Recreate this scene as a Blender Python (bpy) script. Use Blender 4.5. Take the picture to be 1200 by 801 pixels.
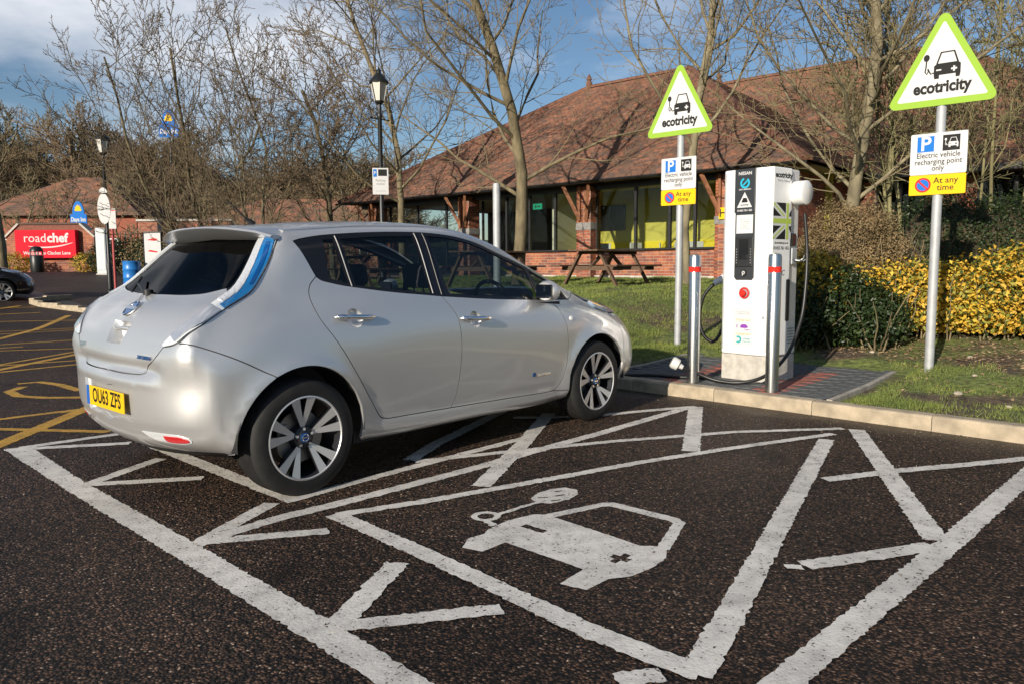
import bpy, math, random
import numpy as np
from mathutils import Vector, Matrix
from mathutils.bvhtree import BVHTree
from mathutils.geometry import delaunay_2d_cdt

SC = bpy.context.scene
COL = SC.collection
for _o in list(bpy.data.objects):
    bpy.data.objects.remove(_o, do_unlink=True)
R = math.radians

# ------------------------------------------------------------------ camera
# world frame: x = direction the parked silver car points, y = its left, z up, metres
HEAD, PITCH, ROLL = R(42.012), 0.10029, -0.00511
_c, _s = math.cos(PITCH), math.sin(PITCH)
_fw = Vector((math.cos(HEAD) * _c, math.sin(HEAD) * _c, -_s))
_rt = Vector((math.sin(HEAD), -math.cos(HEAD), 0))
_up = _rt.cross(_fw)
_r2 = _rt * math.cos(ROLL) + _up * math.sin(ROLL)
_u2 = _up * math.cos(ROLL) - _rt * math.sin(ROLL)
camd = bpy.data.cameras.new('camera')
cam = bpy.data.objects.new('camera', camd)
COL.objects.link(cam)
_m = Matrix((_r2, _u2, -_fw)).transposed().to_4x4()
_m.translation = (-2.3118, -4.4717, 1.2566)
cam.matrix_world = _m
camd.sensor_width = 36
camd.lens = 27.0
camd.clip_start = 0.05
camd.clip_end = 2000
SC.camera = cam

# ------------------------------------------------------------------ sky and sun
SUN_AZ, SUN_EL = R(9.5), R(17.0)          # shadows run along +x, swung 9.5 degrees to +y
SC.view_settings.view_transform = 'Standard'
SC.view_settings.look = 'None'
SC.view_settings.gamma = 1
SC.view_settings.use_curve_mapping = False
SC.view_settings.exposure = 0.60
world = bpy.data.worlds.new('World')
SC.world = world
world.use_nodes = True
wn, wl = world.node_tree.nodes, world.node_tree.links
bg = wn['Background']
sky = wn.new('ShaderNodeTexSky')
sky.sky_type = 'NISHITA'
sky.sun_disc = False
sky.sun_elevation = SUN_EL
# sun stands at direction (-cos az, -sin az); Nishita rotation 0 = +y, clockwise
sky.sun_rotation = math.atan2(-math.cos(SUN_AZ), -math.sin(SUN_AZ))
sky.altitude = 50
sky.air_density = 1.0
sky.dust_density = 0.4
sky.ozone_density = 3.2
tc = wn.new('ShaderNodeTexCoord')
mp = wn.new('ShaderNodeMapping')
mp.inputs['Scale'].default_value = (1.0, 1.0, 2.6)
mp.inputs['Location'].default_value = (4.2, 1.1, 0.3)
nz = wn.new('ShaderNodeTexNoise')
nz.inputs['Scale'].default_value = 1.7
nz.inputs['Detail'].default_value = 7
nz.inputs['Roughness'].default_value = 0.52
cr = wn.new('ShaderNodeValToRGB')
cr.color_ramp.elements[0].position = 0.545
cr.color_ramp.elements[1].position = 0.77
cmix = wn.new('ShaderNodeMix')
cmix.data_type = 'RGBA'
cmix.inputs[7].default_value = (11.5, 11.5, 11.7, 1)
wl.new(tc.outputs['Generated'], mp.inputs['Vector'])
wl.new(mp.outputs[0], nz.inputs['Vector'])
wl.new(nz.outputs['Fac'], cr.inputs['Fac'])
wl.new(cr.outputs['Color'], cmix.inputs[0])
wl.new(sky.outputs[0], cmix.inputs[6])
wl.new(cmix.outputs[2], bg.inputs['Color'])
bg.inputs['Strength'].default_value = 0.066
sund = bpy.data.lights.new('sun', 'SUN')
sund.energy = 3.9
sund.angle = R(0.53)
sund.color = (1.0, 0.90, 0.76)
sun = bpy.data.objects.new('sun', sund)
COL.objects.link(sun)
sun.rotation_euler = Vector((math.cos(SUN_AZ) * math.cos(SUN_EL), math.sin(SUN_AZ) * math.cos(SUN_EL), -math.sin(SUN_EL))).to_track_quat('-Z', 'Y').to_euler()
SC.cycles.max_bounces = 8
SC.cycles.transparent_max_bounces = 16
SC.cycles.caustics_reflective = False
SC.cycles.caustics_refractive = False

# ------------------------------------------------------------------ helpers
def setp(o, label=None, cat=None, group=None, kind=None):
    if label: o['label'] = label
    if cat: o['category'] = cat
    if group: o['group'] = group
    if kind: o['kind'] = kind
    return o

def empty(name, loc=(0, 0, 0), rz=0.0, label=None, cat=None, group=None):
    o = bpy.data.objects.new(name, None)
    o.empty_display_size = 0.2
    COL.objects.link(o)
    o.location = loc
    o.rotation_euler = (0, 0, rz)
    return setp(o, label, cat, group)

def link(name, me, mats, parent=None):
    o = bpy.data.objects.new(name, me)
    COL.objects.link(o)
    if not isinstance(mats, (list, tuple)): mats = [mats]
    if len(me.materials) == 0:
        for m in mats: me.materials.append(m)
    if parent is not None: o.parent = parent
    return o

def copy_tree(o, parent=None):
    c = o.copy()
    COL.objects.link(c)
    c.parent = parent
    for ch in list(o.children): copy_tree(ch, c)
    return c

class MB:
    """collects shapes, builds ONE mesh object"""
    def __init__(s): s.V, s.F, s.I = [], [], []
    def add(s, V, F, mi=0):
        b = len(s.V)
        s.V += [tuple(v) for v in V]
        s.F += [tuple(b + i for i in f) for f in F]
        s.I += [mi] * len(F)
        return s
    def box(s, c, size, rz=0, mi=0, mat=None):
        hx, hy, hz = size[0] / 2, size[1] / 2, size[2] / 2
        V = [Vector((x, y, z)) for x in (-hx, hx) for y in (-hy, hy) for z in (-hz, hz)]
        M = mat if mat is not None else Matrix.Rotation(rz, 3, 'Z')
        V = [M @ v + Vector(c) for v in V]
        return s.add(V, [(0, 1, 3, 2), (4, 6, 7, 5), (0, 4, 5, 1), (2, 3, 7, 6), (0, 2, 6, 4), (1, 5, 7, 3)], mi)
    def beam(s, p, q, w, h, mi=0, up=(0, 0, 1)):
        p, q = Vector(p), Vector(q)
        d = (q - p); L = d.length; d.normalize()
        u = Vector(up); sd = d.cross(u)
        if sd.length < 1e-5: sd = d.cross(Vector((1, 0, 0)))
        sd.normalize(); u2 = sd.cross(d)
        return s.box((p + q) / 2, (L, w, h), mi=mi, mat=Matrix((d, -sd, u2)).transposed())
    def tube(s, pts, rad, n=8, mi=0, caps=True, closed=False):
        pts = [Vector(p) for p in pts]
        k = len(pts)
        if not isinstance(rad, (list, tuple)): rad = [rad] * k
        V, F = [], []
        prev = None
        for i, p in enumerate(pts):
            if closed: d = pts[(i + 1) % k] - pts[i - 1]
            else: d = pts[min(i + 1, k - 1)] - pts[max(i - 1, 0)]
            if d.length < 1e-9: d = Vector((0, 0, 1))
            d.normalize()
            if prev is None:
                a = Vector((0, 0, 1)) if abs(d.z) < .9 else Vector((1, 0, 0))
                u = d.cross(a).normalized()
            else:
                u = (prev - d * prev.dot(d))
                if u.length < 1e-6: u = d.cross(Vector((0.3, 0.5, 0.8)))
                u.normalize()
            prev = u
            w = d.cross(u)
            for j in range(n):
                t = 2 * math.pi * j / n
                V.append(p + (u * math.cos(t) + w * math.sin(t)) * rad[i])
        m = k if closed else k - 1
        for i in range(m):
            for j in range(n):
                a, b = i * n + j, i * n + (j + 1) % n
                c, e = ((i + 1) % k) * n + (j + 1) % n, ((i + 1) % k) * n + j
                F.append((a, b, c, e))
        if caps and not closed:
            F.append(tuple(range(n))[::-1])
            F.append(tuple((k - 1) * n + j for j in range(n)))
        return s.add(V, F, mi)
    def lathe(s, prof, c=(0, 0, 0), axis='z', n=24, mi=0, caps=True):
        """prof = [(r, h)...] turned round an axis through c"""
        V, F = [], []
        for r, h in prof:
            for j in range(n):
                t = 2 * math.pi * j / n
                a, b = r * math.cos(t), r * math.sin(t)
                v = {'z': (a, b, h), 'y': (a, h, -b), 'x': (h, a, b)}[axis]
                V.append(Vector(v) + Vector(c))
        k = len(prof)
        for i in range(k - 1):
            for j in range(n):
                F.append((i * n + j, i * n + (j + 1) % n, (i + 1) * n + (j + 1) % n, (i + 1) * n + j))
        if caps:
            if prof[0][0] > 1e-6: F.append(tuple(range(n))[::-1])
            if prof[-1][0] > 1e-6: F.append(tuple((k - 1) * n + j for j in range(n)))
        return s.add(V, F, mi)
    def prism(s, poly, O, X, Y, t, mi=0):
        """2-D outline (may be concave) in plane O + aX + bY, thickness t along X x Y (front face at +t)"""
        O, X, Y = Vector(O), Vector(X), Vector(Y)
        N = X.cross(Y).normalized()
        ar = sum(poly[i][0] * poly[(i + 1) % len(poly)][1] - poly[(i + 1) % len(poly)][0] * poly[i][1] for i in range(len(poly)))
        if ar < 0: poly = poly[::-1]
        n = len(poly)
        V = [O + X * a + Y * b for a, b in poly] + [O + X * a + Y * b + N * t for a, b in poly]
        F = [tuple(range(n))[::-1], tuple(n + i for i in range(n))]
        F += [(i, (i + 1) % n, n + (i + 1) % n, n + i) for i in range(n)]
        return s.add(V, F, mi)
    def build(s, name, mats, parent=None, smooth=None, bevel=0):
        me = bpy.data.meshes.new(name)
        me.from_pydata(s.V, [], s.F)
        if not isinstance(mats, (list, tuple)): mats = [mats]
        for m in mats: me.materials.append(m)
        if len(mats) > 1: me.polygons.foreach_set('material_index', s.I)
        if smooth is not None:
            me.polygons.foreach_set('use_smooth', [True] * len(me.polygons))
            me.set_sharp_from_angle(angle=R(smooth))
        me.update()
        o = link(name, me, mats, parent)
        if bevel:
            b = o.modifiers.new('bevel', 'BEVEL')
            b.width = bevel; b.segments = 2; b.limit_method = 'ANGLE'; b.angle_limit = R(35)
            b.harden_normals = False
        return o

def fastmesh(name, V, F, mats, parent=None, mi=None, smooth=False):
    """numpy arrays V (n,3), F (m,k) with k = 3 or 4"""
    V = np.asarray(V, np.float32); F = np.asarray(F, np.int32)
    k = F.shape[1]
    me = bpy.data.meshes.new(name)
    me.vertices.add(len(V)); me.vertices.foreach_set('co', V.ravel())
    me.loops.add(F.size); me.loops.foreach_set('vertex_index', F.ravel())
    me.polygons.add(len(F))
    me.polygons.foreach_set('loop_start', np.arange(len(F), dtype=np.int32) * k)
    if not isinstance(mats, (list, tuple)): mats = [mats]
    for m in mats: me.materials.append(m)
    if mi is not None: me.polygons.foreach_set('material_index', np.asarray(mi, np.int32))
    if smooth: me.polygons.foreach_set('use_smooth', np.ones(len(F), bool))
    me.update(calc_edges=True)
    me.validate()
    return link(name, me, mats, parent)

def text(name, body, size, mat, parent, O, X, Y, depth=0.0008, bold=0.0, xs=1.0, align='CENTER', shear=0, line=1.0):
    cu = bpy.data.curves.new(name, 'FONT')
    cu.body = body; cu.size = size; cu.align_x = align; cu.align_y = 'CENTER'
    cu.extrude = depth; cu.offset = bold * size; cu.shear = shear; cu.space_line = line
    cu.resolution_u = 3
    t = bpy.data.objects.new(name, cu)
    COL.objects.link(t)
    me = bpy.data.meshes.new_from_object(t)
    bpy.data.objects.remove(t, do_unlink=True)
    bpy.data.curves.remove(cu)
    X, Y = Vector(X).normalized(), Vector(Y).normalized()
    N = X.cross(Y)
    M = Matrix((X * xs, Y, N)).transposed().to_4x4()
    M.translation = Vector(O)
    me.transform(M)
    me.materials.clear()
    return link(name, me, mat, parent)

def vnoise(x, y, s=0):
    return (math.sin(x * 1.7 + s) * math.cos(y * 2.3 - s * 1.3) + .5 * math.sin(x * 4.1 - y * 3.7 + s * 2.1) + .25 * math.sin(x * 9.3 + y * 8.1 + s)) / 1.75

# ------------------------------------------------------------------ materials
def mat(name, col, rough=.6, metal=0.0, var=0.0, vs=4.0, bump=0.0, bs=60.0, col2=None, coat=0.0, spec=.5, detail=6, trans=0.0, sub=0.0, emit=None, vs2=None, stretch=None):
    m = bpy.data.materials.new(name)
    m.use_nodes = True
    nt = m.node_tree; N, L = nt.nodes, nt.links
    b = N['Principled BSDF']
    b.inputs['Base Color'].default_value = (*col, 1)
    b.inputs['Roughness'].default_value = rough
    b.inputs['Metallic'].default_value = metal
    b.inputs['Specular IOR Level'].default_value = spec
    if coat:
        b.inputs['Coat Weight'].default_value = coat
        b.inputs['Coat Roughness'].default_value = .035
    if trans: b.inputs['Transmission Weight'].default_value = trans
    if emit:
        b.inputs['Emission Color'].default_value = (*emit[0], 1)
        b.inputs['Emission Strength'].default_value = emit[1]
    tcn = None
    def coords():
        nonlocal tcn
        if tcn is None:
            t = N.new('ShaderNodeTexCoord')
            tcn = t.outputs['Object']
            if stretch:
                mm = N.new('ShaderNodeMapping'); mm.inputs['Scale'].default_value = stretch
                L.new(tcn, mm.inputs['Vector']); tcn = mm.outputs[0]
        return tcn
    if var or col2:
        n = N.new('ShaderNodeTexNoise'); n.inputs['Scale'].default_value = vs; n.inputs['Detail'].default_value = detail
        L.new(coords(), n.inputs['Vector'])
        r = N.new('ShaderNodeValToRGB')
        c2 = col2 if col2 else tuple(max(0, c * (1 - var)) for c in col)
        c1 = col if col2 else tuple(min(1, c * (1 + var)) for c in col)
        r.color_ramp.elements[0].color = (*c2, 1); r.color_ramp.elements[1].color = (*c1, 1)
        r.color_ramp.elements[0].position = .36; r.color_ramp.elements[1].position = .64
        L.new(n.outputs['Fac'], r.inputs['Fac']); L.new(r.outputs['Color'], b.inputs['Base Color'])
        rr = N.new('ShaderNodeMapRange')
        rr.inputs['To Min'].default_value = max(0, rough - .08); rr.inputs['To Max'].default_value = min(1, rough + .08)
        L.new(n.outputs['Fac'], rr.inputs['Value']); L.new(rr.outputs[0], b.inputs['Roughness'])
    if bump:
        n2 = N.new('ShaderNodeTexNoise'); n2.inputs['Scale'].default_value = bs; n2.inputs['Detail'].default_value = 4
        L.new(coords(), n2.inputs['Vector'])
        bp = N.new('ShaderNodeBump'); bp.inputs['Strength'].default_value = bump; bp.inputs['Distance'].default_value = .01
        L.new(n2.outputs['Fac'], bp.inputs['Height']); L.new(bp.outputs[0], b.inputs['Normal'])
    return m

def glass(name, tint, gloss=1.0):
    """thin pane: transparent with a tint, mirror reflection by Fresnel"""
    m = bpy.data.materials.new(name); m.use_nodes = True
    nt = m.node_tree; N, L = nt.nodes, nt.links
    N.remove(N['Principled BSDF'])
    t = N.new('ShaderNodeBsdfTransparent'); t.inputs[0].default_value = (*tint, 1)
    g = N.new('ShaderNodeBsdfGlossy'); g.inputs['Roughness'].default_value = .01; g.inputs[0].default_value = (gloss, gloss, gloss, 1)
    lw = N.new('ShaderNodeLayerWeight'); lw.inputs[0].default_value = .5
    pw = N.new('ShaderNodeMath'); pw.operation = 'POWER'; pw.inputs[1].default_value = 5
    f = N.new('ShaderNodeMath'); f.operation = 'MULTIPLY_ADD'; f.inputs[1].default_value = .94; f.inputs[2].default_value = .05
    L.new(lw.outputs['Facing'], pw.inputs[0]); L.new(pw.outputs[0], f.inputs[0])
    mx = N.new('ShaderNodeMixShader')
    L.new(f.outputs[0], mx.inputs[0]); L.new(t.outputs[0], mx.inputs[1]); L.new(g.outputs[0], mx.inputs[2])
    L.new(mx.outputs[0], N['Material Output'].inputs[0])
    return m

class N_:
    pass
MT = N_()
MT.paint = mat('silver_paint', (.71, .71, .705), .40, .70, coat=.75)
MT.black_paint = mat('black_paint', (.012, .013, .018), .25, .2, coat=1.0)
MT.gloss_black = mat('gloss_black', (.012, .012, .014), .12)
MT.plastic = mat('black_plastic', (.018, .018, .019), .45)
MT.rubber = mat('tyre_rubber', (.013, .0125, .012), .75, var=.25, vs=14, bump=.15, bs=90)
MT.chrome = mat('chrome', (.85, .86, .88), .06, 1.0)
MT.alloy = mat('machined_alloy', (.66, .65, .64), .34, .55)
MT.alloy_dark = mat('dark_alloy', (.035, .037, .042), .35, .5)
MT.disc = mat('brake_disc', (.32, .30, .28), .4, .9)
MT.carglass = glass('car_glass', (.44, .50, .51), .8)
MT.rearglass = glass('privacy_glass', (.03, .033, .036), .35)
MT.white_plastic = mat('white_plastic', (.78, .78, .77), .35)
MT.interior = mat('dark_trim', (.03, .03, .032), .7)
MT.seat = mat('seat_cloth', (.055, .055, .06), .9, var=.2, vs=30)
# ================================================================== ground
from mathutils import noise as mnoise
rng = np.random.default_rng(7)

def kerb_x(y): return 4.11 + .055 * (y + .9)
def ry(y):
    t = np.clip((np.asarray(y, float) - 13) / 20, 0, 1)
    return .35 * t * t * (3 - 2 * t) + .65 * t
def lawn_z(x, y):
    x = np.asarray(x, float)
    t = np.clip((x - 5.2) / 9.5, 0, 1)
    a = .77 * (.5 * t + .5 * t * t * (3 - 2 * t))
    t2 = np.clip((x - 4.9) / 3.4, 0, 1); t3 = np.clip((x - 8.0) / 6.5, 0, 1)
    st = .62 * (.4 * t2 + .6 * t2 * t2 * (3 - 2 * t2)) + .15 * t3
    w = np.clip((np.asarray(y, float) - 1.0) / 1.8, 0, 1); w = w * w * (3 - 2 * w)
    return .115 + np.maximum(a * (1 - w) + st * w, ry(y))

def grid(xs, ys, zf):
    X, Y = np.meshgrid(xs, ys, indexing='ij')
    V = np.stack([X, Y, zf(X, Y)], -1).reshape(-1, 3)
    nx, ny = len(xs), len(ys)
    i, j = np.meshgrid(np.arange(nx - 1), np.arange(ny - 1), indexing='ij')
    a = (i * ny + j).ravel()
    F = np.stack([a, a + ny, a + ny + 1, a + 1], -1)
    return V, F

def asphalt():
    m = bpy.data.materials.new('asphalt'); m.use_nodes = True
    nt = m.node_tree; N, L = nt.nodes, nt.links
    b = N['Principled BSDF']; b.inputs['Specular IOR Level'].default_value = .2
    t = N.new('ShaderNodeTexCoord')
    v = N.new('ShaderNodeTexVoronoi'); v.inputs['Scale'].default_value = 88; v.feature = 'F1'
    v.inputs['Randomness'].default_value = 1
    L.new(t.outputs['Object'], v.inputs['Vector'])
    sep = N.new('ShaderNodeSeparateColor'); L.new(v.outputs['Color'], sep.inputs[0])
    r = N.new('ShaderNodeValToRGB'); r.color_ramp.interpolation = 'CONSTANT'
    e = r.color_ramp.elements
    e[0].position = 0; e[0].color = (.018, .014, .012, 1)
    e[1].position = .24; e[1].color = (.062, .040, .028, 1)
    for p, c in ((.50, (.105, .060, .039)), (.70, (.030, .023, .020)), (.80, (.155, .090, .058)), (.92, (.20, .122, .08)), (.98, (.36, .26, .19))):
        q = e.new(p); q.color = (*c, 1)
    L.new(sep.outputs[0], r.inputs['Fac'])
    # binder between the stones
    dr = N.new('ShaderNodeMapRange'); dr.inputs['From Min'].default_value = .40; dr.inputs['From Max'].default_value = .72
    L.new(v.outputs['Distance'], dr.inputs['Value'])
    mx = N.new('ShaderNodeMix'); mx.data_type = 'RGBA'
    L.new(dr.outputs[0], mx.inputs[0]); L.new(r.outputs[0], mx.inputs[6]); mx.inputs[7].default_value = (.012, .010, .009, 1)
    # worn / dirty patches, metres across
    n = N.new('ShaderNodeTexNoise'); n.inputs['Scale'].default_value = .55; n.inputs['Detail'].default_value = 5
    L.new(t.outputs['Object'], n.inputs['Vector'])
    pr = N.new('ShaderNodeMapRange'); pr.inputs['From Min'].default_value = .35; pr.inputs['From Max'].default_value = .7
    pr.inputs['To Min'].default_value = .72; pr.inputs['To Max'].default_value = 1.35
    L.new(n.outputs['Fac'], pr.inputs['Value'])
    hs = N.new('ShaderNodeMix'); hs.data_type = 'RGBA'; hs.blend_type = 'MULTIPLY'; hs.inputs[0].default_value = 1
    L.new(mx.outputs[2], hs.inputs[6]); L.new(pr.outputs[0], hs.inputs[7])
    st = N.new('ShaderNodeTexNoise'); st.inputs['Scale'].default_value = 1.6; st.inputs['Detail'].default_value = 8; st.inputs['Distortion'].default_value = .6
    L.new(t.outputs['Object'], st.inputs['Vector'])
    sr = N.new('ShaderNodeMapRange'); sr.inputs['From Min'].default_value = .62; sr.inputs['From Max'].default_value = .70; sr.inputs['To Min'].default_value = 1; sr.inputs['To Max'].default_value = .5
    L.new(st.outputs['Fac'], sr.inputs['Value'])
    hs0 = hs
    hs = N.new('ShaderNodeMix'); hs.data_type = 'RGBA'; hs.blend_type = 'MULTIPLY'; hs.inputs[0].default_value = 1
    L.new(hs0.outputs[2], hs.inputs[6]); L.new(sr.outputs[0], hs.inputs[7])
    # damp silt along the kerb channel
    sx = N.new('ShaderNodeSeparateXYZ'); L.new(t.outputs['Object'], sx.inputs[0])
    ky = N.new('ShaderNodeMath'); ky.operation = 'MULTIPLY_ADD'; ky.inputs[1].default_value = -.055; ky.inputs[2].default_value = 0
    L.new(sx.outputs[1], ky.inputs[0])
    kx = N.new('ShaderNodeMath'); L.new(sx.outputs[0], kx.inputs[0]); L.new(ky.outputs[0], kx.inputs[1])
    n2 = N.new('ShaderNodeTexNoise'); n2.inputs['Scale'].default_value = 2.2; n2.inputs['Detail'].default_value = 6
    L.new(t.outputs['Object'], n2.inputs['Vector'])
    ka = N.new('ShaderNodeMath'); ka.operation = 'MULTIPLY_ADD'; ka.inputs[1].default_value = .9; L.new(n2.outputs['Fac'], ka.inputs[0]); L.new(kx.outputs[0], ka.inputs[2])
    km = N.new('ShaderNodeMapRange'); km.inputs['From Min'].default_value = 4.22; km.inputs['From Max'].default_value = 4.52
    L.new(ka.outputs[0], km.inputs['Value'])
    kc = N.new('ShaderNodeMath'); kc.operation = 'LESS_THAN'; kc.inputs[1].default_value = 4.4; L.new(kx.outputs[0], kc.inputs[0])
    kf = N.new('ShaderNodeMath'); kf.operation = 'MULTIPLY'; L.new(km.outputs[0], kf.inputs[0]); L.new(kc.outputs[0], kf.inputs[1])
    kf2 = N.new('ShaderNodeMath'); kf2.operation = 'MULTIPLY'; kf2.inputs[1].default_value = .75; L.new(kf.outputs[0], kf2.inputs[0])
    fm = N.new('ShaderNodeMix'); fm.data_type = 'RGBA'
    L.new(kf2.outputs[0], fm.inputs[0]); L.new(hs.outputs[2], fm.inputs[6]); fm.inputs[7].default_value = (.045, .036, .026, 1)
    L.new(fm.outputs[2], b.inputs['Base Color'])
    rm = N.new('ShaderNodeMapRange'); rm.inputs['To Min'].default_value = .62; rm.inputs['To Max'].default_value = .42
    L.new(kf.outputs[0], rm.inputs['Value']); L.new(rm.outputs[0], b.inputs['Roughness'])
    bp = N.new('ShaderNodeBump'); bp.inputs['Strength'].default_value = .8; bp.inputs['Distance'].default_value = .008; bp.invert = True
    L.new(v.outputs['Distance'], bp.inputs['Height'])
    L.new(bp.outputs[0], b.inputs['Normal'])
    return m

def paintmat(name, col, dirt):
    m = bpy.data.materials.new(name); m.use_nodes = True
    nt = m.node_tree; N, L = nt.nodes, nt.links
    b = N['Principled BSDF']; b.inputs['Roughness'].default_value = .6
    t = N.new('ShaderNodeTexCoord')
    n = N.new('ShaderNodeTexNoise'); n.inputs['Scale'].default_value = 9; n.inputs['Detail'].default_value = 9; n.inputs['Roughness'].default_value = .7
    L.new(t.outputs['Object'], n.inputs['Vector'])
    r = N.new('ShaderNodeValToRGB')
    r.color_ramp.elements[0].position = .28; r.color_ramp.elements[0].color = (*[c * .62 for c in col], 1)
    r.color_ramp.elements[1].position = .58; r.color_ramp.elements[1].color = (*col, 1)
    L.new(n.outputs['Fac'], r.inputs['Fac'])
    v = N.new('ShaderNodeTexVoronoi'); v.inputs['Scale'].default_value = 78
    L.new(t.outputs['Object'], v.inputs['Vector'])
    n3 = N.new('ShaderNodeTexNoise'); n3.inputs['Scale'].default_value = 70; n3.inputs['Detail'].default_value = 3
    L.new(t.outputs['Object'], n3.inputs['Vector'])
    ad = N.new('ShaderNodeMath'); ad.operation = 'MULTIPLY_ADD'; ad.inputs[1].default_value = .45
    L.new(n.outputs['Fac'], ad.inputs[0]); L.new(n3.outputs['Fac'], ad.inputs[2])
    ch = N.new('ShaderNodeMapRange'); ch.inputs['From Min'].default_value = .545; ch.inputs['From Max'].default_value = .595
    ch.inputs['To Min'].default_value = 1; ch.inputs['To Max'].default_value = 0
    L.new(ad.outputs[0], ch.inputs['Value'])
    mx = N.new('ShaderNodeMix'); mx.data_type = 'RGBA'
    L.new(ch.outputs[0], mx.inputs[0]); L.new(r.outputs[0], mx.inputs[6]); mx.inputs[7].default_value = (*dirt, 1)
    n5 = N.new('ShaderNodeTexNoise'); n5.inputs['Scale'].default_value = 1.7; n5.inputs['Detail'].default_value = 7; n5.inputs['Distortion'].default_value = .8
    L.new(t.outputs['Object'], n5.inputs['Vector'])
    g5 = N.new('ShaderNodeMapRange'); g5.inputs['From Min'].default_value = .34; g5.inputs['From Max'].default_value = .56; g5.inputs['To Min'].default_value = .80; g5.inputs['To Max'].default_value = 1.0
    L.new(n5.outputs['Fac'], g5.inputs['Value'])
    m5 = N.new('ShaderNodeMix'); m5.data_type = 'RGBA'; m5.blend_type = 'MULTIPLY'; m5.inputs[0].default_value = 1
    L.new(mx.outputs[2], m5.inputs[6]); L.new(g5.outputs[0], m5.inputs[7])
    L.new(m5.outputs[2], b.inputs['Base Color'])
    bp = N.new('ShaderNodeBump'); bp.inputs['Strength'].default_value = .25; bp.inputs['Distance'].default_value = .003
    wv = N.new('ShaderNodeMath'); L.new(n3.outputs['Fac'], wv.inputs[0]); L.new(v.outputs['Distance'], wv.inputs[1])
    L.new(wv.outputs[0], bp.inputs['Height']); L.new(bp.outputs[0], b.inputs['Normal'])
    return m

MT.asphalt = asphalt()
MT.white_line = paintmat('white_thermoplastic', (.80, .765, .70), (.09, .068, .055))
MT.yellow_line = paintmat('yellow_thermoplastic', (.62, .34, .035), (.06, .045, .03))

V, F = grid(np.concatenate([np.arange(-60, -6, 6.), np.arange(-6, 15, 1.5), np.arange(15, 80, 6.)]), np.concatenate([np.arange(-60, 10, 5.), np.arange(10, 40, 1.), np.arange(40, 100, 6.)]), lambda x, y: ry(y))
road = fastmesh('road', V, F, MT.asphalt, smooth=True)
setp(road, kind='structure')
MT.field = mat('field', (.05, .06, .022), .9, var=.4, vs=.2)
V, F = grid(np.linspace(-500, 500, 51), np.linspace(-500, 500, 51), lambda x, y: ry(y) - .35 + 6.0 * np.clip((np.hypot(x, y) - 70) / 90, 0, 1))
setp(fastmesh('ground', V, F, MT.field, smooth=True), kind='structure')

# ---- painted markings: strokes of thermoplastic with ragged edges, children of the road
def ragged(poly, step=.018, amp=.0035, seed=0):
    rr = random.Random(seed)
    out = []
    n = len(poly)
    for i in range(n):
        a, b = Vector(poly[i]), Vector(poly[(i + 1) % n])
        L = (b - a).length
        k = max(1, int(L / step))
        d = (b - a).normalized() if L > 0 else Vector((1, 0)); nn = Vector((-d.y, d.x))
        for j in range(k):
            p = a + (b - a) * j / k
            p = p + nn * rr.gauss(0, amp)
            out.append((p.x, p.y))
    return out

def fill2d(loops):
    """triangulate outline with holes -> verts2d, tris"""
    vs, es = [], []
    for lp in loops:
        b = len(vs); n = len(lp)
        vs += [Vector(p) for p in lp]
        es += [(b + i, b + (i + 1) % n) for i in range(n)]
    v2, e2, f2, _, _, _ = delaunay_2d_cdt(vs, es, [], 0, 1e-6)
    P = np.array([(v.x, v.y) for v in v2])
    T = np.array([f for f in f2 if len(f) == 3])
    c = P[T].mean(1)
    ins = inpoly(c, loops[0])
    for h in loops[1:]: ins &= ~inpoly(c, h)
    return P, T[ins]

def inpoly(pts, poly):
    poly = np.asarray(poly, float); x, y = pts[:, 0], pts[:, 1]
    r = np.zeros(len(pts), bool)
    for i in range(len(poly)):
        x1, y1 = poly[i - 1]; x2, y2 = poly[i]
        if y1 == y2: continue
        c = ((y1 > y) != (y2 > y)) & (x < (x2 - x1) * (y - y1) / (y2 - y1) + x1)
        r ^= c
    return r

def marking(loops, m, z=.004, parent=road, name='road_marking', seed=0, amp=.0035):
    loops = [ragged(l, seed=seed + i * 31, amp=amp) for i, l in enumerate(loops)]
    P, T = fill2d(loops)
    zb = ry(P[:, 1])
    top = np.column_stack([P, zb + z])
    b = MB(); b.add(top, [tuple(t) for t in T])
    o = b.build(name, m, parent)
    return o

def stroke(pts, w, m, z=.004, seed=0, w2=None, name='road_marking'):
    pts = [Vector(p) for p in pts]
    Lf, Rt = [], []
    n = len(pts)
    for i, p in enumerate(pts):
        d = (pts[min(i + 1, n - 1)] - pts[max(i - 1, 0)]).normalized()
        nn = Vector((-d.y, d.x)); ww = w + ((w2 or w) - w) * i / (n - 1)
        Lf.append(p + nn * ww / 2); Rt.append(p - nn * ww / 2)
    return marking([[tuple(p) for p in Lf + Rt[::-1]]], m, z, seed=seed, name=name)

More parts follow.
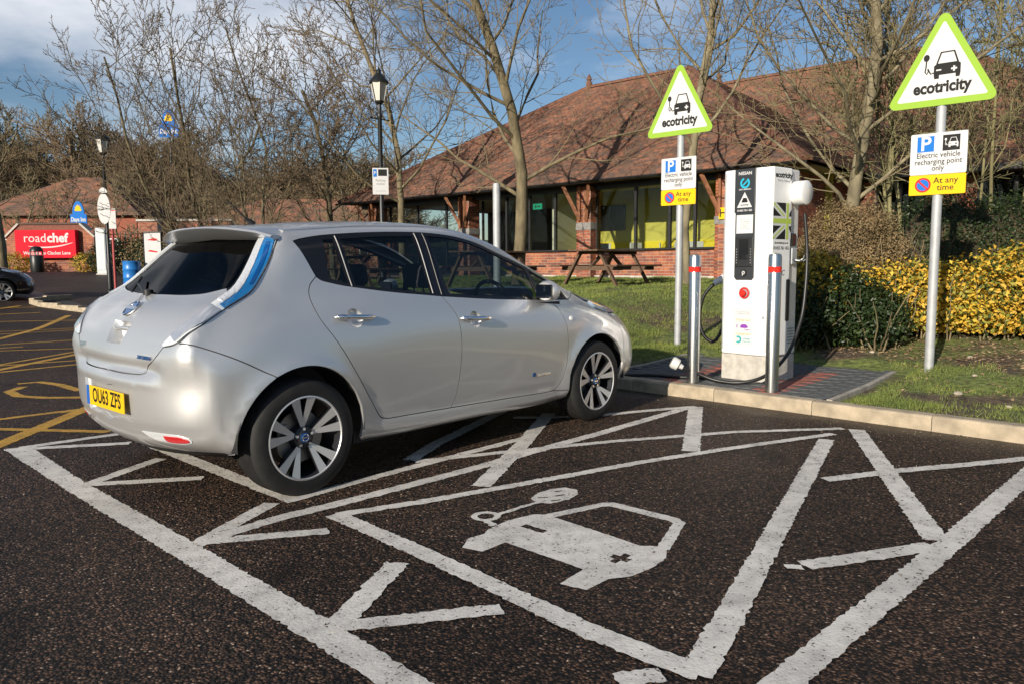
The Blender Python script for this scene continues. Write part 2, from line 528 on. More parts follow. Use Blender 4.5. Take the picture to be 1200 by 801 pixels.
WL, YL = MT.white_line, MT.yellow_line
Z1, Z2, Z3, Z4 = .0020, .0026, .0032, .0038
marking([[(-.79, 1.66), (-.64, 1.62), (-.72, .33), (-.76, -1.12), (-.80, -2.21), (-.85, -3.0), (-.90, -4.6), (-1.03, -4.6), (-.95, -2.7), (-.90, -1.3), (-.85, .22)]], WL, Z1, seed=1)
for i, (pts, w, z) in enumerate([
    ([(-.70, 1.62), (-.06, 1.56)], .085, Z2), ([(-.68, 1.56), (-.13, 1.18)], .085, Z3),
    ([(-.72, .285), (-.18, .56)], .085, Z2), ([(-.72, .27), (-.22, -.10)], .085, Z3),
    ([(-.78, -1.15), (-.21, -.85)], .09, Z2), ([(-.76, -1.11), (-.26, -1.445)], .085, Z3),
    ([(-.72, -1.12), (-.3, -1.10), (.04, -1.13), (.49, -1.15), (1.03, -1.17), (1.79, -1.17), (2.29, -1.18), (3.62, -1.165)], .088, Z4),
    ([(-.80, -2.28), (-.30, -2.0)], .10, Z2), ([(-.83, -2.28), (-.33, -2.63)], .085, Z3),
    ([(-.04, 1.3), (-.06, .63), (-.09, -.3), (-.105, -.92)], .10, Z1), ([(-.12, -.885), (.22, -.87), (.80, -.86), (1.9, -.86)], .075, Z2),
    ([(.86, -.72), (1.25, -.52), (2.62, .02)], .10, Z3),
    ([(.86, -.77), (1.47, -1.06), (2.17, -1.41), (3.01, -1.92), (3.66, -2.49)], .072, Z3),
    ([(.74, -1.48), (1.68, -.97), (2.66, -.41)], .115, Z2),
    ([(2.33, -.30), (2.74, -.72), (3.35, -.99), (3.75, -1.20)], .085, Z1),
    ([(3.74, -1.20), (2.26, -1.97)], .12, Z2),
    ([(-.10, -1.28), (.35, -1.45), (1.15, -1.69), (1.78, -1.87), (2.47, -2.12), (3.42, -2.50)], .072, Z3),
    ([(-.105, -1.26), (-.155, -1.98), (-.21, -2.53), (-.26, -2.98), (-.255, -3.40)], .10, Z1),
    ([(-.27, -3.385), (.12, -3.295), (1.26, -3.01), (3.20, -2.53)], .105, Z2),
    ([(3.68, -2.58), (1.48, -3.64)], .115, Z2),
    ([(2.15, -2.90), (2.62, -3.15), (3.05, -3.43), (3.50, -3.70)], .085, Z3),
    ([(3.6, -3.78), (2.9, -3.755), (1.5, -3.695), (.5, -3.64), (-.15, -3.605), (-1.3, -3.55)], .108, Z1),
    ([(.80, -3.305), (1.01, -3.43), (1.40, -3.65)], .095, Z3),
    ([(.735, -3.245), (.775, -3.31)], .05, Z2),
    ([(-.46, -3.22), (-.34, -3.31)], .08, Z2),
]):
    stroke(pts, w, WL, .0022 + .00015 * i, seed=10 + i)      # every stroke on its own level
# the electric-car symbol painted in the bay
body = [(.005, -2.08), (.10, -2.015), (.20, -2.03), (.25, -2.0), (.42, -1.985), (.56, -2.02), (.605, -2.07), (.60, -2.13), (.575, -2.40), (.55, -2.66), (.585, -2.72), (.585, -2.78), (.50, -2.825), (.36, -2.84), (.22, -2.815), (.15, -2.765), (.01, -2.765), (-.015, -2.65), (.165, -2.63), (.18, -2.18), (.03, -2.18)]
plus = [(.345, -2.635), (.345, -2.665), (.305, -2.665), (.305, -2.695), (.345, -2.695), (.345, -2.725), (.385, -2.725), (.385, -2.695), (.425, -2.695), (.425, -2.665), (.385, -2.665), (.385, -2.635)]
minus = [(.385, -2.09), (.425, -2.09), (.425, -2.23), (.385, -2.23)]
o = marking([body, plus, minus], WL, Z1, seed=90, name='symbol_car_body', amp=.002); o['label'] = 'white painted car front of the electric vehicle symbol'
marking([[(.585, -2.06), (.94, -2.17), (.995, -2.215), (.99, -2.60), (.955, -2.665), (.585, -2.79), (.575, -2.73), (.905, -2.62), (.925, -2.585), (.925, -2.235), (.90, -2.215), (.585, -2.125)]], WL, Z2, seed=95, name='symbol_windscreen', amp=.002)
ring = [(.385 + .075 * math.cos(a), -1.86 + .075 * math.sin(a)) for a in np.linspace(0, 2 * math.pi, 21)[:-1]]
rin = [(.385 + .043 * math.cos(a), -1.86 + .043 * math.sin(a)) for a in np.linspace(0, 2 * math.pi, 17)[:-1]]
marking([ring, rin], WL, Z2, seed=96, name='symbol_cable_loop', amp=.0015)
stroke([(.31, -1.99), (.335, -1.91)], .035, WL, Z3, seed=97, name='symbol_cable')
stroke([(.43, -1.885), (.60, -1.90), (.76, -1.915)], .03, WL, Z3, seed=98, name='symbol_cable')
pb = [(.72, -1.90), (.76, -1.835), (.86, -1.80), (.97, -1.81), (1.04, -1.85), (1.05, -1.93), (.99, -1.98), (.88, -2.005), (.76, -1.975)]
slots = [[(.94, -1.85), (.985, -1.87), (.98, -1.885), (.935, -1.865)], [(.88, -1.90), (.935, -1.925), (.93, -1.94), (.875, -1.915)], [(.80, -1.85), (.84, -1.89), (.83, -1.90), (.79, -1.86)], [(.80, -1.94), (.85, -1.965), (.845, -1.98), (.795, -1.955)]]
marking([pb] + slots, WL, Z1, seed=99, name='symbol_plug', amp=.0015)
# yellow hatching and wheelchair symbol of the bays beyond the car
for i, (pts, w) in enumerate([
    ([(-1.2, 2.95), (.14, 2.88)], .085), ([(-1.6, .95), (-.77, 1.84), (.10, 2.80), (.9, 3.7)], .13), ([(-1.2, 2.9), (-.6, 2.45), (-.08, 1.70)], .085), ([(-.05, 2.86), (1.2, 2.8), (3.6, 2.75)], .09),
    ([(.5, 4.0), (.50, 4.6), (.42, 5.0), (.22, 5.02)], .10), ([(.20, 4.75), (.0, 4.5), (-.02, 4.1), (.12, 3.8), (.40, 3.5)], .10),
    ([(-1.6, 6.0), (.40, 6.25), (1.4, 6.33), (3.6, 6.3)], .09), ([(-.4, 5.7), (.44, 6.51), (1.67, 7.58), (2.4, 8.2)], .12), ([(-.6, 6.9), (.56, 6.95), (1.3, 6.8), (3.0, 6.6)], .085), ([(-.4, 6.3), (.5, 7.0), (1.78, 7.96)], .085),
    ([(-.4, 9.0), (1.08, 8.99), (2.01, 8.41)], .09), ([(-.6, 9.5), (1.5, 9.4)], .09), ([(.2, 10.1), (1.35, 10.03), (3.6, 9.85)], .09),
    ([(.6, 9.6), (1.66, 11.25), (2.98, 13.42), (4.2, 15.6)], .13), ([(0, 12.4), (4.0, 12.2)], .09), ([(1.0, 13.2), (3.9, 12.6)], .09), ([(.4, 15.0), (2.62, 14.97), (3.98, 14.43)], .09),
    ([(.6, 16.5), (3.9, 16.6)], .09), ([(.5, 15.2), (2.0, 16.7), (4.0, 18.5)], .12), ([(1.0, 18.3), (4.2, 18.0)], .09), ([(.5, 21.8), (4.6, 21.8)], .09)]):
    stroke(pts, w, YL, .0020 + .00015 * i, seed=200 + i)

# ---- loose grit, seed husks and chips lying on the tarmac
MT.grit = mat('grit', (.36, .28, .20), .9, col2=(.10, .07, .05), vs=40)
Vs, Fs = [], []
rr = random.Random(12)
for k in range(900):
    if k < 420: x, y = kerb_x(-1) - abs(rr.gauss(0, .22)) - .02, rr.uniform(-5, 1.5); x += .055 * (y + 1)
    else: x, y = rr.uniform(-2.2, 4), rr.uniform(-4.2, 3)
    s = rr.uniform(.003, .009); a = rr.uniform(0, 6.28); bI = len(Vs)
    Vs += [(x + s * math.cos(a + q), y + s * .7 * math.sin(a + q), .004) for q in (0, 2.1, 4.2)] + [(x, y, .004 + s)]
    Fs += [(bI, bI + 1, bI + 3), (bI + 1, bI + 2, bI + 3), (bI + 2, bI, bI + 3)]
setp(fastmesh('road_grit', Vs, Fs, MT.grit), 'loose grit and husks scattered over the tarmac', 'grit', kind='stuff')

# ---- kerb stones
MT.kerb = mat('kerb_concrete', (.40, .33, .235), .85, var=.22, vs=7, bump=.4, bs=120)
kerb = setp(empty('kerb'), kind='structure')
b = MB(); hw = .4545
prof = [(0, -.06), (0, .098), (.008, .112), (.022, .118), (.125, .118), (.125, -.06)]
n = len(prof)
for y in (-hw, hw): b.V += [(p[0], y, p[1]) for p in prof]
b.F = [tuple(range(n))[::-1], tuple(range(n, 2 * n))] + [(i, i + 1, n + i + 1, n + i) for i in range(n - 1)]
b.I = [0] * len(b.F)
k0 = b.build('kerb_stone', MT.kerb, kerb)
for i in range(-13, 17):
    o = k0 if i == -13 else k0.copy()
    if i != -13: COL.objects.link(o); o.parent = kerb
    y = -1.645 + i * .914 + .0
    o.location = (kerb_x(y), y, .002 * math.sin(i * 2.1))
    o.rotation_euler = (0, R(.3 * math.sin(i * 1.7)), -math.atan(.055))
MT.soil = mat('soil', (.085, .058, .038), .95, var=.35, vs=6, bump=.6, bs=25)
# island kerb by the far bays
isl = setp(empty('island_kerb'), kind='structure')
ip = [(6.4, 13.6), (5.6, 14.0), (5.0, 14.6), (4.80, 15.45), (4.66, 16.35), (4.48, 17.25), (4.30, 18.15), (4.35, 19.0), (4.9, 19.7), (5.7, 20.1)]
for (ax, ay), (bx_, by_) in zip(ip, ip[1:]):
    o = k0.copy(); COL.objects.link(o); o.parent = isl
    my = (ay + by_) / 2; dl = math.hypot(bx_ - ax, by_ - ay)
    o.location = ((ax + bx_) / 2, my, float(ry(my)) + .01); o.rotation_euler = (0, 0, math.atan2(by_ - ay, bx_ - ax) - math.pi / 2); o.scale = (1, dl / .909, 1)

# ---- lawn bank
def lawnmat():
    m = bpy.data.materials.new('lawn'); m.use_nodes = True
    nt = m.node_tree; N, L = nt.nodes, nt.links
    b = N['Principled BSDF']; b.inputs['Roughness'].default_value = .95
    t = N.new('ShaderNodeTexCoord')
    n1 = N.new('ShaderNodeTexNoise'); n1.inputs['Scale'].default_value = .9; n1.inputs['Detail'].default_value = 6
    n2 = N.new('ShaderNodeTexNoise'); n2.inputs['Scale'].default_value = 14; n2.inputs['Detail'].default_value = 6
    for n in (n1, n2): L.new(t.outputs['Object'], n.inputs['Vector'])
    g = N.new('ShaderNodeValToRGB'); g.color_ramp.elements[0].color = (.075, .10, .024, 1); g.color_ramp.elements[1].color = (.20, .235, .055, 1)
    g.color_ramp.elements[0].position = .35; g.color_ramp.elements[1].position = .65
    s = N.new('ShaderNodeValToRGB'); s.color_ramp.elements[0].color = (.045, .030, .020, 1); s.color_ramp.elements[1].color = (.17, .12, .075, 1)
    s.color_ramp.elements[0].position = .35; s.color_ramp.elements[1].position = .68
    L.new(n2.outputs['Fac'], g.inputs['Fac']); L.new(n2.outputs['Fac'], s.inputs['Fac'])
    f = N.new('ShaderNodeMapRange'); f.inputs['From Min'].default_value = .40; f.inputs['From Max'].default_value = .52
    L.new(n1.outputs['Fac'], f.inputs['Value'])
    mx = N.new('ShaderNodeMix'); mx.data_type = 'RGBA'
    L.new(f.outputs[0], mx.inputs[0]); L.new(s.outputs[0], mx.inputs[6]); L.new(g.outputs[0], mx.inputs[7])
    L.new(mx.outputs[2], b.inputs['Base Color'])
    bp = N.new('ShaderNodeBump'); bp.inputs['Strength'].default_value = .8; bp.inputs['Distance'].default_value = .03
    L.new(n2.outputs['Fac'], bp.inputs['Height']); L.new(bp.outputs[0], b.inputs['Normal'])
    return m
MT.lawn = lawnmat()
def lawn_h(x, y):
    z = lawn_z(x, y)
    w = .03 * np.sin(x * 2.3 + y * 1.1) * np.sin(y * 2.9 - x) + .015 * np.sin(x * 7.1) * np.sin(y * 6.3 + x * 2)
    pad = (x < 6.4) & (y > -2.45) & (y < .35)
    near = np.clip((x - (4.11 + .055 * (y + .9)) - .12) / .5, 0, 1)
    return z + w * np.where(pad, 0, near) - np.where(pad, .03, 0)
t = np.concatenate([np.linspace(0, 12, 97), np.linspace(12.5, 40, 30)])
ys = np.concatenate([np.linspace(-14, 14.5, 190)])
Tg, Yg = np.meshgrid(t, ys, indexing='ij')
Xg = kerb_x(Yg) + .12 + Tg
Zg = lawn_h(Xg, Yg)
V = np.stack([Xg, Yg, Zg], -1).reshape(-1, 3)
ny = len(ys); i, j = np.meshgrid(np.arange(len(t) - 1), np.arange(ny - 1), indexing='ij'); a = (i * ny + j).ravel()
lawn = setp(fastmesh('lawn', V, np.stack([a, a + ny, a + ny + 1, a + 1], -1), MT.lawn, smooth=True), kind='structure')

def lz(x, y): return float(lawn_h(np.array(float(x)), np.array(float(y))))

# grass blades where the turf is thick, bare soil elsewhere
def turf(x, y):
    n = mnoise.noise(Vector((x * .9, y * .9, 3.3))) + .5 * mnoise.noise(Vector((x * 2.3, y * 2.3, 1.3)))
    if x > 7.0 and y < -.4: n -= .9            # under the shrubs
    elif 5.6 < x < 7.0 and y < -1.5: n -= .12
    if x < kerb_x(y) + .55: n += .18
    if y < -2.2: n -= .16
    if y > -2.3 and y < .28 and x < 6.3: n -= 3
    if x > 6 and y > 1.2: n += .5
    return n
MT.blade = mat('grass_blades', (.22, .255, .05), .7, col2=(.10, .14, .028), vs=2.5)
Vs, Fs = [], []
cnt = 0
rr = random.Random(3)
while cnt < 130000:
    if rr.random() < .5:
        y = rr.uniform(-5.2, 1.5); x = kerb_x(y) + .13 + abs(rr.gauss(0, 1.9))
    else:
        x = rr.uniform(5.5, 15); y = rr.uniform(.6, 13)
    tf = turf(x, y)
    if rr.random() > (tf + .25) * 1.6: continue
    z = lz(x, y) - .004
    dist = math.hypot(x + 2.3, y + 4.5)
    h = rr.uniform(.018, .058); w = .0028 * max(1, dist / 8)
    a = rr.uniform(0, 6.283); lx, ly = rr.gauss(0, .5) * h, rr.gauss(0, .5) * h
    bI = len(Vs)
    ca, sa = math.cos(a) * w, math.sin(a) * w
    Vs += [(x - ca, y - sa, z), (x + ca, y + sa, z), (x + lx, y + ly, z + h)]
    Fs.append((bI, bI + 1, bI + 2))
    cnt += 1
setp(fastmesh('grass', Vs, Fs, MT.blade), 'short green grass growing on the lawn bank behind the kerb', 'grass', kind='stuff')
# fallen leaves and small stones on the bare soil
MT.litter = mat('leaf_litter', (.42, .30, .17), .8, col2=(.15, .085, .045), vs=20)
Vs, Fs = [], []
for k in range(6500):
    if k < 2200: x, y = rr.uniform(5.0, 8.6), rr.uniform(-4.6, -.2)
    elif k < 5800: x, y = 7.3 + rr.gauss(0, .45), rr.uniform(-5.0, -.3)
    else: x, y = rr.uniform(5.5, 12), rr.uniform(.3, 6)
    if y > -2.3 and x < 6.3 and y < .28 and rr.random() < .9: continue
    z = lz(x, y) + .006; s = rr.uniform(.008, .028); a = rr.uniform(0, 6.28); q = rr.uniform(-.5, .5)
    bI = len(Vs); c, d = math.cos(a) * s, math.sin(a) * s
    Vs += [(x - c, y - d, z), (x + d * .5, y - c * .5, z + q * s), (x + c, y + d, z + abs(q) * s), (x - d * .5, y + c * .5, z - q * s * .3 + .004)]
    Fs.append((bI, bI + 1, bI + 2, bI + 3))
setp(fastmesh('leaf_litter', Vs, Fs, MT.litter), 'dry brown leaves scattered over the bare soil of the bank', 'leaf litter', kind='stuff')
MT.stone = mat('pale_stone', (.42, .36, .28), .9, var=.25, vs=30)
for k, (x, y, s) in enumerate([(5.22, -2.93, .05), (4.95, -3.35, .035), (6.0, -2.9, .03), (5.5, -1.9, .02), (6.9, -1.7, .04), (7.3, -2.6, .035), (6.6, -3.4, .03), (5.0, -3.62, .03), (7.0, -1.2, .035), (7.6, -1.6, .03)]):
    b = MB(); r2 = random.Random(k)
    b.lathe([(.001, -.5), (.7, -.42), (1, 0), (.75, .45), (.001, .6)], n=7)
    b.V = [(v[0] * s * r2.uniform(.8, 1.2), v[1] * s * .75 * r2.uniform(.8, 1.2), v[2] * s * .8) for v in b.V]
    o = b.build('stone', MT.stone, lawn, smooth=60)
    o.location = (x, y, lz(x, y) + s * .2); o.rotation_euler = (0, 0, k)

# ---- block paving round the charger
MT.paver = mat('grey_paver', (.10, .105, .105), .85, var=.35, vs=9, bump=.3, bs=150)
MT.paver_red = mat('red_paver', (.30, .105, .08), .85, var=.2, vs=9, bump=.3, bs=150)
pad = setp(empty('charger_paving'), kind='structure')
b = MB(); b.box((0, 0, -.03), (.096, .196, .06)); pv = b.build('paver', MT.paver, pad, bevel=.003)
me_red = pv.data.copy(); me_red.materials.clear(); me_red.materials.append(MT.paver_red)
k = 0
for i in range(20):
    for j in range(11):
        y = -2.05 + j * .2 + (.1 if i % 2 else 0); x0 = kerb_x(y) + .125 + .055
        x = x0 + i * .1
        if x > 6.12: continue
        o = pv if k == 0 else pv.copy()
        if k: COL.objects.link(o); o.parent = pad
        red = (abs(y + 1.62) < .115 and i < 15) or (abs(y + .62) < .115 and i < 15)
        if red: o.data = me_red
        o.location = (x, y, .120 + .0025 * math.sin(i * 3.1 + j * 1.7) + max(0, x - 5.2) * .028)
        o.rotation_euler = (R(.4 * math.sin(i + j * 2)), R(-1.6 if x > 5.2 else 0), -math.atan(.055))
        k += 1
b = MB(); b.box((0, 0, -.03), (.096, .096, .06)); hv = b.build('half_paver', MT.paver, pad, bevel=.003)
k = 0
for i in range(1, 20, 2):
    for y in (-2.10, .10):
        o = hv if k == 0 else hv.copy()
        if k: COL.objects.link(o); o.parent = pad
        x = kerb_x(y) + .18 + i * .1
        o.location = (x, y, .120 + max(0, x - 5.2) * .028); o.rotation_euler = (0, R(-1.6 if x > 5.2 else 0), -math.atan(.055)); k += 1
MT.edging = mat('edging_concrete', (.36, .33, .28), .9, var=.2, vs=12)
for y in (-2.2, .20):
    b = MB()
    x0, x1 = kerb_x(y) + .13, 6.15
    b.beam((x0, y, .095), (5.2, y + .02, .095), .05, .06); b.beam((5.2, y + .02, .095), (x1, y + .05, .12), .05, .06)
    b.build('edging', MT.edging, pad, bevel=.004)
# ================================================================== silver hatchback
# control net of the half body: 12 rows (sill to roof centre line) x 15 columns (rear centre round the side to front centre)
CARNET = np.array([
# c0 rear centre ... c14 front centre
[(-.56,0,.27),(-.53,.33,.27),(-.44,.60,.27),(-.36,.755,.27),(-.25,.80,.26),(0,.80,.25),(.42,.77,.215),(.95,.76,.21),(1.5,.77,.205),(2.1,.77,.20),(2.65,.80,.24),(3.05,.78,.26),(3.3,.66,.24),(3.48,.40,.22),(3.55,0,.21)],
[(-.67,0,.36),(-.65,.34,.36),(-.57,.635,.355),(-.44,.795,.35),(-.28,.845,.33),(0,.86,.30),(.42,.83,.25),(.95,.83,.235),(1.5,.83,.235),(2.1,.83,.23),(2.65,.86,.30),(3.1,.83,.32),(3.40,.70,.31),(3.60,.42,.30),(3.68,0,.29)],
[(-.70,0,.50),(-.68,.35,.50),(-.615,.66,.50),(-.48,.815,.50),(-.30,.865,.46),(0,.882,.40),(.42,.855,.36),(.95,.845,.32),(1.5,.845,.31),(2.1,.85,.31),(2.65,.882,.42),(3.12,.855,.42),(3.44,.72,.42),(3.64,.43,.42),(3.725,0,.42)],
[(-.70,0,.66),(-.68,.35,.66),(-.62,.66,.66),(-.50,.81,.66),(-.31,.872,.60),(0,.888,.55),(.42,.870,.52),(.95,.858,.46),(1.5,.86,.45),(2.1,.865,.45),(2.65,.888,.55),(3.13,.86,.55),(3.43,.72,.55),(3.64,.43,.55),(3.725,0,.55)],
[(-.665,0,.80),(-.645,.34,.80),(-.625,.695,.80),(-.525,.795,.80),(-.32,.862,.74),(0,.888,.70),(.42,.882,.68),(.95,.872,.62),(1.5,.877,.61),(2.1,.878,.60),(2.65,.88,.68),(3.13,.84,.68),(3.40,.70,.66),(3.60,.42,.66),(3.68,0,.66)],
[(-.61,0,.92),(-.59,.33,.92),(-.578,.688,.92),(-.478,.765,.92),(-.29,.83,.88),(0,.868,.84),(.42,.878,.82),(.95,.880,.78),(1.5,.882,.76),(2.1,.88,.74),(2.65,.86,.79),(3.10,.79,.79),(3.34,.66,.77),(3.52,.40,.76),(3.59,0,.76)],
[(-.52,0,1.03),(-.495,.32,1.03),(-.478,.668,1.035),(-.362,.730,1.05),(-.20,.78,1.02),(0,.82,.97),(.42,.845,.96),(.95,.862,.93),(1.5,.862,.91),(2.1,.855,.88),(2.65,.82,.89),(3.05,.72,.88),(3.22,.60,.87),(3.36,.36,.86),(3.42,0,.86)],
[(-.39,0,1.10),(-.365,.31,1.105),(-.338,.638,1.12),(-.228,.708,1.14),(-.09,.735,1.14),(.06,.76,1.11),(.42,.79,1.09),(.95,.81,1.055),(1.5,.805,1.03),(2.1,.80,.985),(2.6,.76,.97),(2.9,.64,.96),(3.0,.52,.955),(3.1,.30,.95),(3.15,0,.95)],
[(-.23,0,1.265),(-.21,.29,1.265),(-.172,.580,1.27),(-.095,.676,1.27),(-.01,.71,1.26),(.12,.725,1.25),(.42,.74,1.23),(.95,.745,1.24),(1.5,.735,1.21),(2.0,.735,1.13),(2.42,.70,1.09),(2.6,.58,1.06),(2.70,.46,1.05),(2.78,.26,1.05),(2.82,0,1.05)],
[(-.07,0,1.42),(-.055,.27,1.42),(-.02,.52,1.415),(.02,.635,1.41),(.08,.665,1.40),(.20,.675,1.405),(.47,.672,1.42),(.95,.67,1.43),(1.40,.66,1.425),(1.75,.64,1.36),(2.05,.62,1.28),(2.2,.50,1.26),(2.30,.38,1.25),(2.36,.21,1.25),(2.38,0,1.25)],
[(.06,0,1.485),(.075,.24,1.483),(.11,.42,1.478),(.17,.50,1.475),(.27,.51,1.483),(.42,.51,1.495),(.66,.505,1.512),(1.0,.50,1.525),(1.32,.49,1.52),(1.60,.48,1.48),(1.80,.46,1.44),(1.92,.39,1.42),(2.0,.29,1.405),(2.04,.16,1.40),(2.06,0,1.40)],
[(.14,0,1.505),(.17,0,1.508),(.22,0,1.513),(.29,0,1.519),(.40,0,1.53),(.54,0,1.54),(.75,0,1.551),(1.0,0,1.556),(1.28,0,1.55),(1.50,0,1.53),(1.66,0,1.51),(1.76,0,1.495),(1.83,0,1.482),(1.88,0,1.472),(1.92,0,1.462)],
], float)

def car_surface(NET, su=8, sv=8):
    Rn, C, _ = NET.shape
    Mi = np.array([1, -1, 1.])
    full = np.concatenate([NET, (NET[:, 1:-1] * Mi)[:, ::-1]], 1)
    ext = np.concatenate([full, (full[:-1] * Mi)[::-1]], 0)
    n = ext.shape[1]; m = ext.shape[0]
    A = np.eye(n) * 4 / 6 + np.roll(np.eye(n), 1, 0) / 6 + np.roll(np.eye(n), -1, 0) / 6
    c1 = np.einsum('ij,rjk->rik', np.linalg.inv(A), ext)
    B = np.zeros((m + 2, m + 2)); B[0, :3] = [1, -2, 1]; B[-1, -3:] = [1, -2, 1]
    for i in range(m): B[i + 1, i:i + 3] = [1 / 6, 4 / 6, 1 / 6]
    z = np.zeros((1, n, 3))
    c2 = np.einsum('ij,jck->ick', np.linalg.inv(B), np.concatenate([z, c1, z], 0))
    bs = lambda t: ((1 - t) ** 3 / 6, (3 * t ** 3 - 6 * t * t + 4) / 6, (-3 * t ** 3 + 3 * t * t + 3 * t + 1) / 6, t ** 3 / 6)
    us = np.arange((C - 1) * su + 1) / su; vs = np.arange((Rn - 1) * sv + 1) / sv
    WU = np.zeros((len(us), n)); WV = np.zeros((len(vs), m + 2))
    for k, u in enumerate(us):
        i = min(int(u), C - 1)
        for j, w in enumerate(bs(u - i)): WU[k, (i - 1 + j) % n] += w
    for k, v in enumerate(vs):
        i = min(int(v), Rn - 1)
        for j, w in enumerate(bs(v - i)): WV[k, i + j] += w
    return np.einsum('vr,rck,uc->vuk', WV, c2, WU)

HUB_R, HUB_F, HUB_Z = 0.0, 2.70, .322
ARCH_R = (0.0, .33, .388); ARCH_F = (2.715, .33, .373)
P = car_surface(CARNET, 10, 10)
# pressed shapes: flared arch lips, tailgate shelf, crease at the rear bumper corner
X_, Y_, Z_ = P[..., 0], P[..., 1], P[..., 2]
side = np.clip((Y_ - .70) / .08, 0, 1)
for cx, cz, r in (ARCH_R, ARCH_F):
    d = np.hypot(X_ - cx, Z_ - cz)
    P[..., 1] += side * .016 * np.exp(-((d - r) / .035) ** 2) * (d > r - .06)
    P[..., 1] -= side * .005 * np.exp(-((d - r - .10) / .06) ** 2)
rear = np.clip((-.45 - X_) / .12, 0, 1) * np.clip((.60 - Y_) / .12, 0, 1)
P[..., 0] += rear * .028 * np.exp(-((Z_ - .725) / .030) ** 2)
P[..., 0] -= rear * .010 * np.exp(-((Z_ - .655) / .022) ** 2)
q = np.exp(-((X_ + .48) / .045) ** 2) * np.clip((.80 - Z_) / .08, 0, 1) * np.clip((Z_ - .33) / .08, 0, 1)
P[..., 1] += q * .010
q = np.exp(-((Z_ - .40) / .03) ** 2) * np.clip((-.30 - X_) / .1, 0, 1)
P[..., 0] += q * .006
# lower door feature line
q = np.exp(-((Z_ - .345) / .02) ** 2) * np.clip((X_ - .45) / .1, 0, 1) * np.clip((2.25 - X_) / .1, 0, 1) * (Y_ > .7)
P[..., 1] -= q * .006
gu = np.gradient(P, axis=1); gv = np.gradient(P, axis=0)
NRM = np.cross(gv, gu); NRM /= np.maximum(np.linalg.norm(NRM, axis=-1, keepdims=True), 1e-9)
ctr = np.array([1.2, 0, .7])
flip = ((P - ctr) * NRM).sum(-1) < 0
if flip.mean() > .5: NRM = -NRM
for idx in ((slice(None), 0), (slice(None), -1), (-1, slice(None))):
    NRM[idx][..., 1] = 0
NRM /= np.maximum(np.linalg.norm(NRM, axis=-1, keepdims=True), 1e-9)
nv_, nu_, _ = P.shape
SV, SN, ST = [], [], []
for s in (-1, 1):
    base = len(SV) * 0 + (0 if s == -1 else nv_ * nu_)
    SV.append((P * np.array([1, s, 1])).reshape(-1, 3)); SN.append((NRM * np.array([1, s, 1])).reshape(-1, 3))
    i, j = np.meshgrid(np.arange(nv_ - 1), np.arange(nu_ - 1), indexing='ij'); a = (base + i * nu_ + j).ravel()
    ST += [np.stack([a, a + 1, a + nu_ + 1], -1), np.stack([a, a + nu_ + 1, a + nu_], -1)]
SV = np.concatenate(SV); SN = np.concatenate(SN); ST = np.concatenate(ST)
TREE = BVHTree.FromPolygons([tuple(v) for v in SV], [tuple(int(k) for k in t) for t in ST])

def at_face(loc, fi):
    t = ST[fi]; a, b, c = SV[t]
    p = np.array(loc)
    v0, v1, v2 = b - a, c - a, p - a
    d00, d01, d11, d20, d21 = v0 @ v0, v0 @ v1, v1 @ v1, v2 @ v0, v2 @ v1
    den = d00 * d11 - d01 * d01
    if abs(den) < 1e-14: n = SN[t[0]]
    else:
        v = (d11 * d20 - d01 * d21) / den; w = (d00 * d21 - d01 * d20) / den
        n = SN[t[0]] * (1 - v - w) + SN[t[1]] * v + SN[t[2]] * w
    return p, n / np.linalg.norm(n)

def snap(p):
    h = TREE.find_nearest(Vector(p))
    return at_face(h[0], h[2])

PROJ = {
    'side': (lambda p: (p[0], p[2]), lambda u, v: ((u, -3, v), (0, 1, 0))),
    'rear': (lambda p: (p[1], p[2]), lambda u, v: ((-3, u, v), (1, 0, 0))),
    'front': (lambda p: (p[1], p[2]), lambda u, v: ((6, u, v), (-1, 0, 0))),
    'top': (lambda p: (p[0], p[1]), lambda u, v: ((u, v, 4), (0, 0, -1))),
    'diag': (lambda p: ((p[0] - p[1]) * .70711, p[2]), lambda u, v: ((u * .70711 - 2.1, -u * .70711 - 2.1, v), (.70711, .70711, 0))),
    'diagf': (lambda p: ((p[0] + p[1]) * .70711, p[2]), lambda u, v: ((u * .70711 + 4, u * .70711 - 4, v), (-.70711, .70711, 0))),
    'cyl': (lambda p: (.75 * math.atan2(-p[1], .25 - p[0]), p[2]), lambda u, v: ((.25 - 4 * math.cos(u / .75), -4 * math.sin(u / .75), v), (math.cos(u / .75), math.sin(u / .75), 0))),
    'cylf': (lambda p: (.75 * math.atan2(-p[1], p[0] - 2.75), p[2]), lambda u, v: ((2.75 + 4 * math.cos(u / .75), -4 * math.sin(u / .75), v), (-math.cos(u / .75), math.sin(u / .75), 0))),
}

def crv(pts, step=.018, snapit=True, smooth=True):
    """smooth 3-D line through pts, laid on the body surface"""
    p = [np.array(q, float) for q in pts]
    out = []
    n = len(p)
    for i in range(n - 1):
        a, b = p[i], p[i + 1]
        k = max(2, int(np.linalg.norm(b - a) / step))
        m0 = (p[i + 1] - p[i - 1]) / 2 if i > 0 else b - a
        m1 = (p[i + 2] - p[i]) / 2 if i + 2 < n else b - a
        if not smooth: m0 = m1 = b - a
        L = np.linalg.norm(b - a)
        for m in (m0, m1):
            l = np.linalg.norm(m)
            if l > L: m *= L / l
        for j in range(k):
            t = j / k
            out.append((2 * t ** 3 - 3 * t * t + 1) * a + (t ** 3 - 2 * t * t + t) * m0 + (-2 * t ** 3 + 3 * t * t) * b + (t ** 3 - t * t) * m1)
    out.append(p[-1])
    if snapit: out = [snap(q)[0] for q in out]
    return out

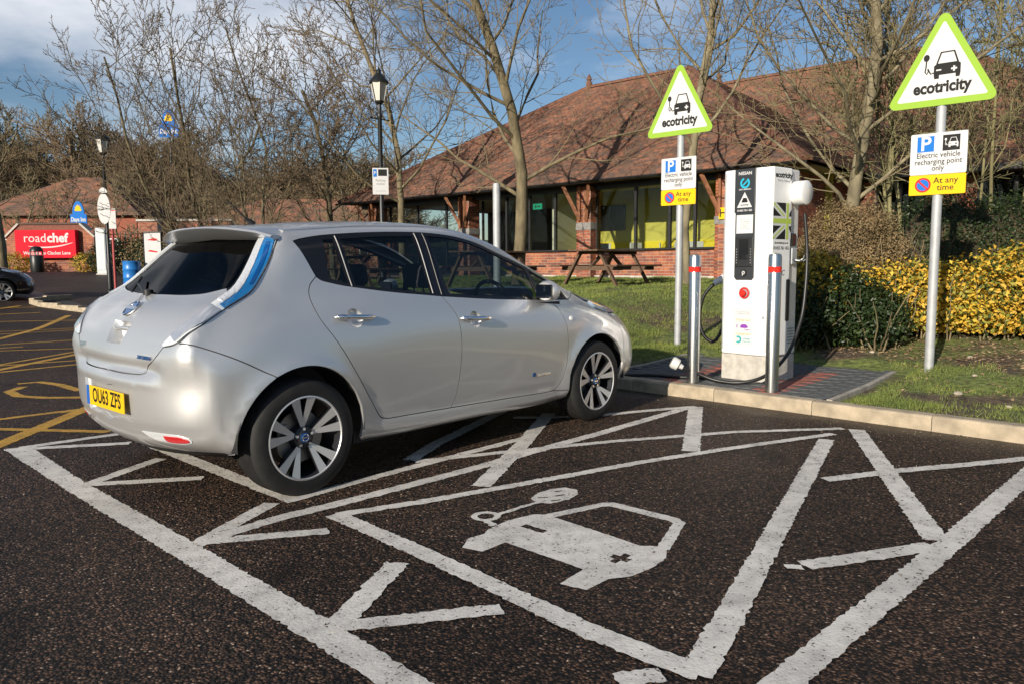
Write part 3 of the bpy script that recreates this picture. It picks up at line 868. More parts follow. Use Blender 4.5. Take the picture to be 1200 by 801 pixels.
def sidept(x, z):
    h = TREE.ray_cast(Vector((x, -3, z)), Vector((0, 1, 0)))
    if h[0] is None: h = TREE.find_nearest(Vector((x, -.8, z)))
    return tuple(h[0])
def toppt(x, y):
    h = TREE.ray_cast(Vector((x, y, 4)), Vector((0, 0, -1)))
    if h[0] is None: h = TREE.find_nearest(Vector((x, y, 1.0)))
    return tuple(h[0])
def rearpt(y, z):
    h = TREE.ray_cast(Vector((-3, y, z)), Vector((1, 0, 0)))
    if h[0] is None: h = TREE.find_nearest(Vector((-.6, y, z)))
    return tuple(h[0])
def S2(pts): return [sidept(*p) for p in pts]
def mirror(l): return [np.array((q[0], -q[1], q[2])) for q in l]

def loop(*parts):
    out = []
    for c in parts:
        for q in c:
            if out and np.linalg.norm(np.array(q) - out[-1]) < .004: continue
            out.append(np.array(q, float))
    if np.linalg.norm(out[0] - out[-1]) < .004: out.pop()
    return out

def offset2(poly, d):
    P2 = np.array(poly); n = len(P2)
    ar = sum(P2[i - 1][0] * P2[i][1] - P2[i][0] * P2[i - 1][1] for i in range(n))
    s = 1 if ar > 0 else -1
    e = np.roll(P2, -1, 0) - P2; e /= np.maximum(np.linalg.norm(e, axis=1, keepdims=True), 1e-9)
    nn = np.stack([-e[:, 1], e[:, 0]], 1) * s
    v = nn + np.roll(nn, 1, 0)
    l = np.maximum((v * v).sum(1, keepdims=True), .5)
    return P2 + v * 2 * d / l

def patch(name, loops, proj, m, parent, inset=.0028, off=0.0, wall=.014, g=.035, both=False, hole_inset=None, far=False):
    to2, ray = PROJ[proj]
    L2 = []
    for k, lp in enumerate(loops):
        p2 = [to2(q) for q in lp]
        d = inset if k == 0 else -(inset if hole_inset is None else hole_inset)
        p2 = offset2(p2, d) if d else np.array(p2)
        L2.append([tuple(q) for q in p2])
    o2 = np.array(L2[0])
    us = np.arange(o2[:, 0].min() + g / 2, o2[:, 0].max(), g); vs = np.arange(o2[:, 1].min() + g / 2, o2[:, 1].max(), g)
    G = np.array([(u, v) for u in us for v in vs]) if len(us) and len(vs) else np.zeros((0, 2))
    if len(G):
        ok = inpoly(G, L2[0])
        for h in L2[1:]: ok &= ~inpoly(G, h)
        allb = np.concatenate([np.array(l) for l in L2])
        G = G[ok]
        if len(G):
            dd = np.sqrt(((G[:, None] - allb[None]) ** 2).sum(-1)).min(1)
            G = G[dd > g * .45]
    vs_, es = [], []
    for lp in L2:
        bI = len(vs_); n = len(lp)
        vs_ += [Vector(q) for q in lp]; es += [(bI + i, bI + (i + 1) % n) for i in range(n)]
    vs_ += [Vector(q) for q in G]
    v2, e2, f2, _, _, _ = delaunay_2d_cdt(vs_, es, [], 0, 1e-7)
    P2 = np.array([(v.x, v.y) for v in v2]); T = np.array([f for f in f2 if len(f) == 3])
    c = P2[T].mean(1); ins = inpoly(c, L2[0])
    for h in L2[1:]: ins &= ~inpoly(c, h)
    T = T[ins]
    # hint for border points from the 3-D loops (near silhouettes the ray may slip off)
    hint = np.concatenate([np.array(l) for l in loops]); hint2 = np.array([to2(q) for q in hint])
    pos, nrm = [], []
    for u, v in P2:
        o, d = ray(u, v)
        h = TREE.ray_cast(Vector(o), Vector(d))
        k = ((hint2 - (u, v)) ** 2).sum(1).argmin()
        near = ((hint2[k] - (u, v)) ** 2).sum() < (inset + .006) ** 2
        if h[0] is None or (near and np.linalg.norm(np.array(h[0]) - hint[k]) > .03):
            p, n = snap(hint[k])
        else: p, n = at_face(h[0], h[2])
        pos.append(p + n * off); nrm.append(n)
    pos = np.array(pos); nrm = np.array(nrm)
    # orientation
    f0 = np.cross(pos[T[:, 1]] - pos[T[:, 0]], pos[T[:, 2]] - pos[T[:, 0]])
    if (f0 * nrm[T[:, 0]]).sum() < 0: T = T[:, ::-1]
    V = [tuple(p) for p in pos]; Nn = [tuple(n) for n in nrm]; Fc = [tuple(int(i) for i in t) for t in T]
    if wall:
        cnt = {}
        for t in Fc:
            for a, b in ((t[0], t[1]), (t[1], t[2]), (t[2], t[0])): cnt[(a, b)] = 1
        for (a, b) in [e for e in cnt if (e[1], e[0]) not in cnt]:
            dv = pos[b] - pos[a]; wn = np.cross(dv, (nrm[a] + nrm[b]) / 2); l = np.linalg.norm(wn)
            if l < 1e-12: continue
            wn = tuple(wn / l); k = len(V)
            V += [tuple(pos[a]), tuple(pos[b]), tuple(pos[b] - nrm[b] * wall), tuple(pos[a] - nrm[a] * wall)]
            Nn += [wn] * 4; Fc.append((k + 1, k, k + 3, k + 2))
    res = []
    for s in ((-1, 1) if both else (-1,)):
        VV = V if s == -1 else [(p[0], -p[1], p[2]) for p in V]
        NN = Nn if s == -1 else [(p[0], -p[1], p[2]) for p in Nn]
        FF = Fc if s == -1 else [f[::-1] for f in Fc]
        me = bpy.data.meshes.new(name); me.from_pydata(VV, [], FF)
        me.polygons.foreach_set('use_smooth', [True] * len(me.polygons))
        me.materials.append(m); me.update()
        me.normals_split_custom_set_from_vertices(NN)
        pr = parent if not isinstance(parent, tuple) else parent[0 if s == -1 else 1]
        res.append(link(name, me, m, pr))
    return tuple(res) if both else res[0]

car = empty('silver_hatchback', (0, 0, 0), 0, 'silver electric hatchback with blue tail lamps parked nose to the kerb beside the charger', 'car')
# ---- lines on the body (right-hand side; x, y, z)
lamp_out = crv([(.0, -.645, 1.408), (-.054, -.673, 1.309), (-.116, -.694, 1.223), (-.208, -.721, 1.121), (-.285, -.729, 1.077), (-.37, -.735, 1.035), (-.51, -.742, .953), (-.601, -.695, .877), (-.622, -.586, .849)])
lamp_in = crv([(-.035, -.515, 1.408), (-.142, -.598, 1.291), (-.236, -.655, 1.178), (-.302, -.680, 1.122), (-.380, -.695, 1.072), (-.51, -.690, .987), (-.620, -.562, .862)])
gate_r = crv([(-.622, -.575, .850), (-.642, -.511, .789), (-.658, -.428, .737), (-.672, -.375, .712), (-.690, -.2, .705), (-.695, 0, .705)])
win_b = crv([(-.297, -.648, 1.128), (-.330, -.58, 1.118), (-.357, -.49, 1.111), (-.374, -.277, 1.10), (-.393, 0, 1.097)])
win_s = crv([(-.042, -.500, 1.405), (-.150, -.585, 1.282), (-.238, -.637, 1.183), (-.280, -.652, 1.140), (-.297, -.648, 1.128)])
split = crv([(-.594, -.715, .872), (-.492, -.793, .841), (-.342, -.852, .77), (-.176, -.884, .675)])
def arc(A, a0, a1, n=40): return [np.array(snap((A[0] + A[2] * math.cos(R(a)), -.86, A[1] + A[2] * math.sin(R(a))))[0]) for a in np.linspace(a0, a1, n)]
def arc_s(A, a0, a1, n=44): return [np.array(sidept(A[0] + A[2] * math.cos(R(a)), A[1] + A[2] * math.sin(R(a)))) for a in np.linspace(a0, a1, n)]
a_split = math.degrees(math.atan2(.675 - ARCH_R[1], -.177 - ARCH_R[0]))
dlo_top = crv(S2([(.085, 1.392), (.13, 1.405), (.286, 1.429), (.672, 1.457), (1.003, 1.465), (1.267, 1.453), (1.48, 1.422), (1.62, 1.389), (1.76, 1.342), (2.02, 1.256), (2.24, 1.172), (2.38, 1.090), (2.425, 1.03), (2.44, .982)]))
dlo_rear = crv(S2([(.085, 1.392), (.12, 1.33), (.18, 1.195)]))
dlo_bot_r = crv(S2([(.18, 1.195), (.205, 1.175), (.25, 1.162), (.365, 1.138), (.68, 1.095), (1.08, 1.055)]))
dlo_bot_f = crv(S2([(1.08, 1.055), (1.503, 1.024), (1.85, 1.005), (2.19, .990)]))
dlo_bot_q = crv(S2([(2.19, .990), (2.30, .986), (2.44, .982)]))
rd = crv(S2([(.18, 1.195), (.13, 1.145), (.112, 1.08), (.14, .962), (.203, .859), (.272, .754), (.328, .665), (.474, .437), (.515, .375), (.545, .347), (.60, .335)]))
bot_r = crv(S2([(.60, .335), (.85, .332), (1.118, .327)]))
bsh = crv(S2([(1.08, 1.055), (1.15, .953), (1.18, .834), (1.186, .67), (1.165, .448), (1.118, .327)]))
bot_f = crv(S2([(1.118, .327), (1.6, .317), (2.08, .305), (2.15, .309)]))
fsh = crv(S2([(2.19, .990), (2.26, .914), (2.312, .774), (2.322, .569), (2.285, .42), (2.23, .338), (2.15, .309)]))
arr = arc_s(ARCH_R, a_split, -12)
arf = arc_s(ARCH_F, -16 + 180 + 32, 12, 60)
sill_b = crv(S2([(.38, .25), (.42, .228), (.95, .222), (1.6, .216), (2.25, .215), (2.345, .24)]))
pil_foot = crv([sidept(2.44, .982), sidept(2.50, 1.00), toppt(2.56, -.715)])
ditch = crv([toppt(2.56, -.715), toppt(2.30, -.66), toppt(2.0, -.605), toppt(1.72, -.575), toppt(1.45, -.572), toppt(1.0, -.575), toppt(.5, -.578), toppt(.2, -.58), toppt(.085, -.57)])
# ---- panels
SP = MT.paint
d0 = crv([tuple(ditch[-1]), tuple(lamp_out[0])])
sill_top_f = crv(S2([(2.15, .309), (2.25, .300), (2.352, .29)]))
lp = loop(lamp_out[:-5], split, arr, sill_b, sill_top_f[::-1], bot_f[::-1], bot_r[::-1], rd[::-1], dlo_rear[::-1], dlo_top, pil_foot, ditch, d0)
side_panel = patch('side_panel', [lp], 'side', SP, car, both=True, wall=.018)
def cup_hole(hx, hz): return [np.array(sidept(hx + .005 + .056 * math.cos(a), hz - .003 + .054 * math.sin(a))) for a in np.linspace(0, 2 * math.pi, 33)[:-1]]
rdoors = patch('rear_door', [loop(dlo_bot_r, bsh, bot_r[::-1], rd[::-1]), cup_hole(.36, .957)], 'side', SP, car, both=True, hole_inset=0)
fdoors = patch('front_door', [loop(dlo_bot_f, fsh, bot_f[::-1], bsh[::-1]), cup_hole(1.32, .897)], 'side', SP, car, both=True, hole_inset=0)
# front wing
w_end = crv(S2([(3.04, .36), (3.10, .50), (3.11, .60), (3.10, .70), (3.06, .78), (3.0, .83)]))
wing_top = crv([sidept(3.0, .83), toppt(2.90, -.72), toppt(2.72, -.745), toppt(2.56, -.715)])
af2 = [q for q in arf]
wl_ = loop(dlo_bot_q, pil_foot, wing_top[::-1], w_end[::-1], [q for q in af2[::-1] if q[0] > 2.36 or q[2] > .40], sill_top_f[::-1], fsh[::-1])
wings = patch('front_wing', [wl_], 'side', SP, car, both=True, wall=.018)
# bonnet, headlamps, front bumper
hood_c = [toppt(2.80, 0), toppt(3.0, 0), toppt(3.3, 0)]
scr_b = crv([toppt(2.56, -.715), toppt(2.66, -.55), toppt(2.75, -.3), toppt(2.78, 0)])
hood_f = crv([toppt(3.02, -.60), toppt(3.2, -.45), toppt(3.33, -.2), toppt(3.36, 0)])
hood_s = crv([toppt(2.56, -.715), toppt(2.72, -.68), toppt(2.9, -.63), toppt(3.02, -.60)])
patch('bonnet', [loop(scr_b, mirror(scr_b)[::-1], mirror(hood_s), mirror(hood_f), hood_f[::-1], hood_s[::-1])], 'top', SP, car)
MT.headlamp = mat('headlamp_lens', (.62, .68, .74), .10, .35, col2=(.30, .42, .55), vs=9, coat=1.0)
MT.lampglass = glass('lamp_glass', (.85, .9, .92))
hl = crv([toppt(*q) for q in ((2.76, -.735), (2.95, -.695), (3.10, -.62), (3.20, -.50), (3.28, -.55), (3.24, -.65), (3.12, -.735), (2.95, -.783), (2.80, -.785), (2.76, -.735))])
lamps_f = patch('headlamp', [loop(hl)], 'top', MT.headlamp, car, both=True, inset=0, off=.012, wall=.016)
fb_b = crv([(3.06, -.80, .27), (3.2, -.74, .26), (3.4, -.58, .235), (3.5, -.35, .22), (3.56, 0, .215)])
fb_t = crv([sidept(3.0, .83), (3.2, -.70, .80), (3.36, -.52, .80), (3.47, -.3, .81), (3.50, 0, .82)])
fb = loop(w_end, fb_t, mirror(fb_t)[::-1], mirror(w_end)[::-1], mirror(fb_b), fb_b[::-1])
patch('front_bumper', [fb], 'cylf', SP, car)
# roof, windscreen, spoiler
roof_r = crv([toppt(.085, -.57), toppt(.075, -.3), toppt(.07, 0)])
scr_t = crv([toppt(1.66, -.572), toppt(1.80, -.40), toppt(1.90, -.2), toppt(1.93, 0)])
ditch_r = [q for q in ditch if q[0] < 1.665]
patch('roof', [loop(roof_r, mirror(roof_r)[::-1], mirror(ditch_r)[::-1], mirror(scr_t), scr_t[::-1], ditch_r)], 'top', SP, car, inset=.0035, g=.05)
ditch_f = [q for q in ditch if q[0] >= 1.655]
patch('windscreen', [loop(scr_t, mirror(scr_t)[::-1], mirror(ditch_f)[::-1], mirror(scr_b), scr_b[::-1], ditch_f)], 'top', MT.carglass, car, inset=.012, off=-.004, g=.06)
# tailgate with the handle recess cut out
rec = [(.125, .955), (-.125, .955), (-.095, .838), (.095, .838)]
rec3 = [np.array(rearpt(y, z)) for (a, b) in zip(rec, rec[1:] + rec[:1]) for y, z in [(a[0] + (b[0] - a[0]) * t, a[1] + (b[1] - a[1]) * t) for t in np.linspace(0, 1, 7)[:-1]]]
lin_low = [q for q in lamp_in if q[2] < 1.128]
tg = loop(mirror(win_b), win_b[::-1], lin_low, gate_r, mirror(gate_r)[::-1], mirror(lin_low)[::-1])
tailgate = patch('tailgate', [tg, rec3], 'rear', SP, car, hole_inset=0)
patch('rear_window', [loop(win_s, win_b, mirror(win_b)[::-1], mirror(win_s)[::-1])], 'rear', MT.rearglass, car, inset=.002, off=-.004)
lin_up = [q for q in lamp_in if q[2] >= 1.10]
patch('window_surround', [loop(lin_up, lin_low[:1], [win_b[2]], win_s[::-1])], 'rear', MT.gloss_black, car, both=True, inset=.0, off=-.003)
# handle recess bowl
rc = MB()
ring0 = [p + np.array((.000, 0, 0)) for p in rec3]; ring1 = [np.array((-.565 - (p[2] - .955) * .05, p[1] * .80, (p[2] - .895) * .74 + .893)) for p in rec3]
n = len(ring0); rc.V = [tuple(p) for p in ring0 + ring1]
rc.F = [(i, (i + 1) % n, n + (i + 1) % n, n + i) for i in range(n)] + [tuple(n + i for i in range(n))]; rc.I = [0] * len(rc.F)
rc.build('handle_recess', SP, tailgate, smooth=50)
b = MB(); b.tube([(-.590, .10, .915), (-.600, .05, .918), (-.602, -.05, .918), (-.590, -.10, .915)], .013, n=10); b.build('tailgate_handle', SP, tailgate, smooth=50)
# lamps: clear lower part, blue and white upper part
lo_c = [q for q in lamp_out]; li_c = [q for q in lamp_in]
MT.lamp_blue = mat('blue_lamp_lens', (.012, .16, .42), .08, .0, coat=1.0)
MT.lamp_deep = mat('deep_blue_lens', (.004, .07, .26), .08, coat=1.0)
MT.lamp_white = mat('led_strip', (.78, .80, .84), .18, .35, bump=.5, bs=60, coat=1.0)
MT.lamp_clear = mat('clear_lamp', (.78, .79, .82), .16, .6, col2=(.50, .54, .60), vs=6, coat=1.0)
MT.lamp_rim = mat('lamp_rim', (.75, .78, .80), .2, .2, coat=1.0)
def lerp_line(t, z0, z1, n=40):
    """line part-way between inner and outer lamp edges, over a height range"""
    out = []
    lo = sorted(lo_c, key=lambda q: q[2]); li = sorted(li_c, key=lambda q: q[2])
    zo = [q[2] for q in lo]; zi = [q[2] for q in li]
    for z in np.linspace(z0, z1, n):
        # slant: inner edge runs higher than the outer one at the same station
        a = np.array([np.interp(z, zo, [q[k] for q in lo]) for k in range(3)])
        zz = min(max(z + .035 * (z < 1.1), zi[0]), zi[-1])
        c = np.array([np.interp(zz, zi, [q[k] for q in li]) for k in range(3)])
        out.append(snap(a * t + c * (1 - t))[0])
    return out
lamp_c = loop(lo_c, li_c[::-1])
lamp_base = patch('tail_lamp', [lamp_c], 'diag', MT.lamp_rim, car, both=True, inset=.002, off=.007, wall=.018, g=.03)
zt, zs, zl = 1.395, 1.035, .875
up = loop(lerp_line(.93, zt, zs), lerp_line(.45, zs, zt))
patch('blue_lens', [up], 'diag', MT.lamp_blue, lamp_base, both=True, inset=0, off=.014, wall=.018, g=.03)
patch('deep_lens', [loop(lerp_line(.80, 1.375, 1.15), lerp_line(.62, 1.15, 1.375))], 'diag', MT.lamp_deep, lamp_base, both=True, inset=0, off=.016, wall=.004, g=.03)
patch('led_strip', [loop(lerp_line(.42, zt, zs + .012), lerp_line(.12, zs + .012, zt))], 'diag', MT.lamp_white, lamp_base, both=True, inset=0, off=.014, wall=.018, g=.03)
patch('clear_lens', [loop(lerp_line(.86, zs - .012, zl), lerp_line(.12, zl, zs - .012))], 'diag', MT.lamp_clear, lamp_base, both=True, inset=0, off=.014, wall=.018, g=.03)
# rear bumper wrapping both corners, with the number plate recess
bb = crv([sidept(-.378, .272), (-.42, -.76, .272), (-.50, -.60, .272), (-.56, -.33, .272), (-.585, 0, .275)])
arr_l = arc_s(ARCH_R, a_split, 192)
out_r = loop(gate_r[::-1], [lamp_out[-2]], [q for q in lamp_out[-12:-2] if q[2] < .880][::-1], split, arr_l, bb)
left = mirror(out_r)
bump_loop = loop(out_r, left[::-1])
pr = [(.345, .625), (-.345, .625), (-.325, .50), (-.29, .440), (.29, .440), (.325, .50)]
pr3 = [np.array(rearpt(y, z)) for (a, b) in zip(pr, pr[1:] + pr[:1]) for y, z in [(a[0] + (b[0] - a[0]) * t, a[1] + (b[1] - a[1]) * t) for t in np.linspace(0, 1, 9)[:-1]]]
bumper = patch('rear_bumper', [bump_loop, pr3], 'cyl', SP, car, hole_inset=0, wall=.016)
patch('plate_panel', [pr3], 'rear', SP, bumper, inset=.006, off=-.016, wall=0)
rc = MB(); n = len(pr3)
inn = []
p2 = offset2([(q[1], q[2]) for q in pr3], .006)
for q in p2:
    p, nn_ = snap(rearpt(*q)); inn.append(p - nn_ * .017)
rc.V = [tuple(p) for p in pr3] + [tuple(p) for p in inn]
rc.F = [(i, (i + 1) % n, n + (i + 1) % n, n + i) for i in range(n)]; rc.I = [0] * n
rc.build('plate_recess', SP, bumper, smooth=60)
# lower black lip
lipv = bb + mirror(bb)[::-1]
b = MB(); b.V = [tuple(q) for q in lipv] + [(q[0] + .05, q[1] * .95, q[2] - .035) for q in lipv] + [(q[0] + .30, q[1] * .9, q[2] - .03) for q in lipv]
n = len(lipv); b.F = [(i, i + 1, n + i + 1, n + i) for i in range(n - 1)] + [(n + i, n + i + 1, 2 * n + i + 1, 2 * n + i) for i in range(n - 1)]; b.I = [0] * len(b.F)
b.build('rear_valance', MT.plastic, bumper, smooth=40)
# reflectors set in the bumper
MT.red_lens = mat('red_reflector', (.55, .012, .016), .15, coat=1.0, bump=.3, bs=160)
def rl(pts): return crv([rearpt(*p) for p in pts])
rfo = rl([(-.355, .398), (-.50, .402), (-.63, .402), (-.685, .385), (-.69, .365), (-.64, .352), (-.50, .355), (-.42, .372), (-.355, .398)])
patch('reflector_surround', [loop(rfo)], 'diag', MT.lamp_rim, bumper, both=True, inset=0, off=.003, wall=.004, g=.03)
rfi = rl([(-.535, .392), (-.63, .393), (-.675, .382), (-.68, .368), (-.63, .360), (-.545, .362), (-.535, .392)])
patch('red_reflector', [loop(rfi)], 'diag', MT.red_lens, bumper, both=True, inset=0, off=.006, wall=.004, g=.03)
# ---- side glazing
def pane(pts): return crv(S2(pts + pts[:1]), smooth=False)
p1 = pane([(.275, 1.405), (.345, 1.408), (.388, 1.150), (.262, 1.185)])
p2_ = pane([(.395, 1.412), (.67, 1.432), (.965, 1.442), (1.005, 1.078), (.70, 1.110), (.43, 1.142)])
p3 = pane([(1.085, 1.445), (1.26, 1.438), (1.46, 1.408), (1.60, 1.374), (1.76, 1.322), (2.03, 1.228), (2.075, 1.012), (1.85, 1.022), (1.5, 1.041), (1.16, 1.062)])
p4 = pane([(2.085, 1.208), (2.235, 1.150), (2.36, 1.075), (2.405, 1.005), (2.125, 1.010)])
frame = patch('window_frame', [loop(dlo_rear, dlo_bot_r, dlo_bot_f, dlo_bot_q, dlo_top[::-1]), loop(p1), loop(p2_), loop(p3), loop(p4)], 'side', MT.gloss_black, car, both=True, inset=.001, hole_inset=0, off=-.003, wall=.014)
for nm, pp in (('quarter_pane', p1), ('rear_pane', p2_), ('front_pane', p3), ('front_quarter_pane', p4)):
    patch(nm, [loop(pp)], 'side', MT.carglass, frame, both=True, inset=.0005, off=-.007, wall=0, g=.08)
MT.trim = mat('grey_trim', (.22, .22, .22), .45, .2)
def strip(name, pts, w, m, parent, off=.002):
    c = crv(S2(pts))
    for s, par in ((-1, parent[0]), (1, parent[1])):
        b = MB(); n = len(c)
        for q in c:
            p, nn_ = snap(q)
            for dx, do in ((-w / 2, 0), (-w / 4, .004), (w / 4, .004), (w / 2, 0)):
                r_ = p + nn_ * (off + do) + np.array((dx, 0, 0)); b.V.append((r_[0], r_[1] * (1 if s == -1 else -1), r_[2]))
        b.F = [(i * 4 + j, i * 4 + j + 1, i * 4 + j + 5, i * 4 + j + 4) for i in range(n - 1) for j in range(3)]; b.I = [0] * len(b.F)
        b.build(name, m, par, smooth=60)
strip('pane_divider', [(.365, 1.428), (.405, 1.135)], .008, MT.trim, frame, off=-.002)
strip('pillar_trim', [(.985, 1.46), (1.012, 1.075)], .007, MT.trim, frame, off=-.002)
strip('pillar_gap', [(1.055, 1.46), (1.085, 1.065)], .008, MT.plastic, frame, off=-.001)
strip('pane_divider', [(2.055, 1.235), (2.10, 1.005)], .022, MT.plastic, frame, off=-.001)
# ---- door handles
for (hx, hz), doors in (((.36, .957), rdoors), ((1.32, .897), fdoors)):
    for s, dr in ((-1, doors[0]), (1, doors[1])):
        p, nn_ = snap(sidept(hx, hz)); p = p * np.array((1, -s, 1)); yo = s * 1.0
        b = MB()
        b.tube([(hx + dx, p[1] + yo * dy, hz + .004 - dx * .05) for dx, dy in ((-.125, .000), (-.12, .022), (-.10, .034), (-.05, .040), (.05, .040), (.10, .034), (.125, .026), (.135, .004))], [.010, .013, .016, .0165, .0165, .015, .012, .008], n=10)
        b.V = [(v[0], p[1] + (v[1] - p[1]) * .9, v[2]) for v in b.V]
        b.build('door_handle', MT.chrome, dr, smooth=60)
        b = MB()
        rim_ = [np.array(sidept(hx + .005 + .0565 * math.cos(a), hz - .003 + .0545 * math.sin(a))) * np.array((1, -s, 1)) for a in np.linspace(0, 2 * math.pi, 33)[:-1]]
        cc = np.array((hx + .005, p[1], hz - .003)); nr = len(rim_)
        for sc_, dp in ((1, .0), (.93, .012), (.75, .024), (.4, .030), (.05, .031)):
            b.V += [tuple(cc + (q - cc) * sc_ - np.array((0, yo * dp, 0))) for q in rim_]
        b.F = [(k_ * nr + i_, k_ * nr + (i_ + 1) % nr, (k_ + 1) * nr + (i_ + 1) % nr, (k_ + 1) * nr + i_) for k_ in range(4) for i_ in range(nr)]; b.I = [0] * len(b.F)
        b.build('handle_cup', SP, dr, smooth=60)
# ---- spoiler, antenna, wiper
sp = MB(); yy = np.linspace(-.66, .66, 41); secs = []
for y in yy:
    t = abs(y) / .66
    zr = 1.482 - .050 * t ** 2.2 - .012 * max(0, t - .85) / .15
    xr = -.165 + .115 * t ** 3
    xb = .10 + .02 * t
    zf = toppt(xb, y * .86)[2] + .003 - .045 * t ** 6
    yf = y * (1 - .10 * t ** 4)
    secs.append([(xb, yf, zf), ((xb + xr) / 2, yf, (zf + zr) / 2 + .007), (xr + .01, y, zr + .002), (xr, y, zr - .008), (xr + .02, y, zr - .020), (-.03 + .03 * t, y * .95, 1.415 - .02 * t)])
for s_ in secs: sp.V += s_
m_ = len(secs[0])
sp.F = [(i * m_ + j, (i + 1) * m_ + j, (i + 1) * m_ + j + 1, i * m_ + j + 1) for i in range(40) for j in range(m_ - 1)] + [tuple(range(m_))[::-1], tuple(40 * m_ + j for j in range(m_))]
sp.I = [0] * len(sp.F)
sp.build('roof_spoiler', SP, car, smooth=35)
b = MB(); b.tube([(.225, 0, 1.512), (.20, 0, 1.535), (.17, 0, 1.548)], [.022, .016, .008], n=10)
b.tube([(.19, 0, 1.54), (.06, 0, 1.655)], [.006, .0035], n=8)
b.build('antenna', MT.plastic, car, smooth=50)
b = MB(); b.tube([(-.42, .10, 1.105), (-.39, .22, 1.135), (-.35, .36, 1.15)], .009, n=6); b.tube([(-.42, .28, 1.105), (-.30, .42, 1.19)], .007, n=6); b.lathe([(.028, 0), (.028, .03), (.001, .035)], c=(-.40, .10, 1.09), axis='z', n=14)
b.build('rear_wiper', MT.plastic, car, smooth=50)
# ---- badges, plate
def ring_badge(parent, c, nrm_, upv, r, m1=MT.chrome, name='badge'):
    N3 = Vector(nrm_).normalized(); U = Vector(upv); U = (U - N3 * U.dot(N3)).normalized(); Rr = U.cross(N3)
    b = MB()
    b.tube([Vector(c) + Rr * r * math.cos(a) + U * r * math.sin(a) for a in np.linspace(0, 2 * math.pi, 29)[:-1]], r * .13, n=8, closed=True)
    b.beam(Vector(c) - Rr * r * 1.12 + N3 * r * .1, Vector(c) + Rr * r * 1.12 + N3 * r * .1, r * .42, r * .12, up=N3)
    o = b.build(name, m1, parent, smooth=40)
    d = MB(); d.tube([Vector(c) - N3 * .001, Vector(c) + N3 * r * .03], r * .95, n=24); d.build('badge_field', MT.lamp_deep, o, smooth=30)
    return o
pb_, nb_ = snap(rearpt(0, 1.018)); ring_badge(tailgate, pb_ + nb_ * .006, nb_, (0, 0, 1), .052)
pz, nzv = snap(rearpt(-.40, .785)); Nz = Vector(nzv); Xz = Vector((0, -1, 0)); Xz = (Xz - Nz * Xz.dot(Nz)).normalized(); Yz = Nz.cross(Xz)
MT.blue_badge = mat('blue_badge', (.015, .09, .28), .15, .5)
text('lettering', 'ZERO EMISSION', .026, MT.blue_badge, tailgate, Vector(pz) + Nz * .0035, Xz, Yz, .001, .02, .8)
pz, nzv = snap(rearpt(.47, .80)); Nz = Vector(nzv); Xz = (Vector((0, -1, 0)) - Nz * Vector((0, -1, 0)).dot(Nz)).normalized(); Yz = Nz.cross(Xz)
text('lettering', 'LEAF', .045, MT.chrome, tailgate, Vector(pz) + Nz * .0035, Xz, Yz, .001, .01)
MT.plate_y = mat('yellow_plate', (.80, .50, .012), .35, coat=.3)
MT.ink = mat('black_ink', (.008, .008, .010), .4)
MT.eu_blue = mat('plate_blue', (.02, .12, .45), .35)
xp = rearpt(0, .535)[0] - .003
b = MB(); b.box((xp, 0, .535), (.006, .52, .112)); plate = b.build('number_plate', MT.plate_y, bumper, bevel=.002)
b = MB(); b.box((xp - .0033, .238, .535), (.001, .042, .110)); b.build('blue_band', MT.eu_blue, plate)
text('lettering', 'OU63 ZFS', .112, MT.ink, plate, (xp - .0036, -.025, .537), (0, -1, 0), (0, 0, 1), .0006, .018, .80)
# front door badge and side repeater
for s, dr in ((-1, fdoors[0]), (1, fdoors[1])):
    y = sidept(1.93, .455)[1] * (-s)
    b = MB(); b.tube([(1.935, y, .457), (1.935, y + s * .004, .457)], .017, n=16); b.build('badge', MT.blue_badge, dr, smooth=30)
    text('lettering', 'ZERO EMISSION', .022, MT.chrome, dr, (2.045, y + s * .003, .449), (-s, 0, 0), (0, 0, 1), .001, .01)
for s, wg in ((-1, wings[0]), (1, wings[1])):
    p, nn_ = snap(sidept(2.385, .842)); c = Vector((p[0], p[1] * -s, p[2])); nn2 = Vector((nn_[0], nn_[1] * -s, nn_[2]))
    b = MB(); b.tube([c - nn2 * .002, c + nn2 * .006, c + nn2 * .010], [.026, .024, .012], n=18); b.V = [(v[0], v[1], c.z + (v[2] - c.z) * .72) for v in b.V]
    b.build('side_repeater', MT.white_plastic, wg, smooth=40)
# ---- door mirrors
for s in (-1, 1):
    b = MB()
    prof = [(.02, -.075), (.075, -.07), (.092, -.02), (.088, .03), (.06, .07), (.01, .085)]
    b.lathe([(.001, -.085)] + prof + [(.001, .087)], axis='x', n=16)
    b.V = [(2.045 + v[0] * .55, s * (.905) + v[1] * 1.15, 1.06 + v[2] * .85) for v in b.V]
    mr = b.build('door_mirror', SP, car, smooth=50)
    b = MB(); b.box((1.997, s * .905, 1.06), (.006, .15, .10)); b.build('mirror_housing', MT.gloss_black, mr, bevel=.003)
    b = MB(); b.box((1.993, s * .905, 1.06), (.004, .14, .09)); b.build('mirror_glass', MT.chrome, mr)
    b = MB(); b.beam((2.18, s * .78, 1.01), (2.12, s * .88, 1.03), .07, .05); b.build('mirror_arm', MT.gloss_black, mr, bevel=.01)
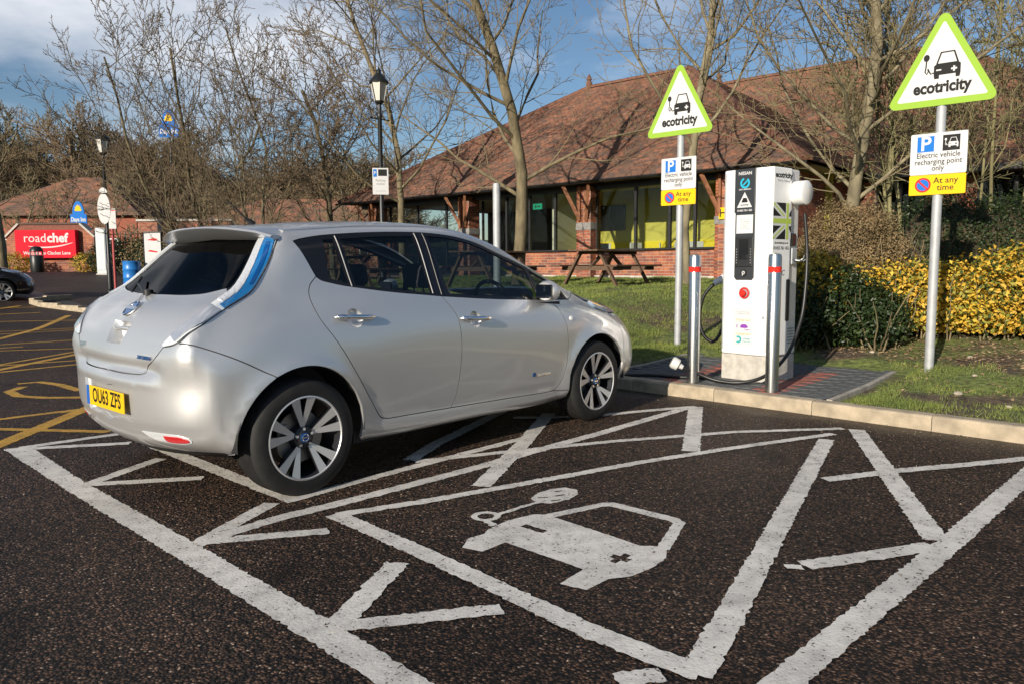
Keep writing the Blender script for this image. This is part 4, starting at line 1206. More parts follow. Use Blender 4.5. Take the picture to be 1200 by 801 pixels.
# ---- wheels
def wheel(x, y, s, parent, steer=0):
    w = bpy.data.objects.new('wheel', None); w.empty_display_size = .1; COL.objects.link(w); w.parent = parent
    w.location = (x, y, HUB_Z); w.rotation_euler = (0, 0, (0 if s < 0 else math.pi) + steer)
    # local: outer face toward -y
    ty = MB()
    pr_ = [(.224, .095), (.232, .108), (.262, .112), (.298, .104), (.312, .094), (.3215, .082)]
    full = [(r_, -h) for r_, h in pr_]
    tread = []
    for k in range(9):
        h = -.075 + k * .15 / 8
        tread.append((.3225 if k % 2 == 0 else .3225, h - .004)); 
        if k < 8: tread += [(.3225, h + .0055), (.316, h + .0065), (.316, h + .0125)]
    ty.lathe(full + tread + [(r_, h) for r_, h in pr_[::-1]] + [(.224, -.095)], axis='y', n=64, caps=False)
    ty.build('tyre', MT.rubber, w, smooth=40)
    rm = MB()
    rm.lathe([(.2335, -.100), (.2335, -.106), (.226, -.108), (.222, -.102), (.214, -.096), (.209, -.06), (.205, .09), (.222, .10)], axis='y', n=56, caps=False)
    rim = rm.build('rim', MT.alloy_dark, w, smooth=40)
    lip_ = MB(); lip_.lathe([(.2330, -.1055), (.2335, -.1085), (.2255, -.1105), (.2215, -.105)], axis='y', n=56, caps=False); lip_.build('rim_lip', MT.alloy, rim, smooth=40)
    hb = MB(); hb.lathe([(.072, -.02), (.070, -.055), (.060, -.075), (.036, -.082), (.030, -.088), (.001, -.089)], axis='y', n=32, caps=False); hub = hb.build('hub', MT.alloy_dark, rim, smooth=40)
    for k in range(5):
        a = math.pi / 2 + .06 + k * 2 * math.pi / 5
        for sg in (-1, 1):
            an = a + sg * .225
            c_, s_ = math.cos(an), math.sin(an); tx, tz = -s_, c_
            c0, s0 = math.cos(a + sg * .11), math.sin(a + sg * .11)
            fb_ = MB()
            # face: narrow at the hub, wide and flat at the rim
            def P_(r_, t_, y_): return (c_ * r_ + tx * t_, y_, s_ * r_ + tz * t_)
            rr_ = [(.058, .011, -.073), (.12, .0165, -.085), (.18, .0225, -.097), (.223, .0275, -.1055)]
            # lean the inner end toward the pair's axis
            def sh(r_): return -sg * .012 * (1 - (r_ - .062) / .16)
            V = []
            for r_, hw, y_ in rr_:
                V += [P_(r_, -hw + sh(r_), y_), P_(r_, hw + sh(r_), y_), P_(r_, -hw * .75 + sh(r_), y_ + .042), P_(r_, hw * .75 + sh(r_), y_ + .042)]
            F, I = [], []
            for i in range(3):
                o_ = i * 4
                F += [(o_, o_ + 1, o_ + 5, o_ + 4), (o_ + 1, o_ + 3, o_ + 7, o_ + 5), (o_ + 2, o_, o_ + 4, o_ + 6)]; I += [0, 1, 1]
            F += [(12, 13, 15, 14), (0, 2, 3, 1)]; I += [1, 1]
            fb_.V, fb_.F, fb_.I = V, F, I
            fb_.build('spoke', [MT.alloy, MT.alloy_dark], rim)
        an = a + math.pi / 5
        nb = MB(); nb.tube([(math.cos(a) * .048, -.06, math.sin(a) * .048), (math.cos(a) * .048, -.088, math.sin(a) * .048)], [.011, .009], n=8); nb.build('wheel_nut', MT.chrome, rim, smooth=30)
    cp = MB(); cp.lathe([(.028, -.086), (.027, -.0915), (.001, -.0935)], axis='y', n=24, caps=False); cp.build('centre_cap', MT.lamp_deep, hub, smooth=40)
    bg_ = MB(); bg_.tube([(.019 * math.cos(t_), -.0925, .019 * math.sin(t_)) for t_ in np.linspace(0, 6.2832, 21)[:-1]], .0028, n=6, closed=True); bg_.box((0, -.0935, 0), (.046, .004, .009)); bg_.build('badge', MT.chrome, hub, smooth=40)
    dk = MB(); dk.lathe([(.06, -.03), (.145, -.032), (.146, -.012), (.06, -.010)], axis='y', n=40, caps=False); dk.build('brake_disc', MT.disc, w, smooth=30)
    cl = MB(); cl.box((-.11, -.025, .03), (.07, .05, .10)); cl.build('brake_caliper', MT.disc, w, bevel=.008)
    return w
wheels = [wheel(HUB_R, -.772, -1, car), wheel(HUB_F, -.775, -1, car), wheel(HUB_R, .772, 1, car), wheel(HUB_F, .775, 1, car)]
# ---- wheel-house liners, floor, cabin
for (cx, cz, r_) in (ARCH_R, ARCH_F):
    for s in (-1, 1):
        b = MB(); n = 28; r2 = r_ + .012
        an = [R(-4 + (188) * i / (n - 1)) for i in range(n)]
        for y in (.865, .60, .55): b.V += [(cx + (r2 if y > .56 else r2 * .3) * math.cos(a), s * y, cz + (r2 if y > .56 else r2 * .3) * math.sin(a)) for a in an]
        b.F = [(i, i + 1, n + i + 1, n + i) for i in range(n - 1)] + [(n + i, n + i + 1, 2 * n + i + 1, 2 * n + i) for i in range(n - 1)]; b.I = [0] * len(b.F)
        b.build('wheel_arch_liner', MT.plastic, car, smooth=60)
b = MB(); b.box((1.35, 0, .25), (1.9, 1.5, .10)); b.box((0, 0, .33), (1.0, 1.06, .10)); b.box((2.85, 0, .30), (1.1, 1.06, .10)); b.box((-.1, 0, .62), (.75, 1.02, .06)); b.box((2.45, 0, .72), (.05, 1.30, .50))
b.box((1.35, -.70, .30), (1.7, .08, .12)); b.box((1.35, .70, .30), (1.7, .08, .12))
b.build('floor_pan', MT.interior, car)
b = MB(); b.prism([(2.10, .70), (2.12, .93), (2.30, .98), (2.62, .99), (2.6, .70)], (0, .70, 0), (1, 0, 0), (0, 0, 1), 1.40); b.build('dashboard', MT.interior, car, bevel=.03)
def seat(x, y, w, rec=.24, head=True, base=.42):
    s = bpy.data.objects.new('seat', None); COL.objects.link(s); s.parent = car; s.location = (x, y, 0)
    b = MB(); b.box((0, 0, base), (.52, w, .16)); b.build('seat_cushion', MT.seat, s, bevel=.05)
    b = MB(); b.prism([(-.10, base), (-.24 - rec * .3, base + .62), (-.36 - rec * .3, base + .60), (-.27, base)], (0, w / 2, 0), (1, 0, 0), (0, 0, 1), w); b.build('backrest', MT.seat, s, bevel=.05)
    if head:
        for yy_ in ([0] if w < .7 else [-w * .32, w * .32]):
            b = MB(); b.box((-.36, yy_, base + .76), (.10, .26, .17), mat=Matrix.Rotation(R(-10), 3, 'Y')); b.build('headrest', MT.seat, s, bevel=.04)
            for sy_ in (-.05, .05):
                b = MB(); b.tube([(-.35, yy_ + sy_, base + .58), (-.355, yy_ + sy_, base + .72)], .007, n=6); b.build('headrest_post', MT.chrome, s)
seat(1.62, -.37, .50); seat(1.62, .37, .50); seat(.72, 0, 1.26, base=.44)
b = MB(); b.tube([(2.02 - .05 * math.sin(a), -.37 + .18 * math.cos(a), .96 + .17 * math.sin(a)) for a in np.linspace(0, 6.2832, 25)[:-1]], .016, n=8, closed=True); b.tube([(2.02, -.37, .96), (2.2, -.37, .88)], .03, n=10); b.build('steering_wheel', MT.plastic, car, smooth=50)
b = MB(); b.box((.90, 0, 1.462), (1.15, .90, .02)); b.build('headlining', mat('headlining', (.42, .41, .39), .9), car)
for s in (-1, 1):
    b = MB(); b.box((1.35, s * .795, .70), (1.9, .03, .55)); b.box((-.02, s * .69, .90), (.5, .03, .42)); b.build('door_lining', MT.interior, car)
# ================================================================== street furniture
MT.steel = mat('brushed_steel', (.55, .55, .54), .28, 1.0, var=.06, vs=3, stretch=(60, 60, .6))
MT.galv = mat('galvanised_steel', (.40, .41, .42), .6, .25, var=.10, vs=9)
MT.red_band = mat('red_reflective', (.66, .03, .02), .65, spec=.15)
MT.white_sheet = mat('white_sheet', (.60, .60, .60), .7, var=.04, vs=3, spec=.2)
MT.charger_white = mat('charger_white', (.82, .82, .81), .28, var=.03, vs=3, coat=.3)
MT.dark_panel = mat('charcoal_panel', (.035, .038, .042), .3)
MT.sign_green = mat('lime_green', (.28, .46, .05), .7, spec=.2)
MT.lime = mat('lime_band', (.42, .55, .08), .35)
MT.sign_black = mat('sign_black', (.018, .018, .018), .7, spec=.2)
MT.sign_blue = mat('sign_blue', (.012, .16, .55), .7, spec=.2)
MT.sign_yellow = mat('sign_yellow', (.82, .50, .010), .7, spec=.2)
MT.sign_red = mat('sign_red', (.62, .03, .03), .7, spec=.2)
MT.cyan = mat('cyan_print', (.02, .42, .60), .35)
MT.purple = mat('purple_print', (.25, .05, .38), .4)
MT.orange = mat('orange_print', (.75, .45, .14), .4)
MT.grey_print = mat('grey_print', (.30, .30, .30), .5)
MT.teal = mat('teal_print', (.03, .35, .38), .4)
MT.concrete = mat('plinth_concrete', (.48, .45, .40), .85, var=.15, vs=12, bump=.25, bs=80)
MT.cable = mat('black_cable', (.012, .012, .012), .4)

# ---- steel bollards
def bollard(x, y, label):
    z0 = .120
    e = empty('bollard', (x, y, z0), 0, label, 'bollard', 'steel bollards guarding the charger')
    b = MB(); b.lathe([(.057, 0), (.057, 1.19), (.050, 1.213), (.02, 1.222), (.001, 1.223)], n=32); b.build('post', MT.steel, e, smooth=40)
    b = MB(); b.lathe([(.0578, 1.055), (.0578, 1.105)], n=32, caps=False); b.build('red_band', MT.red_band, e, smooth=40)
bollard(4.30, -.86, 'stainless steel bollard with red band standing beside the resting charging gun')
bollard(4.26, -1.66, 'stainless steel bollard with red band overlapping the front corner of the white charger')

# ---- rapid charger; local -x = front, -y = right-hand side
CH = empty('rapid_charger', (4.98, -1.20, .120), R(-6), 'tall white rapid charger with dark screen panel and union flag in green and black', 'charger')
W_, D_, H_ = .54, .52, 2.03
b = MB(); b.box((0, 0, .125), (D_ - .03, W_ - .03, .25)); b.build('plinth', MT.concrete, CH, bevel=.006)
b = MB()
hx, hy = D_ / 2, W_ / 2
outl = [(-hx, hy - .03), (-hx - .012, 0), (-hx, -hy + .0), (-hx + .30, -hy - .02), (-hx + .325, -hy + .005), (hx, -hy + .02), (hx, hy), (-hx + .03, hy)]
b.prism(outl, (0, 0, .255), (1, 0, 0), (0, 1, 0), H_ - .255)
cab = b.build('cabinet', MT.charger_white, CH, bevel=.012)
Xf, Yf = (0, -1, 0), (0, 0, 1)
fx = -hx - .014
# dark information panel, upper half proud of the lower
b = MB(); b.prism([(-.125, 1.62), (.095, 1.62), (.095, 2.028), (-.125, 2.028)], (fx + .004, 0, 0), Xf, Yf, .014); p1c = b.build('header_panel', MT.dark_panel, CH, bevel=.004)
b = MB(); b.prism([(-.115, 1.00), (-.095, .975), (.075, .975), (.095, 1.00), (.095, 1.62), (-.115, 1.62)], (fx + .004, 0, 0), Xf, Yf, .010); p2c = b.build('screen_panel', MT.dark_panel, CH, bevel=.004)
text('lettering', 'NISSAN', .042, MT.white_sheet, p1c, (fx - .0105, .015, 1.985), Xf, Yf, .0005, .02)
b = MB(); b.tube([(fx - .0115, .015 - .042 * math.sin(a), 1.895 + .042 * math.cos(a)) for a in np.linspace(.6, 6.0, 28)], .010, n=6); b.V = [(fx - .0108 + (v[0] - fx + .0115) * .1, v[1], v[2]) for v in b.V]; b.build('logo_ring', MT.cyan, p1c)
b = MB(); b.beam((fx - .0108, .035, 1.875), (fx - .0108, -.010, 1.915), .014, .002, up=(-1, 0, 0)); b.build('logo_tick', MT.cyan, p1c)
text('lettering', 'ZERO EMISSION', .018, MT.white_sheet, p1c, (fx - .0105, .015, 1.835), Xf, Yf, .0005, .02)
b = MB(); b.prism([(-.095, 1.665), (.065, 1.665), (-.015, 1.81)], (fx - .0105, 0, 0), Xf, Yf, .0015); tri = b.build('small_triangle', MT.white_sheet, p1c)
b = MB(); b.prism([(-.045, 1.725), (-.03, 1.755), (.005, 1.755), (.018, 1.725), (.018, 1.712), (-.045, 1.712)], (fx - .0121, 0, 0), Xf, Yf, .0008); b.build('car_symbol', MT.sign_black, p1c)
text('lettering', 'ecotricity', .022, MT.sign_black, p1c, (fx - .0123, .015, 1.69), Xf, Yf, .0004, .03)
text('lettering', '01453 761 455', .026, MT.white_sheet, p1c, (fx - .0107, .012, 1.636), Xf, Yf, .0004, .02)
b = MB(); b.prism([(-.098, 1.42), (.078, 1.42), (.078, 1.595), (-.098, 1.595)], (fx - .0065, 0, 0), Xf, Yf, .002); nt_ = b.build('notice', MT.white_sheet, p2c)
text('lettering', 'How to use\nthis charger\n1 Tap card\n2 Plug in\n3 Press start', .020, MT.grey_print, p2c, (fx - .0088, .012, 1.51), Xf, Yf, .0003, 0, line=1.1)
b = MB(); b.prism([(-.105, 1.10), (.085, 1.10), (.085, 1.385), (-.105, 1.385)], (fx - .0062, 0, 0), Xf, Yf, .010); scr = b.build('screen_bezel', MT.plastic, p2c, bevel=.006)
b = MB(); b.prism([(-.06, 1.17), (.04, 1.17), (.04, 1.365), (-.06, 1.365)], (fx - .0164, 0, 0), Xf, Yf, .002); b.build('screen', MT.gloss_black, p2c)
for sy in (-.085, .065):
    for k in range(6):
        b = MB(); b.box((fx - .0168, -sy, 1.14 + k * .026), (.002, .010, .008)); b.build('key', MT.grey_print, p2c)
b = MB(); b.lathe([(.036, 0), (.034, -.004), (.001, -.004)], c=(fx - .0062, .01, 1.04), axis='x', n=20); b.build('card_reader', MT.sign_black, p2c, smooth=30)
b = MB(); b.tube([(fx - .0115, .01 + .012 * math.cos(a), 1.045 + .012 * math.sin(a)) for a in np.linspace(0, 6.28, 13)[:-1]], .005, n=5, closed=True); b.beam((fx - .0115, .014, 1.035), (fx - .0115, .022, 1.017), .008, .004, up=(-1, 0, 0)); b.build('reader_symbol', MT.white_sheet, p2c)
b = MB(); b.lathe([(.060, .004), (.060, -.004), (.056, -.008), (.001, -.008)], c=(fx + .004, .0, .85), axis='x', n=28); eb = b.build('stop_button_plate', MT.grey_print, CH, smooth=30)
b = MB(); b.tube([(fx - .006, .0 + .046 * math.cos(a), .85 + .046 * math.sin(a)) for a in np.linspace(0, 6.28, 29)[:-1]], .009, n=6, closed=True); b.build('red_ring', MT.sign_red, CH)
b = MB(); b.lathe([(.022, 0), (.022, -.02), (.030, -.022), (.030, -.036), (.022, -.042), (.001, -.042)], c=(fx, .0, .85), axis='x', n=20); b.build('stop_button', MT.red_band, CH, smooth=30)
# poster of charge-card logos
b = MB(); b.prism([(-.11, .28 + .06), (.10, .28 + .06), (.10, .70), (-.11, .70)], (fx + .004, 0, 0), Xf, Yf, .003); pst = b.build('poster', MT.white_sheet, CH)
fr = MB()
for (a0, b0, a1, b1) in ((-.11, .34, .10, .34), (.10, .34, .10, .70), (.10, .70, -.11, .70), (-.11, .70, -.11, .34)): fr.beam((fx + .0002, -a0, b0), (fx + .0002, -a1, b1), .003, .0008, up=(-1, 0, 0))
fr.build('poster_border', mat('poster_border', (.70, .62, .66), .5), pst)
px = fx - .0002
text('lettering', 'Any questions about\ncharging your vehicle', .016, MT.grey_print, pst, (px, .005, .66), Xf, Yf, .0003, 0)
text('lettering', 'ChargeCard', .032, MT.orange, pst, (px, .005, .59), Xf, Yf, .0003, .01)
text('lettering', 'ChargeCard', .032, MT.orange, pst, (px, .005, .455), Xf, Yf, .0003, .01)
b = MB(); b.prism([(-.04, .525), (-.02, .548), (.02, .55), (.04, .535), (.05, .522), (.03, .512), (-.03, .512)], (px + .0002, 0, 0), Xf, Yf, .0006); b.build('purple_car_logo', MT.purple, pst)
b = MB(); b.box((px, .072, .53), (.0012, .008, .035)); b.build('pump_logo', MT.purple, pst)
text('lettering', 'Plugged in', .018, MT.purple, pst, (px, -.045, .498), Xf, Yf, .0003, .01)
b = MB(); b.tube([(px, .055 + .026 * math.cos(a), .40 + .026 * math.sin(a)) for a in np.linspace(.9, 5.4, 20)], .011, n=6); b.V = [(px + (v[0] - px) * .06, v[1], v[2]) for v in b.V]; b.build('charge_logo', MT.teal, pst)
text('lettering', 'charge\nyour car', .026, MT.teal, pst, (px, -.035, .398), Xf, Yf, .0003, .01)
# right-hand side: brand, flag, phone number, holster
sx0 = -hx + .012; sy = -hy - .0205
Xs = Vector((.30, -.02, 0)).normalized(); Ys = Vector((0, 0, 1)); Ns = Xs.cross(Ys)
def SO(a, z, o=0.0): return Vector((-hx, -hy, 0)) + Xs * a + Ys * z + Ns * (.0005 + o)
text('lettering', 'ecotricity', .072, MT.sign_black, CH, SO(.165, 1.955), Xs, Ys, .0006, .035)
text('lettering', 'Electric Highway', .030, MT.grey_print, CH, SO(.165, 1.905), Xs, Ys, .0004, .0)
flag = MB(); flag.prism([(0.0, 1.36), (.30, 1.36), (.30, 1.70), (0.0, 1.70)], SO(0, 0, -.001), Xs, Ys, .002); fl = flag.build('flag', MT.white_sheet, CH)
def fl_poly(pts, m, o, nm): b = MB(); b.prism(pts, SO(0, 0, o), Xs, Ys, .0008); b.build(nm, m, fl)
for nm, pts in (('flag_black', [(.0, 1.655), (.0, 1.575), (.135, 1.575)]), ('flag_black', [(.045, 1.70), (.205, 1.70), (.205, 1.60)]), ('flag_black', [(.265, 1.60), (.30, 1.64), (.30, 1.575), (.265, 1.575)]),
    ('flag_black', [(.0, 1.405), (.0, 1.485), (.135, 1.485)]), ('flag_black', [(.045, 1.36), (.205, 1.36), (.205, 1.46)]), ('flag_black', [(.265, 1.46), (.30, 1.42), (.30, 1.485), (.265, 1.485)])):
    fl_poly(pts, MT.sign_black, .0012, nm)
fl_poly([(0, 1.508), (.30, 1.508), (.30, 1.552), (0, 1.552)], MT.lime, .0016, 'flag_green'); fl_poly([(.218, 1.36), (.252, 1.36), (.252, 1.70), (.218, 1.70)], MT.lime, .0020, 'flag_green')
fl_poly([(.0, 1.69), (.012, 1.70), (.20, 1.575), (.17, 1.575)], MT.lime, .0014, 'flag_green'); fl_poly([(.0, 1.37), (.012, 1.36), (.20, 1.485), (.17, 1.485)], MT.lime, .0014, 'flag_green')
text('lettering', 'electrichighway.co.uk', .026, MT.sign_black, CH, SO(.15, 1.325), Xs, Ys, .0004, .02)
text('lettering', '01453 761 455', .042, MT.sign_black, CH, SO(.15, 1.275), Xs, Ys, .0004, .02)
text('lettering', 'DC', .075, MT.sign_black, CH, SO(.16, 1.04), Xs, Ys, .0004, .0, shear=.2)
b = MB(); b.lathe([(.10, -.13), (.115, -.12), (.115, -.01), (.105, .0), (.105, .03)], c=(hx - .14, -hy - .01, 1.80), axis='y', n=36); b.build('connector_hood', MT.charger_white, CH, smooth=40)
b = MB(); b.box((hx - .12, -hy + .008, 1.20), (.10, .05, .16)); b.build('holster', MT.galv, CH, bevel=.01)
b = MB(); b.box((hx - .13, -hy + .002, 1.36), (.08, .03, .12)); b.build('side_window', MT.gloss_black, CH, bevel=.008)
for k in (-.04, .04):
    b = MB(); b.tube([(hx - .12 + k, -hy - .01, 1.17), (hx - .12 + k, -hy - .09, 1.155), (hx - .12 + k, -hy - .13, 1.18), (hx - .12 + k, -hy - .135, 1.21)], .008, n=8); b.build('cable_hook', MT.chrome, CH, smooth=50)
b = MB(); b.box((-hx + .27, -hy - .022, .78), (.05, .03, .40)); b.build('side_grip', MT.plastic, CH, bevel=.012)
b = MB(); b.lathe([(.09, .0), (.095, .03), (.085, .05), (.001, .055)], c=(hx - .20, hy, 1.68), axis='y', n=28); b.build('connector_hood', MT.charger_white, CH, smooth=40)

b = MB()
for (y0, z0, y1, z1) in ((.235, .30, .235, 2.0), (-.235, .30, -.235, .93), (.235, .30, -.235, .30)):
    b.beam((fx + .0115, y0, z0), (fx + .0115, y1, z1), .004, .002, up=(-1, 0, 0))
b.build('door_seam', MT.grey_print, CH)
b = MB(); b.lathe([(.014, 0), (.014, -.006), (.001, -.006)], c=(fx + .010, -.20, .62), axis='x', n=14); b.build('lock', MT.galv, CH, smooth=30)
for zz in (.33, .97, 1.95):
    b = MB(); b.lathe([(.006, 0), (.006, -.003), (.001, -.003)], c=(fx + .012, .215, zz), axis='x', n=10); b.build('screw', MT.galv, CH)
for k in range(6):
    b = MB(); b.box((.10, -hy + .006, .36 + k * .028), (.22, .006, .010)); b.build('vent_slot', MT.grey_print, CH)

# ---- charging cables
def bez(pts, n=14):
    out = []
    p = [Vector(q) for q in pts]
    for i in range(len(p) - 1):
        m0 = (p[min(i + 1, len(p) - 1)] - p[max(i - 1, 0)]) / 2; m1 = (p[min(i + 2, len(p) - 1)] - p[i]) / 2
        for j in range(n):
            t = j / n
            out.append((2 * t ** 3 - 3 * t * t + 1) * p[i] + (t ** 3 - 2 * t * t + t) * m0 + (-2 * t ** 3 + 3 * t * t) * p[i + 1] + (t ** 3 - t * t) * m1)
    out.append(p[-1]); return out
c1 = empty('charging_cable', (4.3, -1.0, .12), 0, 'black cable running down the charger and past the bollards to a pale charging gun', 'cable')
def rel(o, pts): return [Vector(p) - Vector(o) for p in pts]
b = MB(); b.tube(rel((4.3, -1.0, .12), bez([(5.05, -1.60, 1.72), (5.06, -1.63, 1.35), (5.02, -1.64, 1.0), (4.95, -1.63, .7), (4.78, -1.58, .40), (4.55, -1.48, .22), (4.42, -1.30, .150), (4.36, -1.08, .155), (4.30, -.92, .21), (4.21, -.80, .27)])), .017, n=10); b.build('cable_line', MT.cable, c1, smooth=60)
gd = Vector((-.35, .55, .35)).normalized(); g0 = Vector((4.21, -.80, .27))
b = MB(); b.tube(rel((4.3, -1.0, .12), [g0, g0 + gd * .04, g0 + gd * .05, g0 + gd * .10, g0 + gd * .12]), [.022, .030, .055, .058, .048], n=18); b.build('charging_gun', mat('gun_grey', (.62, .62, .60), .4), c1, smooth=35)
c2 = empty('charging_cable', (4.2, 0, .12), 0, 'black cable lying along the kerb edge to the silver car nose', 'cable')
b = MB(); b.tube(rel((4.2, 0, .12), bez([(3.70, 0.05, .70), (3.80, .04, .62), (3.88, .0, .40), (4.00, -.05, .20), (4.22, -.12, .142), (4.36, -.35, .138), (4.42, -.60, .138), (4.52, -.80, .138), (4.60, -.92, .138)])), .016, n=10); b.build('cable_line', MT.cable, c2, smooth=60)
b = MB(); b.tube(rel((4.2, 0, .12), [(3.66, .05, .72), (3.74, .05, .66)]), [.045, .03], n=14); b.build('plug', MT.plastic, c2, smooth=40)
c3 = empty('charging_cable', (5.0, -.8, .12), 0, 'black cable hanging in a loop from the left side of the charger', 'cable')
b = MB(); b.tube(rel((5.0, -.8, .12), bez([(5.06, -.87, 1.10), (5.02, -.72, 1.06), (4.98, -.60, .92), (4.97, -.56, .70), (4.98, -.60, .52), (5.02, -.70, .45), (5.05, -.78, .60), (5.06, -.80, .85), (5.07, -.86, 1.0)])), .017, n=10); b.build('cable_line', MT.cable, c3, smooth=60)
b = MB(); b.tube(rel((5.0, -.8, .12), [(5.06, -.90, 1.13), (5.04, -.80, 1.11), (5.0, -.70, 1.05)]), [.05, .045, .028], n=14); b.build('charging_gun', MT.white_plastic, c3, smooth=40)

# ---- tall sign posts
def rounded(pts, r, n=5):
    out = []
    k = len(pts)
    for i in range(k):
        p, a, c = Vector(pts[i]), Vector(pts[i - 1]), Vector(pts[(i + 1) % k])
        u, v = (a - p).normalized(), (c - p).normalized()
        h = math.acos(max(-1, min(1, u.dot(v)))) / 2; d = r / math.tan(h)
        cc = p + (u + v).normalized() * (r / math.sin(h))
        s_, e_ = p + u * d, p + v * d
        a0 = math.atan2(s_.y - cc.y, s_.x - cc.x); a1 = math.atan2(e_.y - cc.y, e_.x - cc.x)
        while a1 - a0 > math.pi: a1 -= 2 * math.pi
        while a1 - a0 < -math.pi: a1 += 2 * math.pi
        for j in range(n + 1):
            t = a0 + (a1 - a0) * j / n; out.append((cc.x + r * math.cos(t), cc.y + r * math.sin(t)))
    return out
def ev_icon(parent, O, X, Y, s, m, light):
    """front view of a car with a plug on its lead; s = overall width"""
    O, X, Y = Vector(O), Vector(X), Vector(Y); N3 = X.cross(Y)
    def pr(pts, o, mm, nm): b = MB(); b.prism([(a * s, c * s) for a, c in pts], O + N3 * o, X, Y, .0008); b.build(nm, mm, parent)
    pr([(-.22, -.28), (-.22, -.02), (-.16, .03), (.40, .03), (.46, -.02), (.46, -.28), (.44, -.38), (.34, -.38), (.34, -.28), (-.08, -.28), (-.08, -.38), (-.20, -.38)], 0, m, 'car_symbol')
    pr([(-.17, .03), (-.06, .36), (.30, .36), (.41, .03)], 0.0001, m, 'car_symbol_roof')
    pr([(-.12, .04), (-.03, .32), (.27, .32), (.36, .04)], .0010, light, 'car_symbol_glass')
    pr([(.27, -.07), (.32, -.07), (.32, -.12), (.37, -.12), (.37, -.17), (.32, -.17), (.32, -.22), (.27, -.22), (.27, -.17), (.22, -.17), (.22, -.12), (.27, -.12)], .0010, light, 'plus_symbol')
    pr([(-.16, -.12), (-.03, -.12), (-.03, -.16), (-.16, -.16)], .0010, light, 'minus_symbol')
    pr([(-.42 + .08 * math.cos(a), .24 + .10 * math.sin(a)) for a in np.linspace(0, 6.28, 15)[:-1]], 0, m, 'plug_symbol')
    b = MB(); b.tube([O + (X * a + Y * c) * s + N3 * .0006 for a, c in ((-.42, .16), (-.43, -.02), (-.45, -.15), (-.40, -.22), (-.36, -.14), (-.38, -.06), (-.30, -.22), (-.22, -.20))], .010 * s * 2, n=5)
    b.V = [tuple(Vector(v) - N3 * ((Vector(v) - O).dot(N3) - .0006) * .9) for v in b.V]; b.build('lead_symbol', m, parent)
def sign_post(loc, rz, top, label, tri_z, plate_z):
    e = empty('ev_sign_post', loc, rz, label, 'sign', 'electric vehicle bay sign posts')
    b = MB(); b.lathe([(.0445, -.05), (.0445, top - .05), (.040, top - .04), (.001, top - .038)], n=24); b.build('pole', MT.galv, e, smooth=40)
    X, Y = Vector((0, -1, 0)), Vector((0, 0, 1))
    xf = -.0460
    s_ = 1.0; h_ = .93
    tri0 = [(-s_ / 2, 0), (s_ / 2, 0), (0, h_)]
    O = Vector((xf, 0, tri_z))
    b = MB(); b.prism(rounded(tri0, .055), O, X, Y, .004); tr = b.build('triangle_sign', MT.sign_green, e)
    c_ = Vector((0, h_ / 3)); inn = [tuple(c_ + (Vector(p) - c_) * .80) for p in tri0]
    b = MB(); b.prism(rounded(inn, .014, 3), O + Vector((-.0042, 0, 0)), X, Y, .001); b.build('white_field', MT.white_sheet, tr)
    ev_icon(tr, O + Vector((-.0056, 0, .385)), X, Y, .34, MT.sign_black, MT.white_sheet)
    text('lettering', 'ecotricity', .155, MT.sign_black, tr, O + Vector((-.0058, 0, .175)), X, Y, .0005, .040, .84)
    for zz in (tri_z + .18, tri_z + .62):
        b = MB(); b.lathe([(.047, -.02), (.047, .02)], c=(0, 0, zz), n=20, caps=False); b.build('clip', MT.galv, e, smooth=40)
    O2 = Vector((xf, 0, plate_z)); w, h1, h2 = .50, .40, .195
    b = MB(); b.prism(rounded([(-w / 2, 0), (w / 2, 0), (w / 2, h1), (-w / 2, h1)], .012, 2), O2 + Vector((0, 0, h2 + .004)), X, Y, .004); wp = b.build('parking_plate', MT.white_sheet, e)
    b = MB(); b.prism(rounded([(-w / 2, 0), (w / 2, 0), (w / 2, h2), (-w / 2, h2)], .012, 2), O2, X, Y, .004); yp = b.build('restriction_plate', MT.sign_yellow, e)
    zb = plate_z + h2
    def sq(cy, cz, a, m, nm, par): b = MB(); b.prism([(-a, -a), (a, -a), (a, a), (-a, a)], Vector((xf - .0042, -cy, cz)), X, Y, .0008); return b.build(nm, m, par)
    sq(-.115, zb + .300, .075, MT.sign_blue, 'blue_square', wp); text('lettering', 'P', .19, MT.white_sheet, wp, (xf - .0052, .115, zb + .298), X, Y, .0005, .02)
    sq(.110, zb + .300, .075, MT.sign_black, 'black_square', wp); ev_icon(wp, (xf - .0053, -.113, zb + .303), X, Y, .125, MT.white_sheet, MT.sign_black)
    text('lettering', 'Electric vehicle\nrecharging point\nonly', .074, MT.sign_black, wp, (xf - .0046, 0, zb + .125), X, Y, .0005, .008, .86, line=.86)
    cz = plate_z + h2 / 2; cy = .125
    b = MB(); b.lathe([(.072, 0), (.072, -.0008)], c=(xf - .0042, cy, cz), axis='x', n=28); b.build('red_roundel', MT.sign_red, yp)
    b = MB(); b.lathe([(.054, 0), (.054, -.0008)], c=(xf - .0052, cy, cz), axis='x', n=28); b.build('blue_roundel', MT.sign_blue, yp)
    b = MB(); b.beam((xf - .0063, cy + .045, cz + .045), (xf - .0063, cy - .045, cz - .045), .018, .001, up=(-1, 0, 0)); b.build('red_bar', MT.sign_red, yp)
    text('lettering', 'At any\ntime', .082, MT.sign_black, yp, (xf - .0046, -.075, cz + .002), X, Y, .0005, .01, line=.85)
    return e
sign_post((6.27, -2.44, lz(6.27, -2.44) - .02), R(2), 3.50, 'tall grey post with green ecotricity triangle standing before the yellow hedge', 2.66, 1.80)
sign_post((6.62, .64, lz(6.62, .64) - .02), R(0), 3.55, 'tall grey post with green ecotricity triangle standing before the picnic table lawn', 2.72, 1.84)
